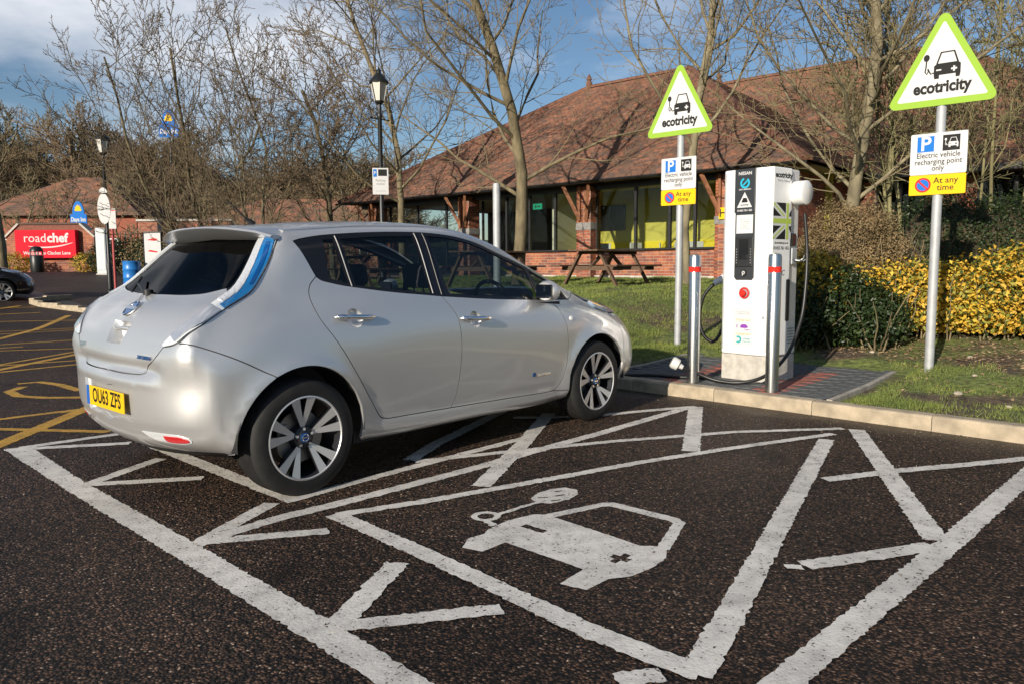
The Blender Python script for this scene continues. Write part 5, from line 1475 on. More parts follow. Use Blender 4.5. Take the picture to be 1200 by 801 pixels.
# ---- picnic tables
MT.timber = mat('weathered_timber', (.115, .070, .042), .85, var=.30, vs=6, bump=.4, bs=40, stretch=(1, 8, 8))
def picnic(loc, rz, label):
    e = empty('picnic_table', loc, rz, label, 'table', 'picnic tables on the lawn')
    L = 1.80
    for k in range(6):
        b = MB(); b.box((0, -.30 + k * .12, .745), (L, .112, .035)); b.build('top_plank', MT.timber, e, bevel=.004)
    for s in (-1, 1):
        for k in range(2):
            b = MB(); b.box((0, s * (.62 + k * .125), .435), (L, .118, .035)); b.build('seat_plank', MT.timber, e, bevel=.004)
        for x in (-.62, .62):
            b = MB(); b.beam((x, s * .22, .73), (x, s * .66, .0), .045, .095, up=(1, 0, 0)); b.build('leg', MT.timber, e, bevel=.004)
        b = MB(); b.beam((s * .60, 0, .40), (s * .12, 0, .72), .045, .07); b.build('brace', MT.timber, e, bevel=.004)
    for x in (-.62, .62):
        b = MB(); b.box((x + .048, 0, .385), (.045, 1.46, .09)); b.build('cross_beam', MT.timber, e, bevel=.004)
        b = MB(); b.box((x + .048, 0, .70), (.045, .62, .06)); b.build('top_batten', MT.timber, e, bevel=.004)
# ================================================================== buildings
def pxdir(px):
    """bearing (radians, from +x) of a column of the photograph"""
    return HEAD - math.atan((px - 600) / 900)
CX, CY, CZ = -2.3118, -4.4717, 1.2566
MT.brick = [mat('brick_orange', (.36, .125, .060), .85, var=.22, vs=9), mat('brick_red', (.28, .085, .050), .85, var=.22, vs=9), mat('brick_brown', (.20, .075, .050), .85, var=.22, vs=9)]
MT.brick_grey = mat('brick_grey', (.23, .22, .21), .85, var=.2, vs=9)
MT.mortar = mat('mortar', (.36, .31, .25), .95)
MT.tile = [mat('tile_brown', (.135, .074, .050), .85, var=.18, vs=1.2), mat('tile_red', (.175, .080, .050), .85, var=.18, vs=1.2), mat('tile_dark', (.098, .063, .048), .85, var=.18, vs=1.2), mat('tile_orange', (.215, .096, .056), .85, var=.18, vs=1.2)]
MT.frame = mat('dark_frame', (.022, .022, .024), .4)
MT.winglass = glass('window_glass', (.90, .92, .90), .3)
MT.gutter = mat('black_gutter', (.02, .02, .022), .35)
MT.fascia = mat('dark_timber', (.07, .04, .025), .7, var=.2, vs=6)
MT.oak = mat('brace_timber', (.25, .105, .05), .7, var=.2, vs=6)
MT.olive = mat('olive_wall', (.56, .52, .10), .8, var=.05, vs=1)
MT.yellow_wall = mat('yellow_wall', (.78, .64, .03), .7, var=.05, vs=1)
MT.pale_wall = mat('pale_wall', (.50, .50, .40), .8)

def bricks(name, O, X, length, height, parent, depth=.10, seed=1, m=None, skip=None, course=.075, bl=.225):
    """running-bond wall face: bricks standing 4 mm proud of the mortar. X = unit direction along the wall, outward normal = X turned -90 deg"""
    X = Vector(X).normalized(); Y = Vector((0, 0, 1)); N3 = X.cross(Y)
    O = Vector(O); rr = random.Random(seed)
    b = MB(); b.prism([(0, 0), (length, 0), (length, height), (0, height)], O - N3 * depth, X, Y, depth)
    b.build('mortar', MT.mortar, parent)
    k = MB(); rows = int(round(height / course)); ch = height / rows
    mm = m or MT.brick
    for r in range(rows):
        x = -bl / 2 if r % 2 else 0.0
        while x < length - .01:
            a0, a1 = max(0, x), min(length, x + bl)
            if a1 - a0 > .03:
                mi = rr.choices(range(len(mm)), k=1)[0]
                t = .004 + rr.uniform(-.0015, .002)
                k.box(O + X * ((a0 + a1) / 2) + Y * (r * ch + ch / 2) + N3 * (t / 2), (a1 - a0 - .010, t, ch - .010), math.atan2(X.y, X.x), mi)
            x += bl
    o = k.build(name, mm, parent); o['kind'] = 'stuff'
    return o

def roof_plane(name, e0, e1, r1, r0, parent, seed=0, gauge=.115, tw=.175):
    """plain tiles laid in courses on a plane: eave e0-e1, top r0-r1 (r0 above e0)"""
    e0, e1, r0, r1 = map(lambda v: np.array(v, float), (e0, e1, r0, r1))
    U = (e1 - e0); Le = np.linalg.norm(U); U /= Le
    m_ = (r0 + r1) / 2 - (e0 + e1) / 2
    Wd = m_ - U * (m_ @ U); S = np.linalg.norm(Wd); Wd /= S
    Nn = np.cross(U, Wd)
    if Nn[2] < 0: Nn = -Nn
    a0, a1 = (r0 - e0) @ U, (r1 - e0) @ U
    V, F, I = [], [], []
    rr = random.Random(seed)
    rows = int(S / gauge)
    for k in range(rows):
        t0, t1 = k / rows, (k + 1) / rows
        lo, hi = a0 * t0, Le + (a1 - Le) * t0
        lo2, hi2 = a0 * min(1, t1 + .3 / rows), Le + (a1 - Le) * min(1, t1 + .3 / rows)
        off = tw / 2 if k % 2 else 0
        x = math.floor((min(lo, 0) - off) / tw) * tw + off
        while x < max(hi, Le):
            x0, x1 = max(x, lo), min(x + tw, hi)
            if x1 - x0 > .02:
                y0, y1 = max(x0, lo2), min(x1, hi2)
                if y1 - y0 < .005: y0 = y1 = (max(lo2, min(hi2, (x0 + x1) / 2)))
                th = .030 + rr.uniform(-.006, .008); g = .004
                q = e0 + Wd * S * t0; q2 = e0 + Wd * S * min(1, t1 + .02)
                b = len(V)
                V += [q + U * (x0 + g) + Nn * th, q + U * (x1 - g) + Nn * th, q2 + U * y1 + Nn * .004, q2 + U * y0 + Nn * .004, q + U * (x0 + g) - Nn * .002, q + U * (x1 - g) - Nn * .002]
                F += [(b, b + 1, b + 2, b + 3), (b + 4, b + 5, b + 1, b)]
                # mossier low down, sunlit red toward the ridge put into the tile colours
                wts = (4 - t0 * 2, 1.5 + 2 * t0, 2.2 - 1.5 * t0, .5 + 2 * t0)
                mi = rr.choices(range(4), weights=wts, k=1)[0]; I += [mi, mi]
            x += tw
    o = fastmesh(name, V, F, MT.tile, parent, I); o['kind'] = 'stuff'
    b = MB(); b.add([tuple(e0 - Nn * .01), tuple(e1 - Nn * .01), tuple(r1 - Nn * .01), tuple(r0 - Nn * .01)], [(0, 1, 2, 3)]); b.build('roof_boarding', MT.fascia, parent)
    return o

ridge_me = None
def ridge(p, q, parent, n=None):
    global ridge_me
    p, q = Vector(p), Vector(q); L = (q - p).length; k = n or max(1, int(L / .33))
    if ridge_me is None:
        b = MB(); m_ = 7
        for x, rr in ((-.5, .125), (.5, .115)):
            b.V += [(x, rr * math.cos(a), rr * math.sin(a) * .8 - .02) for a in np.linspace(-.2, math.pi + .2, m_)]
        b.F = [(i, i + 1, m_ + i + 1, m_ + i) for i in range(m_ - 1)] + [tuple(range(m_)), tuple(range(m_, 2 * m_))[::-1]]; b.I = [0] * len(b.F)
        o = b.build('ridge_tile', MT.tile[1], parent, smooth=40); ridge_me = o.data; bpy.data.objects.remove(o)
    rot = (q - p).to_track_quat('X', 'Z')
    for i in range(k):
        o = bpy.data.objects.new('ridge_tile', ridge_me); COL.objects.link(o); o.parent = parent
        o.location = p + (q - p) * ((i + .5) / k); o.rotation_mode = 'QUATERNION'; o.rotation_quaternion = rot; o.scale = (L / k * 1.02, 1, 1)

def hip_roof(parent, x0, x1, y0, y1, ez, rz, seed, faces='wsn e'):
    """eaves rectangle x0..x1 (x0 toward the camera), ridge along y"""
    h = (x1 - x0) / 2
    ra, rb = (x0 + h, y0 + h, rz), (x0 + h, y1 - h, rz)
    roof = bpy.data.objects.new('roof', None); COL.objects.link(roof); roof.parent = parent
    if 'w' in faces: roof_plane('roof_tiles', (x0, y1, ez), (x0, y0, ez), ra, rb, roof, seed)
    if 's' in faces: roof_plane('roof_tiles', (x0, y0, ez), (x1, y0, ez), ra, ra, roof, seed + 1)
    if 'n' in faces: roof_plane('roof_tiles', (x1, y1, ez), (x0, y1, ez), rb, rb, roof, seed + 2)
    if 'e' in faces:
        b = MB(); b.add([(x1, y0, ez), (x1, y1, ez), rb, ra], [(0, 1, 2, 3)]); b.build('rear_slope', MT.tile[0], roof)
    up = Vector((0, 0, .03))
    ridge(Vector(ra) + up, Vector(rb) + up, roof)
    ridge(Vector((x0, y0, ez)) + up, Vector(ra) + up, roof); ridge(Vector((x0, y1, ez)) + up, Vector(rb) + up, roof)
    b = MB(); b.lathe([(.001, .0), (.10, .02), (.12, .10), (.07, .20), (.10, .26), (.03, .42), (.001, .45)], c=Vector(rb) + Vector((0, 0, .05)), n=12); b.build('finial', MT.tile[1], roof, smooth=40)
    return roof

# ---- main restaurant block
A = empty('restaurant', (14.7, 8, .89), 0, 'brick restaurant with big hipped tile roof, glazed front and lime yellow interior', 'building')
Ai = Matrix.Translation((-14.7, -8, -.89))
def reA():
    for o in A.children: pass
GX, GZ = 14.7, .86
EX, EZ = 14.05, 3.42
Aloc = Vector((14.7, 8, .89))
A.location = (0, 0, 0)   # parts are laid out in world metres
hip_roof(A, EX, 26.65, 1.9, 18.5, EZ, 7.45, 11)
# dwarf wall, plinth, sill
bricks('brickwork', (GX, 11.05, GZ), (0, -1, 0), 7.25, .74, A, seed=3)
b = MB(); b.box((GX - .02, 7.42, GZ + .04), (.10, 7.25, .10)); b.build('plinth', MT.concrete, A, bevel=.01)
b = MB(); b.box((GX + .01, 7.42, GZ + .765), (.22, 7.25, .045)); b.build('window_sill', MT.frame, A, bevel=.006)
# piers with stone cap, timber braces
for k, y in enumerate((17.1, 12.6, 8.02, 3.95)):
    pier = bpy.data.objects.new('pier', None); COL.objects.link(pier); pier.parent = A
    w = .46
    for (O, X) in (((GX - .26, y + w / 2, GZ), (0, -1, 0)), ((GX - .26 + .01, y - w / 2, GZ), (1, 0, 0)), ((GX + .2, y + w / 2, GZ), (-1, 0, 0))):
        bricks('brickwork', O, X, w, 1.30, pier, depth=.08, seed=20 + k)
        bricks('brickwork', (O[0] + .0, O[1], GZ + 1.50), X, w, .95, pier, depth=.08, seed=30 + k)
    b = MB(); b.box((GX - .03, y, GZ + 1.40), (.50, .50, .20)); b.build('stone_band', MT.brick_grey, pier, bevel=.02)
    for s in (-1, 1):
        b = MB(); b.beam((GX - .28, y + s * .10, GZ + 1.55), (GX - .62, y + s * .42, EZ - .10), .07, .09); b.build('timber_brace', MT.oak, pier)
        b = MB(); b.beam((GX - .30, y + s * .10, GZ + 1.55), (GX - .30, y + s * .10, EZ - .1), .07, .07); b.build('timber_post', MT.oak, pier)
# head beam, soffit, gutter, downpipe
b = MB(); b.box((GX, 10.2, EZ - .10), (.20, 15.4, .22)); b.build('head_beam', MT.frame, A)
b = MB(); b.box((EX + .34, 10.2, EZ - .03), (.64, 16.4, .03)); b.build('soffit', MT.fascia, A)
b = MB()
n = 9; pr = [(EX - .08 + .065 * math.cos(a), EZ - .02 + .065 * math.sin(a)) for a in np.linspace(math.pi, 2 * math.pi, n)]
b.V = [(x, 1.9, z) for x, z in pr] + [(x, 18.5, z) for x, z in pr]; b.F = [(i, i + 1, n + i + 1, n + i) for i in range(n - 1)]; b.I = [0] * (n - 1)
b.build('gutter', MT.gutter, A, smooth=60)
b = MB(); b.tube([(EX - .08, 3.55, EZ - .08), (EX + .2, 3.55, EZ - .35), (GX - .12, 3.55, EZ - .55), (GX - .12, 3.55, GZ)], .04, n=10); b.build('downpipe', MT.gutter, A, smooth=50)
# glazing: mullions and panes
ys = [11.05, 10.15, 9.2, 8.25, 7.78, 6.55, 5.55, 4.85, 4.2]
for y in ys:
    b = MB(); b.box((GX + .03, y, GZ + 1.62), (.08, .065, 1.68)); b.build('mullion', MT.frame, A)
for y0, y1 in zip(ys, ys[1:]):
    if abs(y0 - y1) < .6: continue
    b = MB(); b.box((GX + .03, (y0 + y1) / 2, GZ + 1.62), (.012, abs(y0 - y1) - .065, 1.66)); b.build('pane', MT.winglass, A)
for y0, y1 in ((12.35, 11.75), (11.75, 11.08)):
    b = MB(); b.box((GX + .35, (y0 + y1) / 2, GZ + 1.2), (.012, abs(y0 - y1), 2.2)); b.build('door_pane', MT.winglass, A)
    b = MB(); b.box((GX + .35, y0, GZ + 1.2), (.06, .06, 2.3)); b.build('door_frame', MT.frame, A)
for y0, y1 in ((16.85, 15.4), (15.4, 14.0), (14.0, 12.85)):
    b = MB(); b.box((GX + .35, (y0 + y1) / 2, GZ + 1.25), (.012, abs(y0 - y1) - .08, 2.3)); b.build('pane', MT.winglass, A)
    b = MB(); b.box((GX + .35, y0, GZ + 1.25), (.06, .07, 2.3)); b.build('mullion', MT.frame, A)
# room behind the glass
b = MB(); b.box((19.5, 10, GZ + .0), (9.4, 15.8, .06)); b.build('room_floor', mat('room_floor', (.12, .09, .07), .6), A)
b = MB(); b.box((19.5, 10, EZ - .02), (9.4, 15.8, .04)); b.build('room_ceiling', MT.pale_wall, A)
b = MB(); b.box((16.95, 6.1, GZ + 1.75), (.1, 7.4, 1.7)); b.build('room_wall', MT.olive, A)
b = MB(); b.box((16.92, 6.1, GZ + .52), (.1, 7.4, 1.04)); b.build('wall_dado', MT.yellow_wall, A)
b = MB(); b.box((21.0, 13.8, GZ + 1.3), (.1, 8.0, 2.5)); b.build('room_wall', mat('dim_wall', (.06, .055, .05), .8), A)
b = MB(); b.box((17.5, 9.9, GZ + 1.3), (4.0, .1, 2.5)); b.build('partition', MT.pale_wall, A)
b = MB(); b.box((17.5, 2.75, GZ + 1.3), (6, .15, 2.5)); b.build('end_wall', MT.olive, A)
bricks('brickwork', (14.5, 2.55, GZ), (1, 0, 0), 6.0, 2.45, A, seed=5)
for y, z, w, h in ((8.8, 1.75, 1.0, .75), (4.4, 1.5, .8, .9)):
    b = MB(); b.box((16.87, y, GZ + z), (.03, w, h)); b.build('wall_screen', MT.gloss_black, A, bevel=.01)
MT.chair_white = mat('chair_shell', (.62, .64, .62), .4)
for k, (x, y) in enumerate(((15.6, 8.0), (15.5, 7.2), (15.6, 6.0), (15.5, 5.2), (16.4, 6.6), (16.3, 4.7))):
    ch = empty('cafe_chair', (x, y, GZ + .03), k * 1.3, 'pale moulded cafe chair behind the restaurant window', 'chair', 'cafe chairs inside the restaurant')
    b = MB(); b.box((0, 0, .45), (.42, .42, .03)); b.build('seat', MT.chair_white, ch, bevel=.012)
    b = MB(); b.box((-.2, 0, .72), (.03, .42, .42)); b.build('backrest', MT.chair_white, ch, bevel=.012)
    for sx in (-.17, .17):
        for sy in (-.17, .17):
            b = MB(); b.tube([(sx, sy, .44), (sx * 1.2, sy * 1.2, 0)], .012, n=6); b.build('leg', MT.chrome, ch)
# green exit sign, yellow hydrant plate
ex = MB(); ex.box((GX + .9, 10.6, GZ + 2.12), (.03, .34, .17)); e_ = ex.build('exit_sign', mat('exit_green', (.02, .30, .16), .4, emit=((.03, .5, .25), .5)), None, bevel=.008)
setp(e_, 'small green running-man exit sign hanging inside the restaurant door', 'sign')
b = MB(); b.box((GX + .88, 10.66, GZ + 2.12), (.004, .05, .09)); b.build('pictogram', MT.white_sheet, e_)
b = MB(); b.box((GX + .88, 10.54, GZ + 2.12), (.004, .10, .04)); b.build('arrow', MT.white_sheet, e_)
hy = empty('hydrant_sign', (GX - .32, 3.95, GZ + 1.55), 0, 'small yellow H hydrant plate fixed to the brick pier', 'sign')
b = MB(); b.box((0, .0, 0), (.02, .21, .27)); b.build('plate', MT.sign_yellow, hy, bevel=.008)
text('lettering', 'H', .26, MT.sign_black, hy, (-.0115, .0, 0), (0, -1, 0), (0, 0, 1), .001, .02)

# ---- wing to the right, set back
B = empty('accommodation_wing', (0, 0, 0), 0, 'long brick wing with tall tiled roof set back behind the shrubs', 'building')
hip_roof(B, 18.05, 30.7, -4.6, 15.6, 3.42, 7.75, 41, faces='wse')
bx_ = 18.65
for (ya, yb, za, zb) in ((2.6, -9, GZ, GZ + .85), (2.6, 1.9, GZ + .85, 3.3), (.75, -.35, GZ + .85, 3.3), (-1.9, -3.0, GZ + .85, 3.3), (-4.6, -9, GZ + .85, 3.3)):
    bricks('brickwork', (bx_, ya, za), (0, -1, 0), ya - yb, zb - za, B, seed=int(50 + ya * 3))
for y0, y1 in ((1.9, .75), (-.35, -1.9), (-3.0, -4.6)):
    w = bpy.data.objects.new('window', None); COL.objects.link(w); w.parent = B
    b = MB()
    for y in (y0, (y0 + y1) / 2, y1): b.box((bx_ + .06, y, 2.5), (.08, .07, 1.6))
    for z in (1.73, 3.27): b.box((bx_ + .06, (y0 + y1) / 2, z), (.08, y0 - y1, .07))
    b.build('window_frame', MT.frame, w)
    b = MB(); b.box((bx_ + .08, (y0 + y1) / 2, 2.5), (.012, y0 - y1, 1.55)); b.build('pane', MT.winglass, w)
    b = MB(); b.box((bx_ + .9, (y0 + y1) / 2, 2.2), (.05, y0 - y1 + .6, 2.6)); b.build('curtain', MT.interior, w)
b = MB(); b.box((18.02, -1.3, 3.37), (.13, 6.6, .13)); b.build('gutter', MT.gutter, B)
b = MB(); b.box((18.36, -1.3, 3.33), (.62, 6.6, .03)); b.build('soffit', MT.fascia, B)
Cw = empty('rear_wing', (0, 0, 0), 0, 'tiled roof of a further brick wing rising beyond the set-back wing', 'building')
hip_roof(Cw, 23.5, 36.5, -18, 2.5, 3.42, 7.6, 61, faces='wne')
b = MB(); b.box((30, -7.7, 2.0), (12, 19, 2.9)); b.build('wall', MT.brick[1], Cw)

# ---- low brick inn at the far left
def lowhouse(name, c, ax, L, D, wz, ez, rz, label, seed):
    e = empty(name, c, math.atan2(ax[1], ax[0]), label, 'building')
    b = MB(); b.box((0, 0, (ez - c[2]) / 2), (L, D, ez - c[2])); b.build('wall', MT.brick[1], e)
    ov = .5; ze = ez - c[2]; zr = rz - c[2]; h = D / 2 + ov
    roof = bpy.data.objects.new('roof', None); COL.objects.link(roof); roof.parent = e
    x0, x1, y0, y1 = -L / 2 - ov, L / 2 + ov, -h, h
    ra, rb = (x0 + h, 0, zr), (x1 - h, 0, zr)
    roof_plane('roof_tiles', (x0, y0, ze), (x1, y0, ze), rb, ra, roof, seed, gauge=.3, tw=.4)
    roof_plane('roof_tiles', (x1, y0, ze), (x1, y1, ze), rb, rb, roof, seed, gauge=.3, tw=.4)
    roof_plane('roof_tiles', (x0, y1, ze), (x0, y0, ze), ra, ra, roof, seed, gauge=.3, tw=.4)
    n = int(L / 3)
    for i in range(n):
        x = -L / 2 + (i + .5) * L / n
        for z in ([1.5] if ze < 4 else [1.5, 4.0]):
            w = bpy.data.objects.new('window', None); COL.objects.link(w); w.parent = e
            b = MB(); b.box((x, -D / 2 - .01, z), (1.1, .06, 1.2)); b.build('window_frame', MT.white_plastic, w)
            for s in (-.26, .26):
                b = MB(); b.box((x + s, -D / 2 - .035, z), (.46, .04, 1.06)); b.build('pane', MT.gloss_black, w)
    return e
rv = (math.sin(HEAD), -math.cos(HEAD))
def at(px, depth, z=0):
    a = pxdir(px); r = depth / math.cos(math.atan((px - 600) / 900))
    return Vector((CX + r * math.cos(a), CY + r * math.sin(a), z))
lowhouse('inn', at(112, 56, 1.0), rv, 11, 9, 0, 4.6, 7.6, 'orange brick inn with brown roof beyond the red sign wall', 71)
lowhouse('low_lodge', at(360, 56, 1.0), rv, 14, 8, 0, 3.6, 6.0, 'low brick lodge with brown roof half hidden behind the bare trees', 75)
b = MB()
gw = empty('garden_wall', at(215, 40, .95), math.atan2(rv[1], rv[0]), 'low brick wall with square piers and railings behind the blue drum', 'wall')
bricks('brickwork', (-3.2, 0, 0), (1, 0, 0), 6.4, 1.1, gw, seed=80)
for x in (-1.6, .5, 2.2):
    bricks('pier_brickwork', (x - .5, -.1, 0), (1, 0, 0), 1.0, 2.6, gw, depth=.5, seed=int(81 + x * 2))
    b = MB(); b.box((x, .12, 2.65), (1.1, .62, .10)); b.build('pier_cap', MT.concrete, gw)
for k in range(26):
    b = MB(); b.box((-3.1 + k * .25, .05, 1.6), (.03, .03, 1.0)); b.build('railing_bar', MT.frame, gw)
# ================================================================== trees and shrubs
MT.bark = mat('bark', (.16, .13, .075), .9, var=.35, vs=7, bump=.8, bs=30, stretch=(1, 1, .35))
MT.bark_pale = mat('bark_pale', (.20, .17, .105), .9, var=.35, vs=7, bump=.6, bs=30, stretch=(1, 1, .35))
MT.twig = mat('twigs', (.21, .165, .09), .85, var=.25, vs=1.5)
MT.twig_red = mat('twigs_red', (.19, .135, .08), .85, var=.25, vs=1.5)
MT.twig_green = mat('twigs_green', (.20, .18, .085), .85, var=.25, vs=1.5)
MT.twig_dark = mat('twigs_dark', (.125, .092, .055), .85, var=.25, vs=1.5)
MT.bark_dark = mat('bark_dark', (.12, .098, .055), .9, var=.35, vs=7, bump=.8, bs=30)
MT.wood_far = mat('far_wood', (.175, .122, .072), .9, var=.35, vs=.15)
MT.wood_far2 = mat('far_wood_olive', (.15, .115, .06), .9, var=.35, vs=.15)

class Tubes:
    """fast collector of many tapered tubes"""
    def __init__(s): s.V, s.F = [], []
    def add(s, pts, rad, n):
        b = len(s.V)
        k = len(pts)
        for i in range(k):
            p = pts[i]
            d = pts[min(i + 1, k - 1)] - pts[max(i - 1, 0)]
            if d.length < 1e-9: d = Vector((0, 0, 1))
            d.normalize()
            u = d.cross(Vector((.31, .77, .55)) if abs(d.z) > .8 else Vector((0, 0, 1))).normalized(); w = d.cross(u)
            for j in range(n):
                t = 2 * math.pi * j / n
                s.V.append(p + (u * math.cos(t) + w * math.sin(t)) * rad[i])
        for i in range(k - 1):
            for j in range(n):
                s.F.append((b + i * n + j, b + i * n + (j + 1) % n, b + (i + 1) * n + (j + 1) % n, b + (i + 1) * n + j))
    def build(s, name, m, parent): return fastmesh(name, [tuple(v) for v in s.V], s.F, m, parent, smooth=True)

def grow(rr, T1, T2, p, d, L, r, lev, spec, maxlev):
    nseg = (7, 6, 5, 4, 3)[min(lev, 4)]
    pts, rad, dirs = [p.copy()], [r], [d.copy()]
    wob = spec.get('wob', .16) * (1 if lev else spec.get('w0', .6))
    upb = spec.get('up', (.05, .10, .08, .05, .03))[min(lev, 4)]
    tip = (.42 if lev == 0 else .30)
    for i in range(nseg):
        d = (d + Vector((rr.gauss(0, wob), rr.gauss(0, wob), rr.gauss(0, wob * .7) + upb))).normalized()
        p = p + d * (L / nseg)
        pts.append(p.copy()); rad.append(max(spec['rmin'], r * (1 - (1 - tip) * (i + 1) / nseg))); dirs.append(d.copy())
    ns = (10, 7, 5, 3, 3)[min(lev, 4)]
    (T1 if lev <= 1 else T2).add(pts, rad, ns)
    if lev >= maxlev: return
    nch = spec['n'][lev]
    lo = spec['lo'][lev]
    for c in range(nch):
        t = lo + (1 - lo) * (c + rr.uniform(.1, .9)) / nch
        x = t * nseg; i = min(int(x), nseg - 1); f = x - i
        q = pts[i] + (pts[i + 1] - pts[i]) * f
        rq = rad[i] + (rad[i + 1] - rad[i]) * f
        ang = R(rr.uniform(*spec['ang'][lev]))
        az = c * 2.399 + rr.uniform(-.6, .6)
        dd = dirs[min(i + 1, nseg)]
        u = dd.cross(Vector((.2, .9, .4))).normalized(); w = dd.cross(u)
        nd = (dd * math.cos(ang) + (u * math.cos(az) + w * math.sin(az)) * math.sin(ang)).normalized()
        if lev >= 1 and nd.z < -.15: nd.z *= .3; nd.normalize()
        nl = L * spec['len'][lev] * (1 - .45 * (t - lo) / (1 - lo + 1e-6)) * rr.uniform(.75, 1.2)
        grow(rr, T1, T2, q, nd, nl, max(spec['rmin'], min(rq * .72, rq * spec.get('rr', .42))), lev + 1, spec, maxlev)

def tree(name, loc, label, spec, seed, barkm=None, twigm=None, group=None, lean=(0, 0), stems=1, maxlev=4):
    e = empty(name, loc, 0, label, 'tree', group)
    rr = random.Random(seed)
    T1, T2 = Tubes(), Tubes()
    for s in range(stems):
        if stems == 1: d = Vector((lean[0], lean[1], 1)).normalized(); p = Vector((0, 0, -.1))
        else:
            a = s * 2.399 + rr.uniform(-.4, .4); sp_ = spec.get('stem_spread', .25) * rr.uniform(.5, 1.2)
            d = Vector((math.cos(a) * sp_ + lean[0], math.sin(a) * sp_ + lean[1], 1)).normalized(); p = Vector((math.cos(a) * .14, math.sin(a) * .14, -.1))
        grow(rr, T1, T2, p, d, spec['H'] * rr.uniform(.9, 1.08), spec['r'] * (1 if stems == 1 else rr.uniform(.7, 1)), 0, spec, maxlev)
    T1.build('trunk', barkm or MT.bark, e); T2.build('crown', twigm or MT.twig, e)
    return e

def tspec(H, r,  n=(20, 10, 6, 3), lo=(.24, .12, .12, .15), ang=((42, 75), (28, 52), (28, 55), (30, 60)), ln=(.50, .52, .42, .34), rmin=.0048, wob=.095, **k):
    return dict(H=H, r=r, n=n, lo=lo, ang=ang, len=ln, rmin=rmin, **k)

def gz(p): return lz(p[0], p[1]) if p[1] < 14 else float(ry(p[1]))
p = at(606, 17.2); tree('bare_tree', (p.x, p.y, gz(p) - .05), 'bare tree with forked mossy trunk in front of the restaurant door', tspec(9.0, .145, lo=(.22, .12, .12, .15), rr=.36), 5, MT.bark, MT.twig, lean=(-.03, .02))
p = at(806, 15.3); tree('bare_tree', (p.x, p.y, gz(p) - .05), 'slender bare tree rising behind the sign post by the lawn', tspec(8.8, .095, lo=(.30, .14, .12, .10), rr=.45), 9, MT.bark_pale, MT.twig, lean=(-.02, .02))
p = at(983, 13.6); tree('bare_tree', (p.x, p.y, gz(p) - .05), 'broad bare tree with many limbs growing behind the round brown bush', tspec(8.2, .125, n=(26, 11, 6, 3), lo=(.18, .12, .12, .15), rr=.36, up=(.05, .12, .09, .05, .03)), 14, MT.bark_pale, MT.twig)
p = at(285, 21.5); tree('bare_tree', (p.x, p.y, gz(p) - .05), 'wide bare tree with several slanting stems rising from one root', tspec(8.4, .075, n=(13, 9, 5, 3), lo=(.08, .10, .12, .15), rr=.46, stem_spread=.55, rmin=.0068, up=(.06, .10, .08, .05, .03), ln=(.52, .50, .40, .34), wob=.085, w0=1.7, ang=((26, 52), (24, 46), (26, 52), (30, 60))), 23, MT.bark_dark, MT.twig_dark, stems=4)
p = at(473, 21.5); tree('bare_tree', (p.x, p.y, gz(p) - .05), 'bare tree with slim straight trunk beside the lamp post with a parking notice', tspec(8.6, .105, lo=(.24, .18, .15, .12), rr=.42, rmin=.0065), 33, MT.bark, MT.twig_dark)
p = at(6, 31); tree('bare_tree', (p.x, p.y, gz(p) - .05), 'dense bare tree standing beside the red sign wall', tspec(9.0, .22, n=(16, 9, 7, 4), rmin=.009, lo=(.2, .2, .15, .15)), 41, MT.bark, MT.twig)
p = at(395, 27); tree('bare_tree', (p.x, p.y, gz(p) - .05), 'thin bare tree in front of the low brick lodge', tspec(7.5, .12, rmin=.010), 47, MT.bark, MT.twig_red)
p = at(1052, 14.0); tree('bare_tree', (p.x, p.y, gz(p) - .05), 'clump of pale green upright stems growing between the bush and the clipped hedge', tspec(5.2, .045, n=(6, 6, 5, 3), ang=((18, 35), (25, 50), (25, 55), (25, 60)), ln=(.5, .5, .5, .45), stem_spread=.20, rmin=.006), 52, MT.twig_green, MT.twig_green, stems=5)
p = at(1165, 13.6); tree('bare_tree', (p.x, p.y, gz(p) - .05), 'spreading hazel of thin olive stems behind the clipped hedge', tspec(5.4, .040, n=(7, 6, 5, 3), ang=((22, 40), (25, 50), (25, 55), (25, 60)), ln=(.5, .5, .5, .45), stem_spread=.42, rmin=.006), 57, MT.twig_green, MT.twig_green, stems=8)
p = at(1250, 16.5); tree('bare_tree', (p.x, p.y, gz(p) - .05), 'bare tree whose branches reach over the roof from beyond the hedge', tspec(8.5, .16, rmin=.006), 61, MT.bark_pale, MT.twig)

for k, (px, dep, H) in enumerate(((30, 43, 4.8), (75, 45, 5.2), (150, 44, 4.8), (205, 42, 5.0), (255, 45, 5.2), (330, 40, 4.6), (410, 43, 4.8))):
    p = at(px, dep); tree('small_tree', (p.x, p.y, gz(p)), 'small bare tree ' + ('beside the trunk by the red sign wall', 'rising directly behind the red welcome sign', 'between the lamp post and the white banner board', 'behind the white banner board and garden wall', 'behind the garden wall piers before the lodge', 'before the middle of the low lodge', 'before the lodge end near the restaurant roof')[k], tspec(H, .07, n=(12, 8, 6, 3), rmin=.013, lo=(.12, .14, .12, .1), ln=(.5, .5, .5, .45)), 300 + k, MT.bark, (MT.twig, MT.twig_red)[k % 2], 'small bare trees by the inn', maxlev=3)
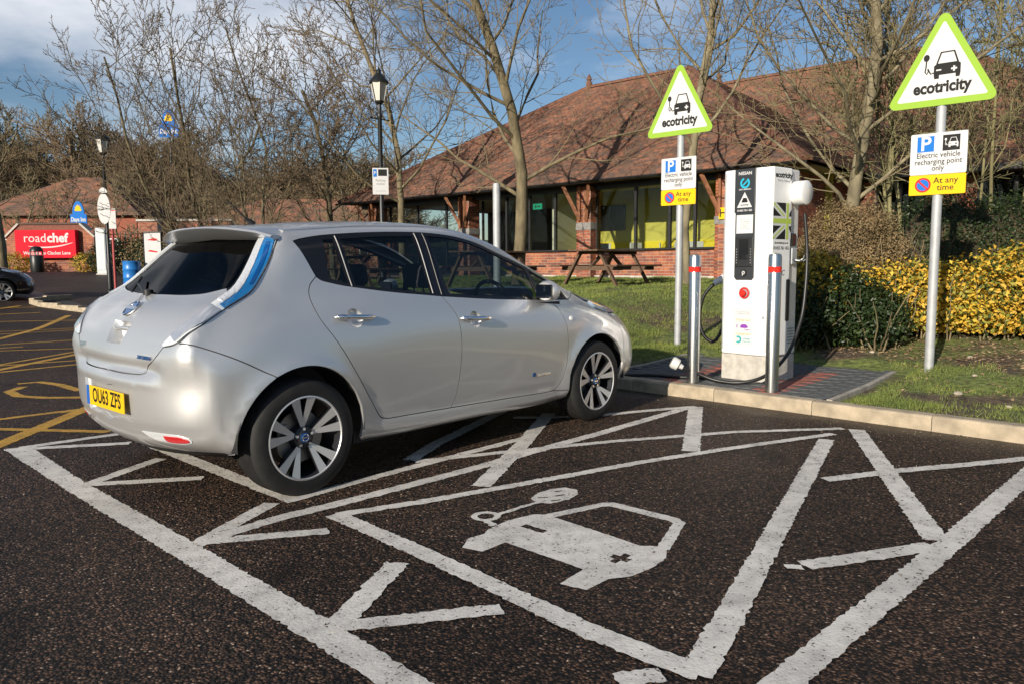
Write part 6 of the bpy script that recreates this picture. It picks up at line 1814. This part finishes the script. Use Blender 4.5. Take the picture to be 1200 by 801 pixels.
# woodland on the rise beyond: far trees that read as one mass
V_all, F_all, I_all, nb = [], [], [], 0
protos = []
for sd in (101, 102, 103):
    rr = random.Random(sd); T1 = Tubes()
    grow(rr, T1, T1, Vector((0, 0, 0)), Vector((0, 0, 1)), 12, .22, 0, tspec(12, .22, n=(15, 9, 8, 0), lo=(.10, .12, .10, .1), rmin=.024, ln=(.46, .55, .6, .4)), 3)
    protos.append((np.array([tuple(v) for v in T1.V]), np.array(T1.F)))
rr = random.Random(77)
spots = []
for k in range(165):
    px = rr.uniform(-60, 470); dep = rr.uniform(62, 110)
    spots.append((px, dep, rr.uniform(.85, 1.25)))
for px, dep, s in spots:
    p = at(px, dep); V, F = protos[rr.randrange(3)]
    a = rr.uniform(0, 6.28); c, s_ = math.cos(a) * s, math.sin(a) * s
    x = V[:, 0] * c - V[:, 1] * s_ + p.x; y = V[:, 0] * s_ + V[:, 1] * c + p.y
    hgt = s * (.84 if px < 230 else .60)
    base = .6 + 2.2 * np.clip((dep - 55) / 50, 0, 1)
    V_all.append(np.stack([x, y, V[:, 2] * hgt + base], 1)); F_all.append(F + nb); nb += len(V); I_all.append(np.full(len(F), rr.randrange(2)))
setp(fastmesh('woodland', np.concatenate(V_all), np.concatenate(F_all), [MT.wood_far, MT.wood_far2], None, np.concatenate(I_all)), 'brown leafless woodland on the rise behind the inn', 'woodland', kind='stuff')

# ---- shrubs
def leafmass(name, parent, m, boxes, n, size, seed, aspect=.55, shell=.35, zmin=None, up=.3):
    """leaf-shaped quads spread through overlapping ellipsoids (c, radii), denser at the surface"""
    g = np.random.default_rng(seed)
    vol = np.array([b[1][0] * b[1][1] + b[1][1] * b[1][2] + b[1][0] * b[1][2] for b in boxes]); pr = vol / vol.sum()
    idx = g.choice(len(boxes), n, p=pr)
    c = np.array([b[0] for b in boxes])[idx]; r = np.array([b[1] for b in boxes])[idx]
    d = g.normal(size=(n, 3)); d /= np.linalg.norm(d, axis=1, keepdims=True)
    rad = 1 - shell * g.random(n) ** 1.6 + g.normal(0, .045, n)
    # lumpy outline
    lump = 1 + .10 * np.sin(d[:, 0] * 5 + seed) * np.sin(d[:, 1] * 6) + .06 * np.sin(d[:, 2] * 11 + d[:, 1] * 9)
    P_ = c + d * r * (rad * lump)[:, None]
    if zmin is not None:
        k = P_[:, 2] > zmin; P_, d = P_[k], d[k]; n = len(P_)
    nrm = d + g.normal(0, .75, (n, 3)); nrm[:, 2] += up; nrm /= np.linalg.norm(nrm, axis=1, keepdims=True)
    t = g.normal(size=(n, 3)); t -= nrm * (t * nrm).sum(1, keepdims=True); t /= np.linalg.norm(t, axis=1, keepdims=True); w = np.cross(nrm, t)
    s = size * g.uniform(.6, 1.3, (n, 1))
    cup = nrm * s * .18
    V = np.stack([P_ - t * s * .5, P_ - w * s * aspect * .5 + cup, P_ + t * s * .5, P_ + w * s * aspect * .5 + cup], 1).reshape(-1, 3)
    F = np.arange(4 * n).reshape(-1, 4)
    F = np.concatenate([F[:, [0, 1, 2]], F[:, [0, 2, 3]]])
    ms = m if isinstance(m, (list, tuple)) else [m]
    mi = None
    if len(ms) > 1:
        q = g.choice(len(ms), n, p=[.54, .28, .18][:len(ms)] if len(ms) == 3 else None); mi = np.concatenate([q, q])
    o = fastmesh(name, V, F, ms, parent, mi)
    return o
def leafm(name, c, c2, rough=.55):
    m = mat(name, c, rough, col2=c2, vs=3.5, spec=.4)
    N, L = m.node_tree.nodes, m.node_tree.links
    tr = N.new('ShaderNodeBsdfTranslucent'); tr.inputs[0].default_value = (*[min(1, x * 1.1) for x in c], 1)
    mx = N.new('ShaderNodeMixShader'); mx.inputs[0].default_value = .22
    L.new(N['Principled BSDF'].outputs[0], mx.inputs[1]); L.new(tr.outputs[0], mx.inputs[2]); L.new(mx.outputs[0], N['Material Output'].inputs[0])
    return m
MT.leaf_yellow = leafm('leaf_yellow', (.78, .53, .06), (.60, .34, .04))
MT.leaf_lime = leafm('leaf_lime', (.42, .37, .06), (.22, .24, .04))
MT.leaf_green = leafm('leaf_green', (.055, .085, .020), (.030, .055, .012))
MT.leaf_dark = leafm('leaf_dark', (.040, .065, .022), (.018, .035, .012), .4)
MT.leaf_brown = leafm('leaf_brown', (.34, .245, .125), (.20, .145, .07))
MT.leaf_orange = leafm('leaf_orange', (.42, .20, .05), (.30, .12, .03))
def stems(parent, pts, n, h, seed, m=None):
    T = Tubes(); rr = random.Random(seed)
    for k in range(n):
        x, y, rx_, ry_ = pts[rr.randrange(len(pts))]
        p = Vector((x + rr.gauss(0, rx_ * .35), y + rr.gauss(0, ry_ * .35), -.05)); d = Vector((rr.gauss(0, .35), rr.gauss(0, .35), 1)).normalized()
        a = [p]; 
        for i in range(4): d = (d + Vector((rr.gauss(0, .2), rr.gauss(0, .2), .05))).normalized(); a.append(a[-1] + d * h / 4 * rr.uniform(.7, 1.1))
        T.add(a, [.012, .010, .008, .006, .004], 4)
    T.build('stems', m or MT.twig, parent)
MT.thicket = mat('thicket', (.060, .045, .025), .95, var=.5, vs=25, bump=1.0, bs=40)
def shrub(name, loc, label, m, boxes, n, size, seed, hs, nst=40, group=None, **k):
    e = empty(name, loc, 0, label, 'bush', group)
    leafmass('foliage', e, m, boxes, n, size, seed, **k)
    stems(e, [(b[0][0], b[0][1], b[1][0], b[1][1]) for b in boxes], nst, hs, seed)
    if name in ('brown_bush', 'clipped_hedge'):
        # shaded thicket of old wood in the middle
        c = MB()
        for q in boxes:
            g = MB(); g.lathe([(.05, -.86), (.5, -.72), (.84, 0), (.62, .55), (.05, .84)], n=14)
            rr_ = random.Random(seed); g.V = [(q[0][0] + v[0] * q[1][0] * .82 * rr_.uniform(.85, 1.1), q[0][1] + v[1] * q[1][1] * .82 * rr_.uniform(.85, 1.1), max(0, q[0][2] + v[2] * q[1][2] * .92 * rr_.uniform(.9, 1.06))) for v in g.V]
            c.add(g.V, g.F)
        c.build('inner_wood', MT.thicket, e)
    return e
# long yellow-leaved hedge
e0 = at(1100, 9.6); zz = lz(e0.x, e0.y)
bx = []
rr = random.Random(5)
for i in range(15):
    t = i / 14; px = 1016 + t * 300; dep = 9.75 - .9 * t + rr.uniform(-.12, .12); p = at(px, dep)
    bx.append(((p.x - e0.x, p.y - e0.y, .38 + rr.uniform(-.05, .07) + .10 * t), (.52 + rr.uniform(-.08, .08), .52, .50 + rr.uniform(-.07, .07) + .08 * t)))
shrub('yellow_hedge', (e0.x, e0.y, zz), 'long low hedge of bright yellow leaves behind the right-hand kerb lawn', [MT.leaf_yellow, MT.leaf_lime, MT.leaf_green], bx, 36000, .060, 3, .9, 110, zmin=.05, shell=.55)
p = at(950, 9.4)
shrub('yellow_bush', (p.x, p.y, lz(p.x, p.y)), 'yellow leaved bush squeezed between the charger and the dark shrub', [MT.leaf_yellow, MT.leaf_lime, MT.leaf_green], [((0, 0, .66), (.40, .40, .52)), ((-.2, .25, .60), (.36, .36, .42))], 9000, .050, 8, .9, 30, zmin=.05, shell=.5)
p = at(985, 9.2)
shrub('dark_shrub', (p.x, p.y, lz(p.x, p.y)), 'dark green leafy shrub low in the shade beside the charger paving', [MT.leaf_dark, MT.leaf_green, MT.leaf_dark], [((0, 0, .46), (.50, .48, .50)), ((-.25, .40, .40), (.45, .45, .46)), ((.1, .65, .42), (.45, .45, .46)), ((.1, -.4, .35), (.4, .35, .38))], 15000, .055, 12, .9, 40, zmin=.03, shell=.5)  # green leaves, mixed darker to carry the charger's shadow in their colour
p = at(994, 10.2)
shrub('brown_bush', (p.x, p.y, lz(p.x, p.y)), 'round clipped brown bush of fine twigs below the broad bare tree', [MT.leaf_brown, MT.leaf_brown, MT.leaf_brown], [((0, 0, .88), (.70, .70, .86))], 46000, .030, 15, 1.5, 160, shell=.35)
e0 = at(1150, 10.7); bx = []
for i in range(9):
    t = i / 8; q = at(1082 + t * 250, 10.8 - .9 * t); bx.append(((q.x - e0.x, q.y - e0.y, .80), (.58, .58, .88 + .05 * math.sin(i * 2))))
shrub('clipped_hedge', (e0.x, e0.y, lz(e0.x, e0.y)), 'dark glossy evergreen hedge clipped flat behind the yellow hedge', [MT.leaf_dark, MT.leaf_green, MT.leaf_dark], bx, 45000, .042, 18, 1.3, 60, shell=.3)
p = at(155, 36); shrub('far_hedge', (p.x, p.y, float(ry(p.y))), 'dark green hedge behind the blue drum', [MT.leaf_dark, MT.leaf_green, MT.leaf_dark], [((0, 0, .7), (1.0, .7, .9)), ((1.1 * rv[0], 1.1 * rv[1], .75), (.9, .7, 1.0)), ((-1.0 * rv[0], -1.0 * rv[1], .6), (.9, .7, .8))], 9000, .10, 22, 1, 20)
p = at(300, 33); shrub('far_hedge', (p.x, p.y, float(ry(p.y))), 'long brown twiggy hedge in front of the low brick lodge', [MT.leaf_brown, MT.leaf_green, MT.leaf_brown], [((k * rv[0], k * rv[1], .9), (1.2, .8, 1.1)) for k in np.linspace(-4.5, 4.5, 8)], 16000, .10, 25, 1.4, 60)
for k, px in enumerate((22, 105)):
    p = at(px, 36.6); shrub('flowering_bush', (p.x, p.y, float(ry(p.y))), ('yellow flowering low bush at the outer end of the red sign wall', 'yellow flowering low bush at the lamp post end of the red sign wall')[k], [MT.leaf_yellow, MT.leaf_lime, MT.leaf_green], [((0, 0, .4), (.7, .5, .5))], 1500, .09, 30 + k, .6, 12)
# ================================================================== more things on the lawn and beyond
def pl(px, dep): p = at(px, dep); return (p.x, p.y, gz(p))
# near table: feet about 15 m off
x, y, z = pl(711, 16.2); picnic((x, y, z - .02), R(2), 'brown timber picnic table standing on the lawn before the yellow room')
x, y, z = pl(575, 16.5); picnic((x, y, z - .02), R(2), 'brown timber picnic table standing beside the plain grey steel post')
x, y, z = pl(440, 18.0); picnic((x, y, z - .02), R(2), 'brown timber picnic table standing near the slim tree and lamp post')
# grey steel post on the lawn
x, y, z = pl(583, 14.5)
gp_ = empty('steel_post', (x, y, z - .02), 0, 'plain grey steel post standing on the lawn before the forked tree', 'post')
b = MB(); b.lathe([(.07, 0), (.07, 2.0), (.06, 2.03), (.001, 2.04)], n=20); b.build('shaft', MT.galv, gp_, smooth=40)
b = MB(); b.lathe([(.085, 0), (.085, .06), (.072, .09)], n=20); b.build('collar', MT.galv, gp_, smooth=40)
# heritage lamp posts
MT.lamp_black = mat('lamp_black', (.012, .014, .014), .4)
MT.frosted = mat('frosted_glass', (.80, .78, .70), .5, trans=.3)
def lamp_post(loc, H, label):
    e = empty('lamp_post', loc, 0, label, 'lamp post', 'heritage lamp posts')
    b = MB(); b.lathe([(.12, 0), (.12, .10), (.085, .14), (.085, .9), (.075, .95), (.055, 1.0), (.05, H - 1.1), (.06, H - 1.08), (.06, H - 1.02), (.04, H - .98), (.04, H - .80)], n=16); b.build('column', MT.lamp_black, e, smooth=35)
    b = MB(); b.beam((-.28, 0, H - 1.12), (.28, 0, H - 1.12), .025, .025); b.build('ladder_bar', MT.lamp_black, e)
    b = MB(); b.lathe([(.05, H - .80), (.10, H - .76), (.12, H - .72)], n=6); b.build('lantern_base', MT.lamp_black, e)
    b = MB(); b.lathe([(.11, H - .72), (.20, H - .32)], n=6, caps=False); b.build('lantern_glass', MT.frosted, e)
    b = MB()
    for k in range(6):
        a = k * math.pi / 3; b.beam((.112 * math.cos(a), .112 * math.sin(a), H - .72), (.205 * math.cos(a), .205 * math.sin(a), H - .32), .016, .016)
    b.build('lantern_frame', MT.lamp_black, e)
    b = MB(); b.lathe([(.23, H - .32), (.22, H - .29), (.10, H - .14), (.06, H - .10), (.05, H - .04), (.02, H + .0), (.001, H + .08)], n=12); b.build('lantern_cap', MT.lamp_black, e, smooth=30)
    return e
cam_face = HEAD + math.pi            # signs out there face roughly back to the camera
x, y, z = pl(450, 18); L1 = lamp_post((x, y, z), 4.95, 'black lamp post with a white parking notice in front of the restaurant roof')
def board(name, parent, c, w, h, m, t=.02, rz=None):
    """flat board with face toward the camera bearing; returns object, frame vectors"""
    a = HEAD if rz is None else rz
    X = Vector((math.sin(a), -math.cos(a), 0)); Y = Vector((0, 0, 1)); N3 = X.cross(Y)
    b = MB(); b.prism([(-w / 2, -h / 2), (w / 2, -h / 2), (w / 2, h / 2), (-w / 2, h / 2)], c, X, Y, t)
    o = b.build(name, m, parent)
    return o, X, Y, N3
aj = HEAD + R(9)
o, X, Y, N3 = board('notice', L1, Vector((0, 0, 2.42)) + Vector((-.05, -.04, 0)), .36, .60, MT.white_sheet, rz=aj)
c = Vector((-.05, -.04, 2.42)) + N3 * .021
text('lettering', 'Parking\nnotice', .075, MT.grey_print, o, c + Y * -.02, X, Y, .001, .01)
b = MB(); b.prism([(-.16, .10), (-.08, .10), (-.08, .27), (-.16, .27)], c - N3 * .0005, X, Y, .001); b.build('blue_square', MT.sign_blue, o)
b = MB(); b.prism([(-.05, .12), (.15, .12), (.15, .27), (-.05, .27)], c - N3 * .0005, X, Y, .001); b.build('black_square', MT.sign_black, o)
text('lettering', 'P', .10, MT.white_sheet, o, c + X * -.12 + Y * .185 + N3 * .001, X, Y, .001, .02)
text('lettering', 'Terms and conditions apply', .020, MT.grey_print, o, c + Y * -.22, X, Y, .001, .0)
x, y, z = pl(131, 24.4); L2 = lamp_post((x, y, z), 5.1, 'black lamp post carrying a white oval sign near the blue drum')
X = Vector((math.sin(HEAD), -math.cos(HEAD), 0)); Y = Vector((0, 0, 1)); N3 = X.cross(Y)
b = MB(); b.prism([(.20 * math.cos(a) - .03, .48 * math.sin(a)) for a in np.linspace(0, 6.2832, 25)[:-1]], Vector((0, 0, 2.65)) + N3 * .06, X, Y, .02); ov = b.build('oval_sign', MT.white_sheet, L2)
b = MB(); b.prism([(.13 * math.cos(a) - .03, .16 * math.sin(a)) for a in np.linspace(0, 3.1416, 13)], Vector((0, 0, 3.14)) + N3 * .06, X, Y, .02); b.build('half_round_sign', MT.white_sheet, L2)
for dz in (.12, -.22):
    b = MB(); b.tube([Vector((0, 0, 2.65 + dz)) + N3 * .083 + X * (-.16 + .05 * k) + Y * (.06 - .02 * k + .015 * math.sin(k * 2)) for k in range(7)], .008, n=5); b.build('script_line', MT.sign_black, ov)
# red post with a small white board
x, y, z = pl(137, 25.0); rp = empty('red_post', (x, y, z), 0, 'thin red post with a small white board beside the lamp post', 'sign')
b = MB(); b.lathe([(.04, 0), (.04, 2.1), (.001, 2.12)], n=12); b.build('pole', mat('faded_red', (.38, .06, .06), .5), rp, smooth=40)
o, X, Y, N3 = board('small_board', rp, Vector((-.02, -.02, 2.35)), .30, .64, MT.white_sheet)
b = MB(); b.prism([(-.13, .24), (.13, .24), (.13, .27), (-.13, .27)], Vector((-.02, -.02, 2.35)) + N3 * .0205, X, Y, .001); b.build('red_line', MT.sign_red, o)
# blue drum, litter bin, cabinet, banner board
x, y, z = pl(157, 27.2); dr = empty('blue_drum', (x, y, z), 0, 'bright blue steel drum standing between lamp post and banner board', 'drum')
MT.drum = mat('drum_blue', (.02, .17, .50), .35, var=.08, vs=3)
b = MB(); b.lathe([(.29, 0), (.30, .02), (.29, .04), (.29, .28), (.305, .30), (.29, .32), (.29, .58), (.305, .60), (.29, .62), (.29, .86), (.30, .88), (.285, .90)], n=28, caps=False); b.build('shell', MT.drum, dr, smooth=40)
b = MB(); b.lathe([(.286, .84), (.001, .84)], n=28, caps=False); b.build('lid', MT.drum, dr)
x, y, z = pl(47, 35.5); bn = empty('litter_bin', (x, y, z), HEAD + math.pi, 'black litter bin with domed top in front of the red sign', 'bin')
b = MB(); b.lathe([(.26, 0), (.28, .05), (.28, .75), (.26, .78)], n=20); b.build('body', MT.lamp_black, bn, smooth=35)
b = MB(); b.lathe([(.28, .95), (.27, 1.05), (.18, 1.16), (.001, 1.20)], n=20); b.build('hood', MT.lamp_black, bn, smooth=35)
for k in range(4):
    a = k * math.pi / 2 + .78; b = MB(); b.beam((.25 * math.cos(a), .25 * math.sin(a), .76), (.25 * math.cos(a), .25 * math.sin(a), .97), .05, .03); b.build('hood_strut', MT.lamp_black, bn)
x, y, z = pl(125, 33); cb = empty('metal_cabinet', (x, y, z), HEAD, 'tall pale grey metal cabinet at the end of the red sign wall', 'cabinet')
b = MB(); b.box((0, 0, 1.0), (.4, .42, 1.95)); b.build('case', mat('cabinet_grey', (.48, .53, .55), .45), cb, bevel=.02)
b = MB(); b.box((-.205, 0, 1.05), (.02, .36, 1.7)); b.build('door', mat('cabinet_door', (.52, .57, .58), .45), cb, bevel=.01)
b = MB(); b.box((0, 0, .02), (.46, .48, .06)); b.build('base', MT.concrete, cb)
x, y, z = pl(183, 27.5); bw = empty('banner_board', (x, y, z), 0, 'white banner board in a dark frame beside the blue drum', 'sign')
a9 = HEAD
o, X, Y, N3 = board('panel', bw, Vector((0, 0, 1.15)), .58, 1.5, MT.white_sheet, .03)
fr_ = [((-.31, .38), (-.31, 1.93)), ((-.31, 1.93), (.31, 1.93)), ((.31, 1.93), (.31, .38))]
for (p0, p1) in fr_:
    b = MB(); b.beam(X * p0[0] + Y * p0[1], X * p1[0] + Y * p1[1], .05, .05); b.build('frame_bar', MT.lamp_black, bw)
for s in (-.31, .31):
    b = MB(); b.beam(X * s + Y * .4, X * s, .05, .05); b.build('leg', MT.lamp_black, bw)
b = MB(); b.prism([(-.20, .50), (.10, .47), (.20, .53), (.05, .58)], Vector((0, 0, 1.15)) + N3 * .0305, X, Y, .001); b.build('red_swoosh', MT.sign_red, o)
b = MB(); b.prism([(-.18, .10), (.16, .06), (.18, .10), (-.10, .16)], Vector((0, 0, 1.15)) + N3 * .0305, X, Y, .001); b.build('red_swoosh', MT.sign_red, o)
# ---- red welcome sign on its brick wall
base = at(64, 38.0); base.z = float(ry(base.y)) - .05
sw = empty('sign_wall', base, math.atan2(rv[1], rv[0]), 'brick wall with sloping shoulders that carries the red welcome sign', 'wall')
bricks('brickwork', (-2.15, 0, 0), (1, 0, 0), 4.3, 2.05, sw, depth=.4, seed=90, bl=.30, course=.10)
b = MB(); b.prism([(-1.75, 2.05), (1.75, 2.05), (1.45, 2.35), (-1.45, 2.35)], (0, .35, 0), (1, 0, 0), (0, 0, 1), .35); b.build('gable', MT.brick[2], sw)
b = MB(); b.beam((-1.5, .2, 2.40), (1.5, .2, 2.40), .55, .09); b.build('coping', MT.tile[2], sw)
for s in (-1, 1):
    b = MB(); b.beam((s * 1.5, .2, 2.40), (s * 2.2, .2, 1.75), .55, .09); b.build('shoulder_coping', MT.concrete, sw)
MT.rc_red = mat('sign_red_panel', (.60, .015, .032), .75, spec=.15)
rs = empty('welcome_sign', base + Vector((0, 0, 0)), math.atan2(rv[1], rv[0]), 'large red roadchef welcome sign mounted on a brick wall', 'sign')
b = MB(); b.box((-.05, -.18, 1.40), (2.95, .30, 1.36)); pn = b.build('panel', MT.rc_red, rs, bevel=.02)
text('lettering', 'road', .60, MT.white_sheet, pn, (-.55, -.333, 1.68), (1, 0, 0), (0, 0, 1), .002, .0)
text('lettering', 'chef', .60, MT.white_sheet, pn, (.545, -.333, 1.68), (1, 0, 0), (0, 0, 1), .002, .035)
b = MB(); b.tube([(-.9 + 2.2 * t, -.333, 1.30 - .10 * math.sin(t * math.pi * .9) + .20 * t * t) for t in np.linspace(0, 1, 20)], [.005 + .028 * math.sin(t * 3.1) ** .7 if 0 < t < 1 else .004 for t in np.linspace(0, 1, 20)], n=5); b.V = [(v[0], -.333 + (v[1] + .333) * .05, v[2]) for v in b.V]; b.build('swoosh', MT.white_sheet, pn)
text('lettering', 'Welcome to Clacket Lane', .215, MT.white_sheet, pn, (.0, -.333, .96), (1, 0, 0), (0, 0, 1), .002, .02)
# ---- blue inn signs
def inn_sign(px, dep, H, w, label):
    x, y, z = pl(px, dep)
    e = empty('inn_sign', (x, y, z), math.atan2(rv[1], rv[0]), label, 'sign', 'blue inn signs')
    b = MB(); b.lathe([(.05 * w, 0), (.05 * w, H)], n=10); b.build('pole', MT.lamp_black, e)
    b = MB(); b.prism([(-.5 * w, 0), (.5 * w, 0), (.5 * w, .62 * w), (-.5 * w, .62 * w)], (0, -.09 * w, H), (1, 0, 0), (0, 0, 1), .06); bo = b.build('name_board', MT.sign_blue, e)
    b = MB(); b.prism([(.36 * w * math.cos(a), .62 * w + .80 * w * math.sin(a)) for a in np.linspace(0, math.pi, 17)], (0, -.09 * w, H), (1, 0, 0), (0, 0, 1), .05); b.build('arched_board', MT.sign_blue, e)
    b = MB(); b.prism([(.24 * w * math.cos(a) * (1 if k % 2 else .72), .82 * w + .42 * w * math.sin(a) * (1 if k % 2 else .72)) for k, a in enumerate(np.linspace(0, math.pi, 15))], (0, -.09 * w - .052, H), (1, 0, 0), (0, 0, 1), .004); b.build('sunburst', MT.sign_yellow, e)
    text('lettering', 'Days Inn', .36 * w, MT.white_sheet, bo, (0, -.09 * w - .063, H + .30 * w), (1, 0, 0), (0, 0, 1), .003, .03, .72)
inn_sign(100, 41, 2.45, .86, 'blue inn sign with yellow sunburst on a short pole behind the red sign wall')
inn_sign(209, 66, 11.0, 1.6, 'blue inn sign with yellow sunburst raised high among the bare tree tops')
# ---- black hatchback in the far bay: the same kind of body, dark paint
bc = copy_tree(car)
bc.name = 'black_hatchback'
p_ = at(4, 20.9)
bc.location = (p_.x - 2.70, p_.y + .87, float(ry(p_.y)) * .85 - .02)
bc.rotation_euler = (0, 0, R(2))
setp(bc, 'black hatchback parked in the yellow hatched bay beyond the silver car', 'car')
def repaint(o):
    for c in list(o.children):
        if c.name.split('.')[0] in ('lettering', 'number_plate', 'badge', 'blue_band', 'antenna', 'roof_spoiler', 'badge_field', 'rear_wiper', 'blue_lens', 'deep_lens', 'led_strip'):
            for d in list(c.children_recursive): bpy.data.objects.remove(d, do_unlink=True)
            bpy.data.objects.remove(c, do_unlink=True); continue
        for sl in c.material_slots:
            if sl.material == MT.paint or sl.material == MT.lamp_rim:
                sl.link = 'OBJECT'; sl.material = MT.black_paint
        repaint(c)
repaint(bc)
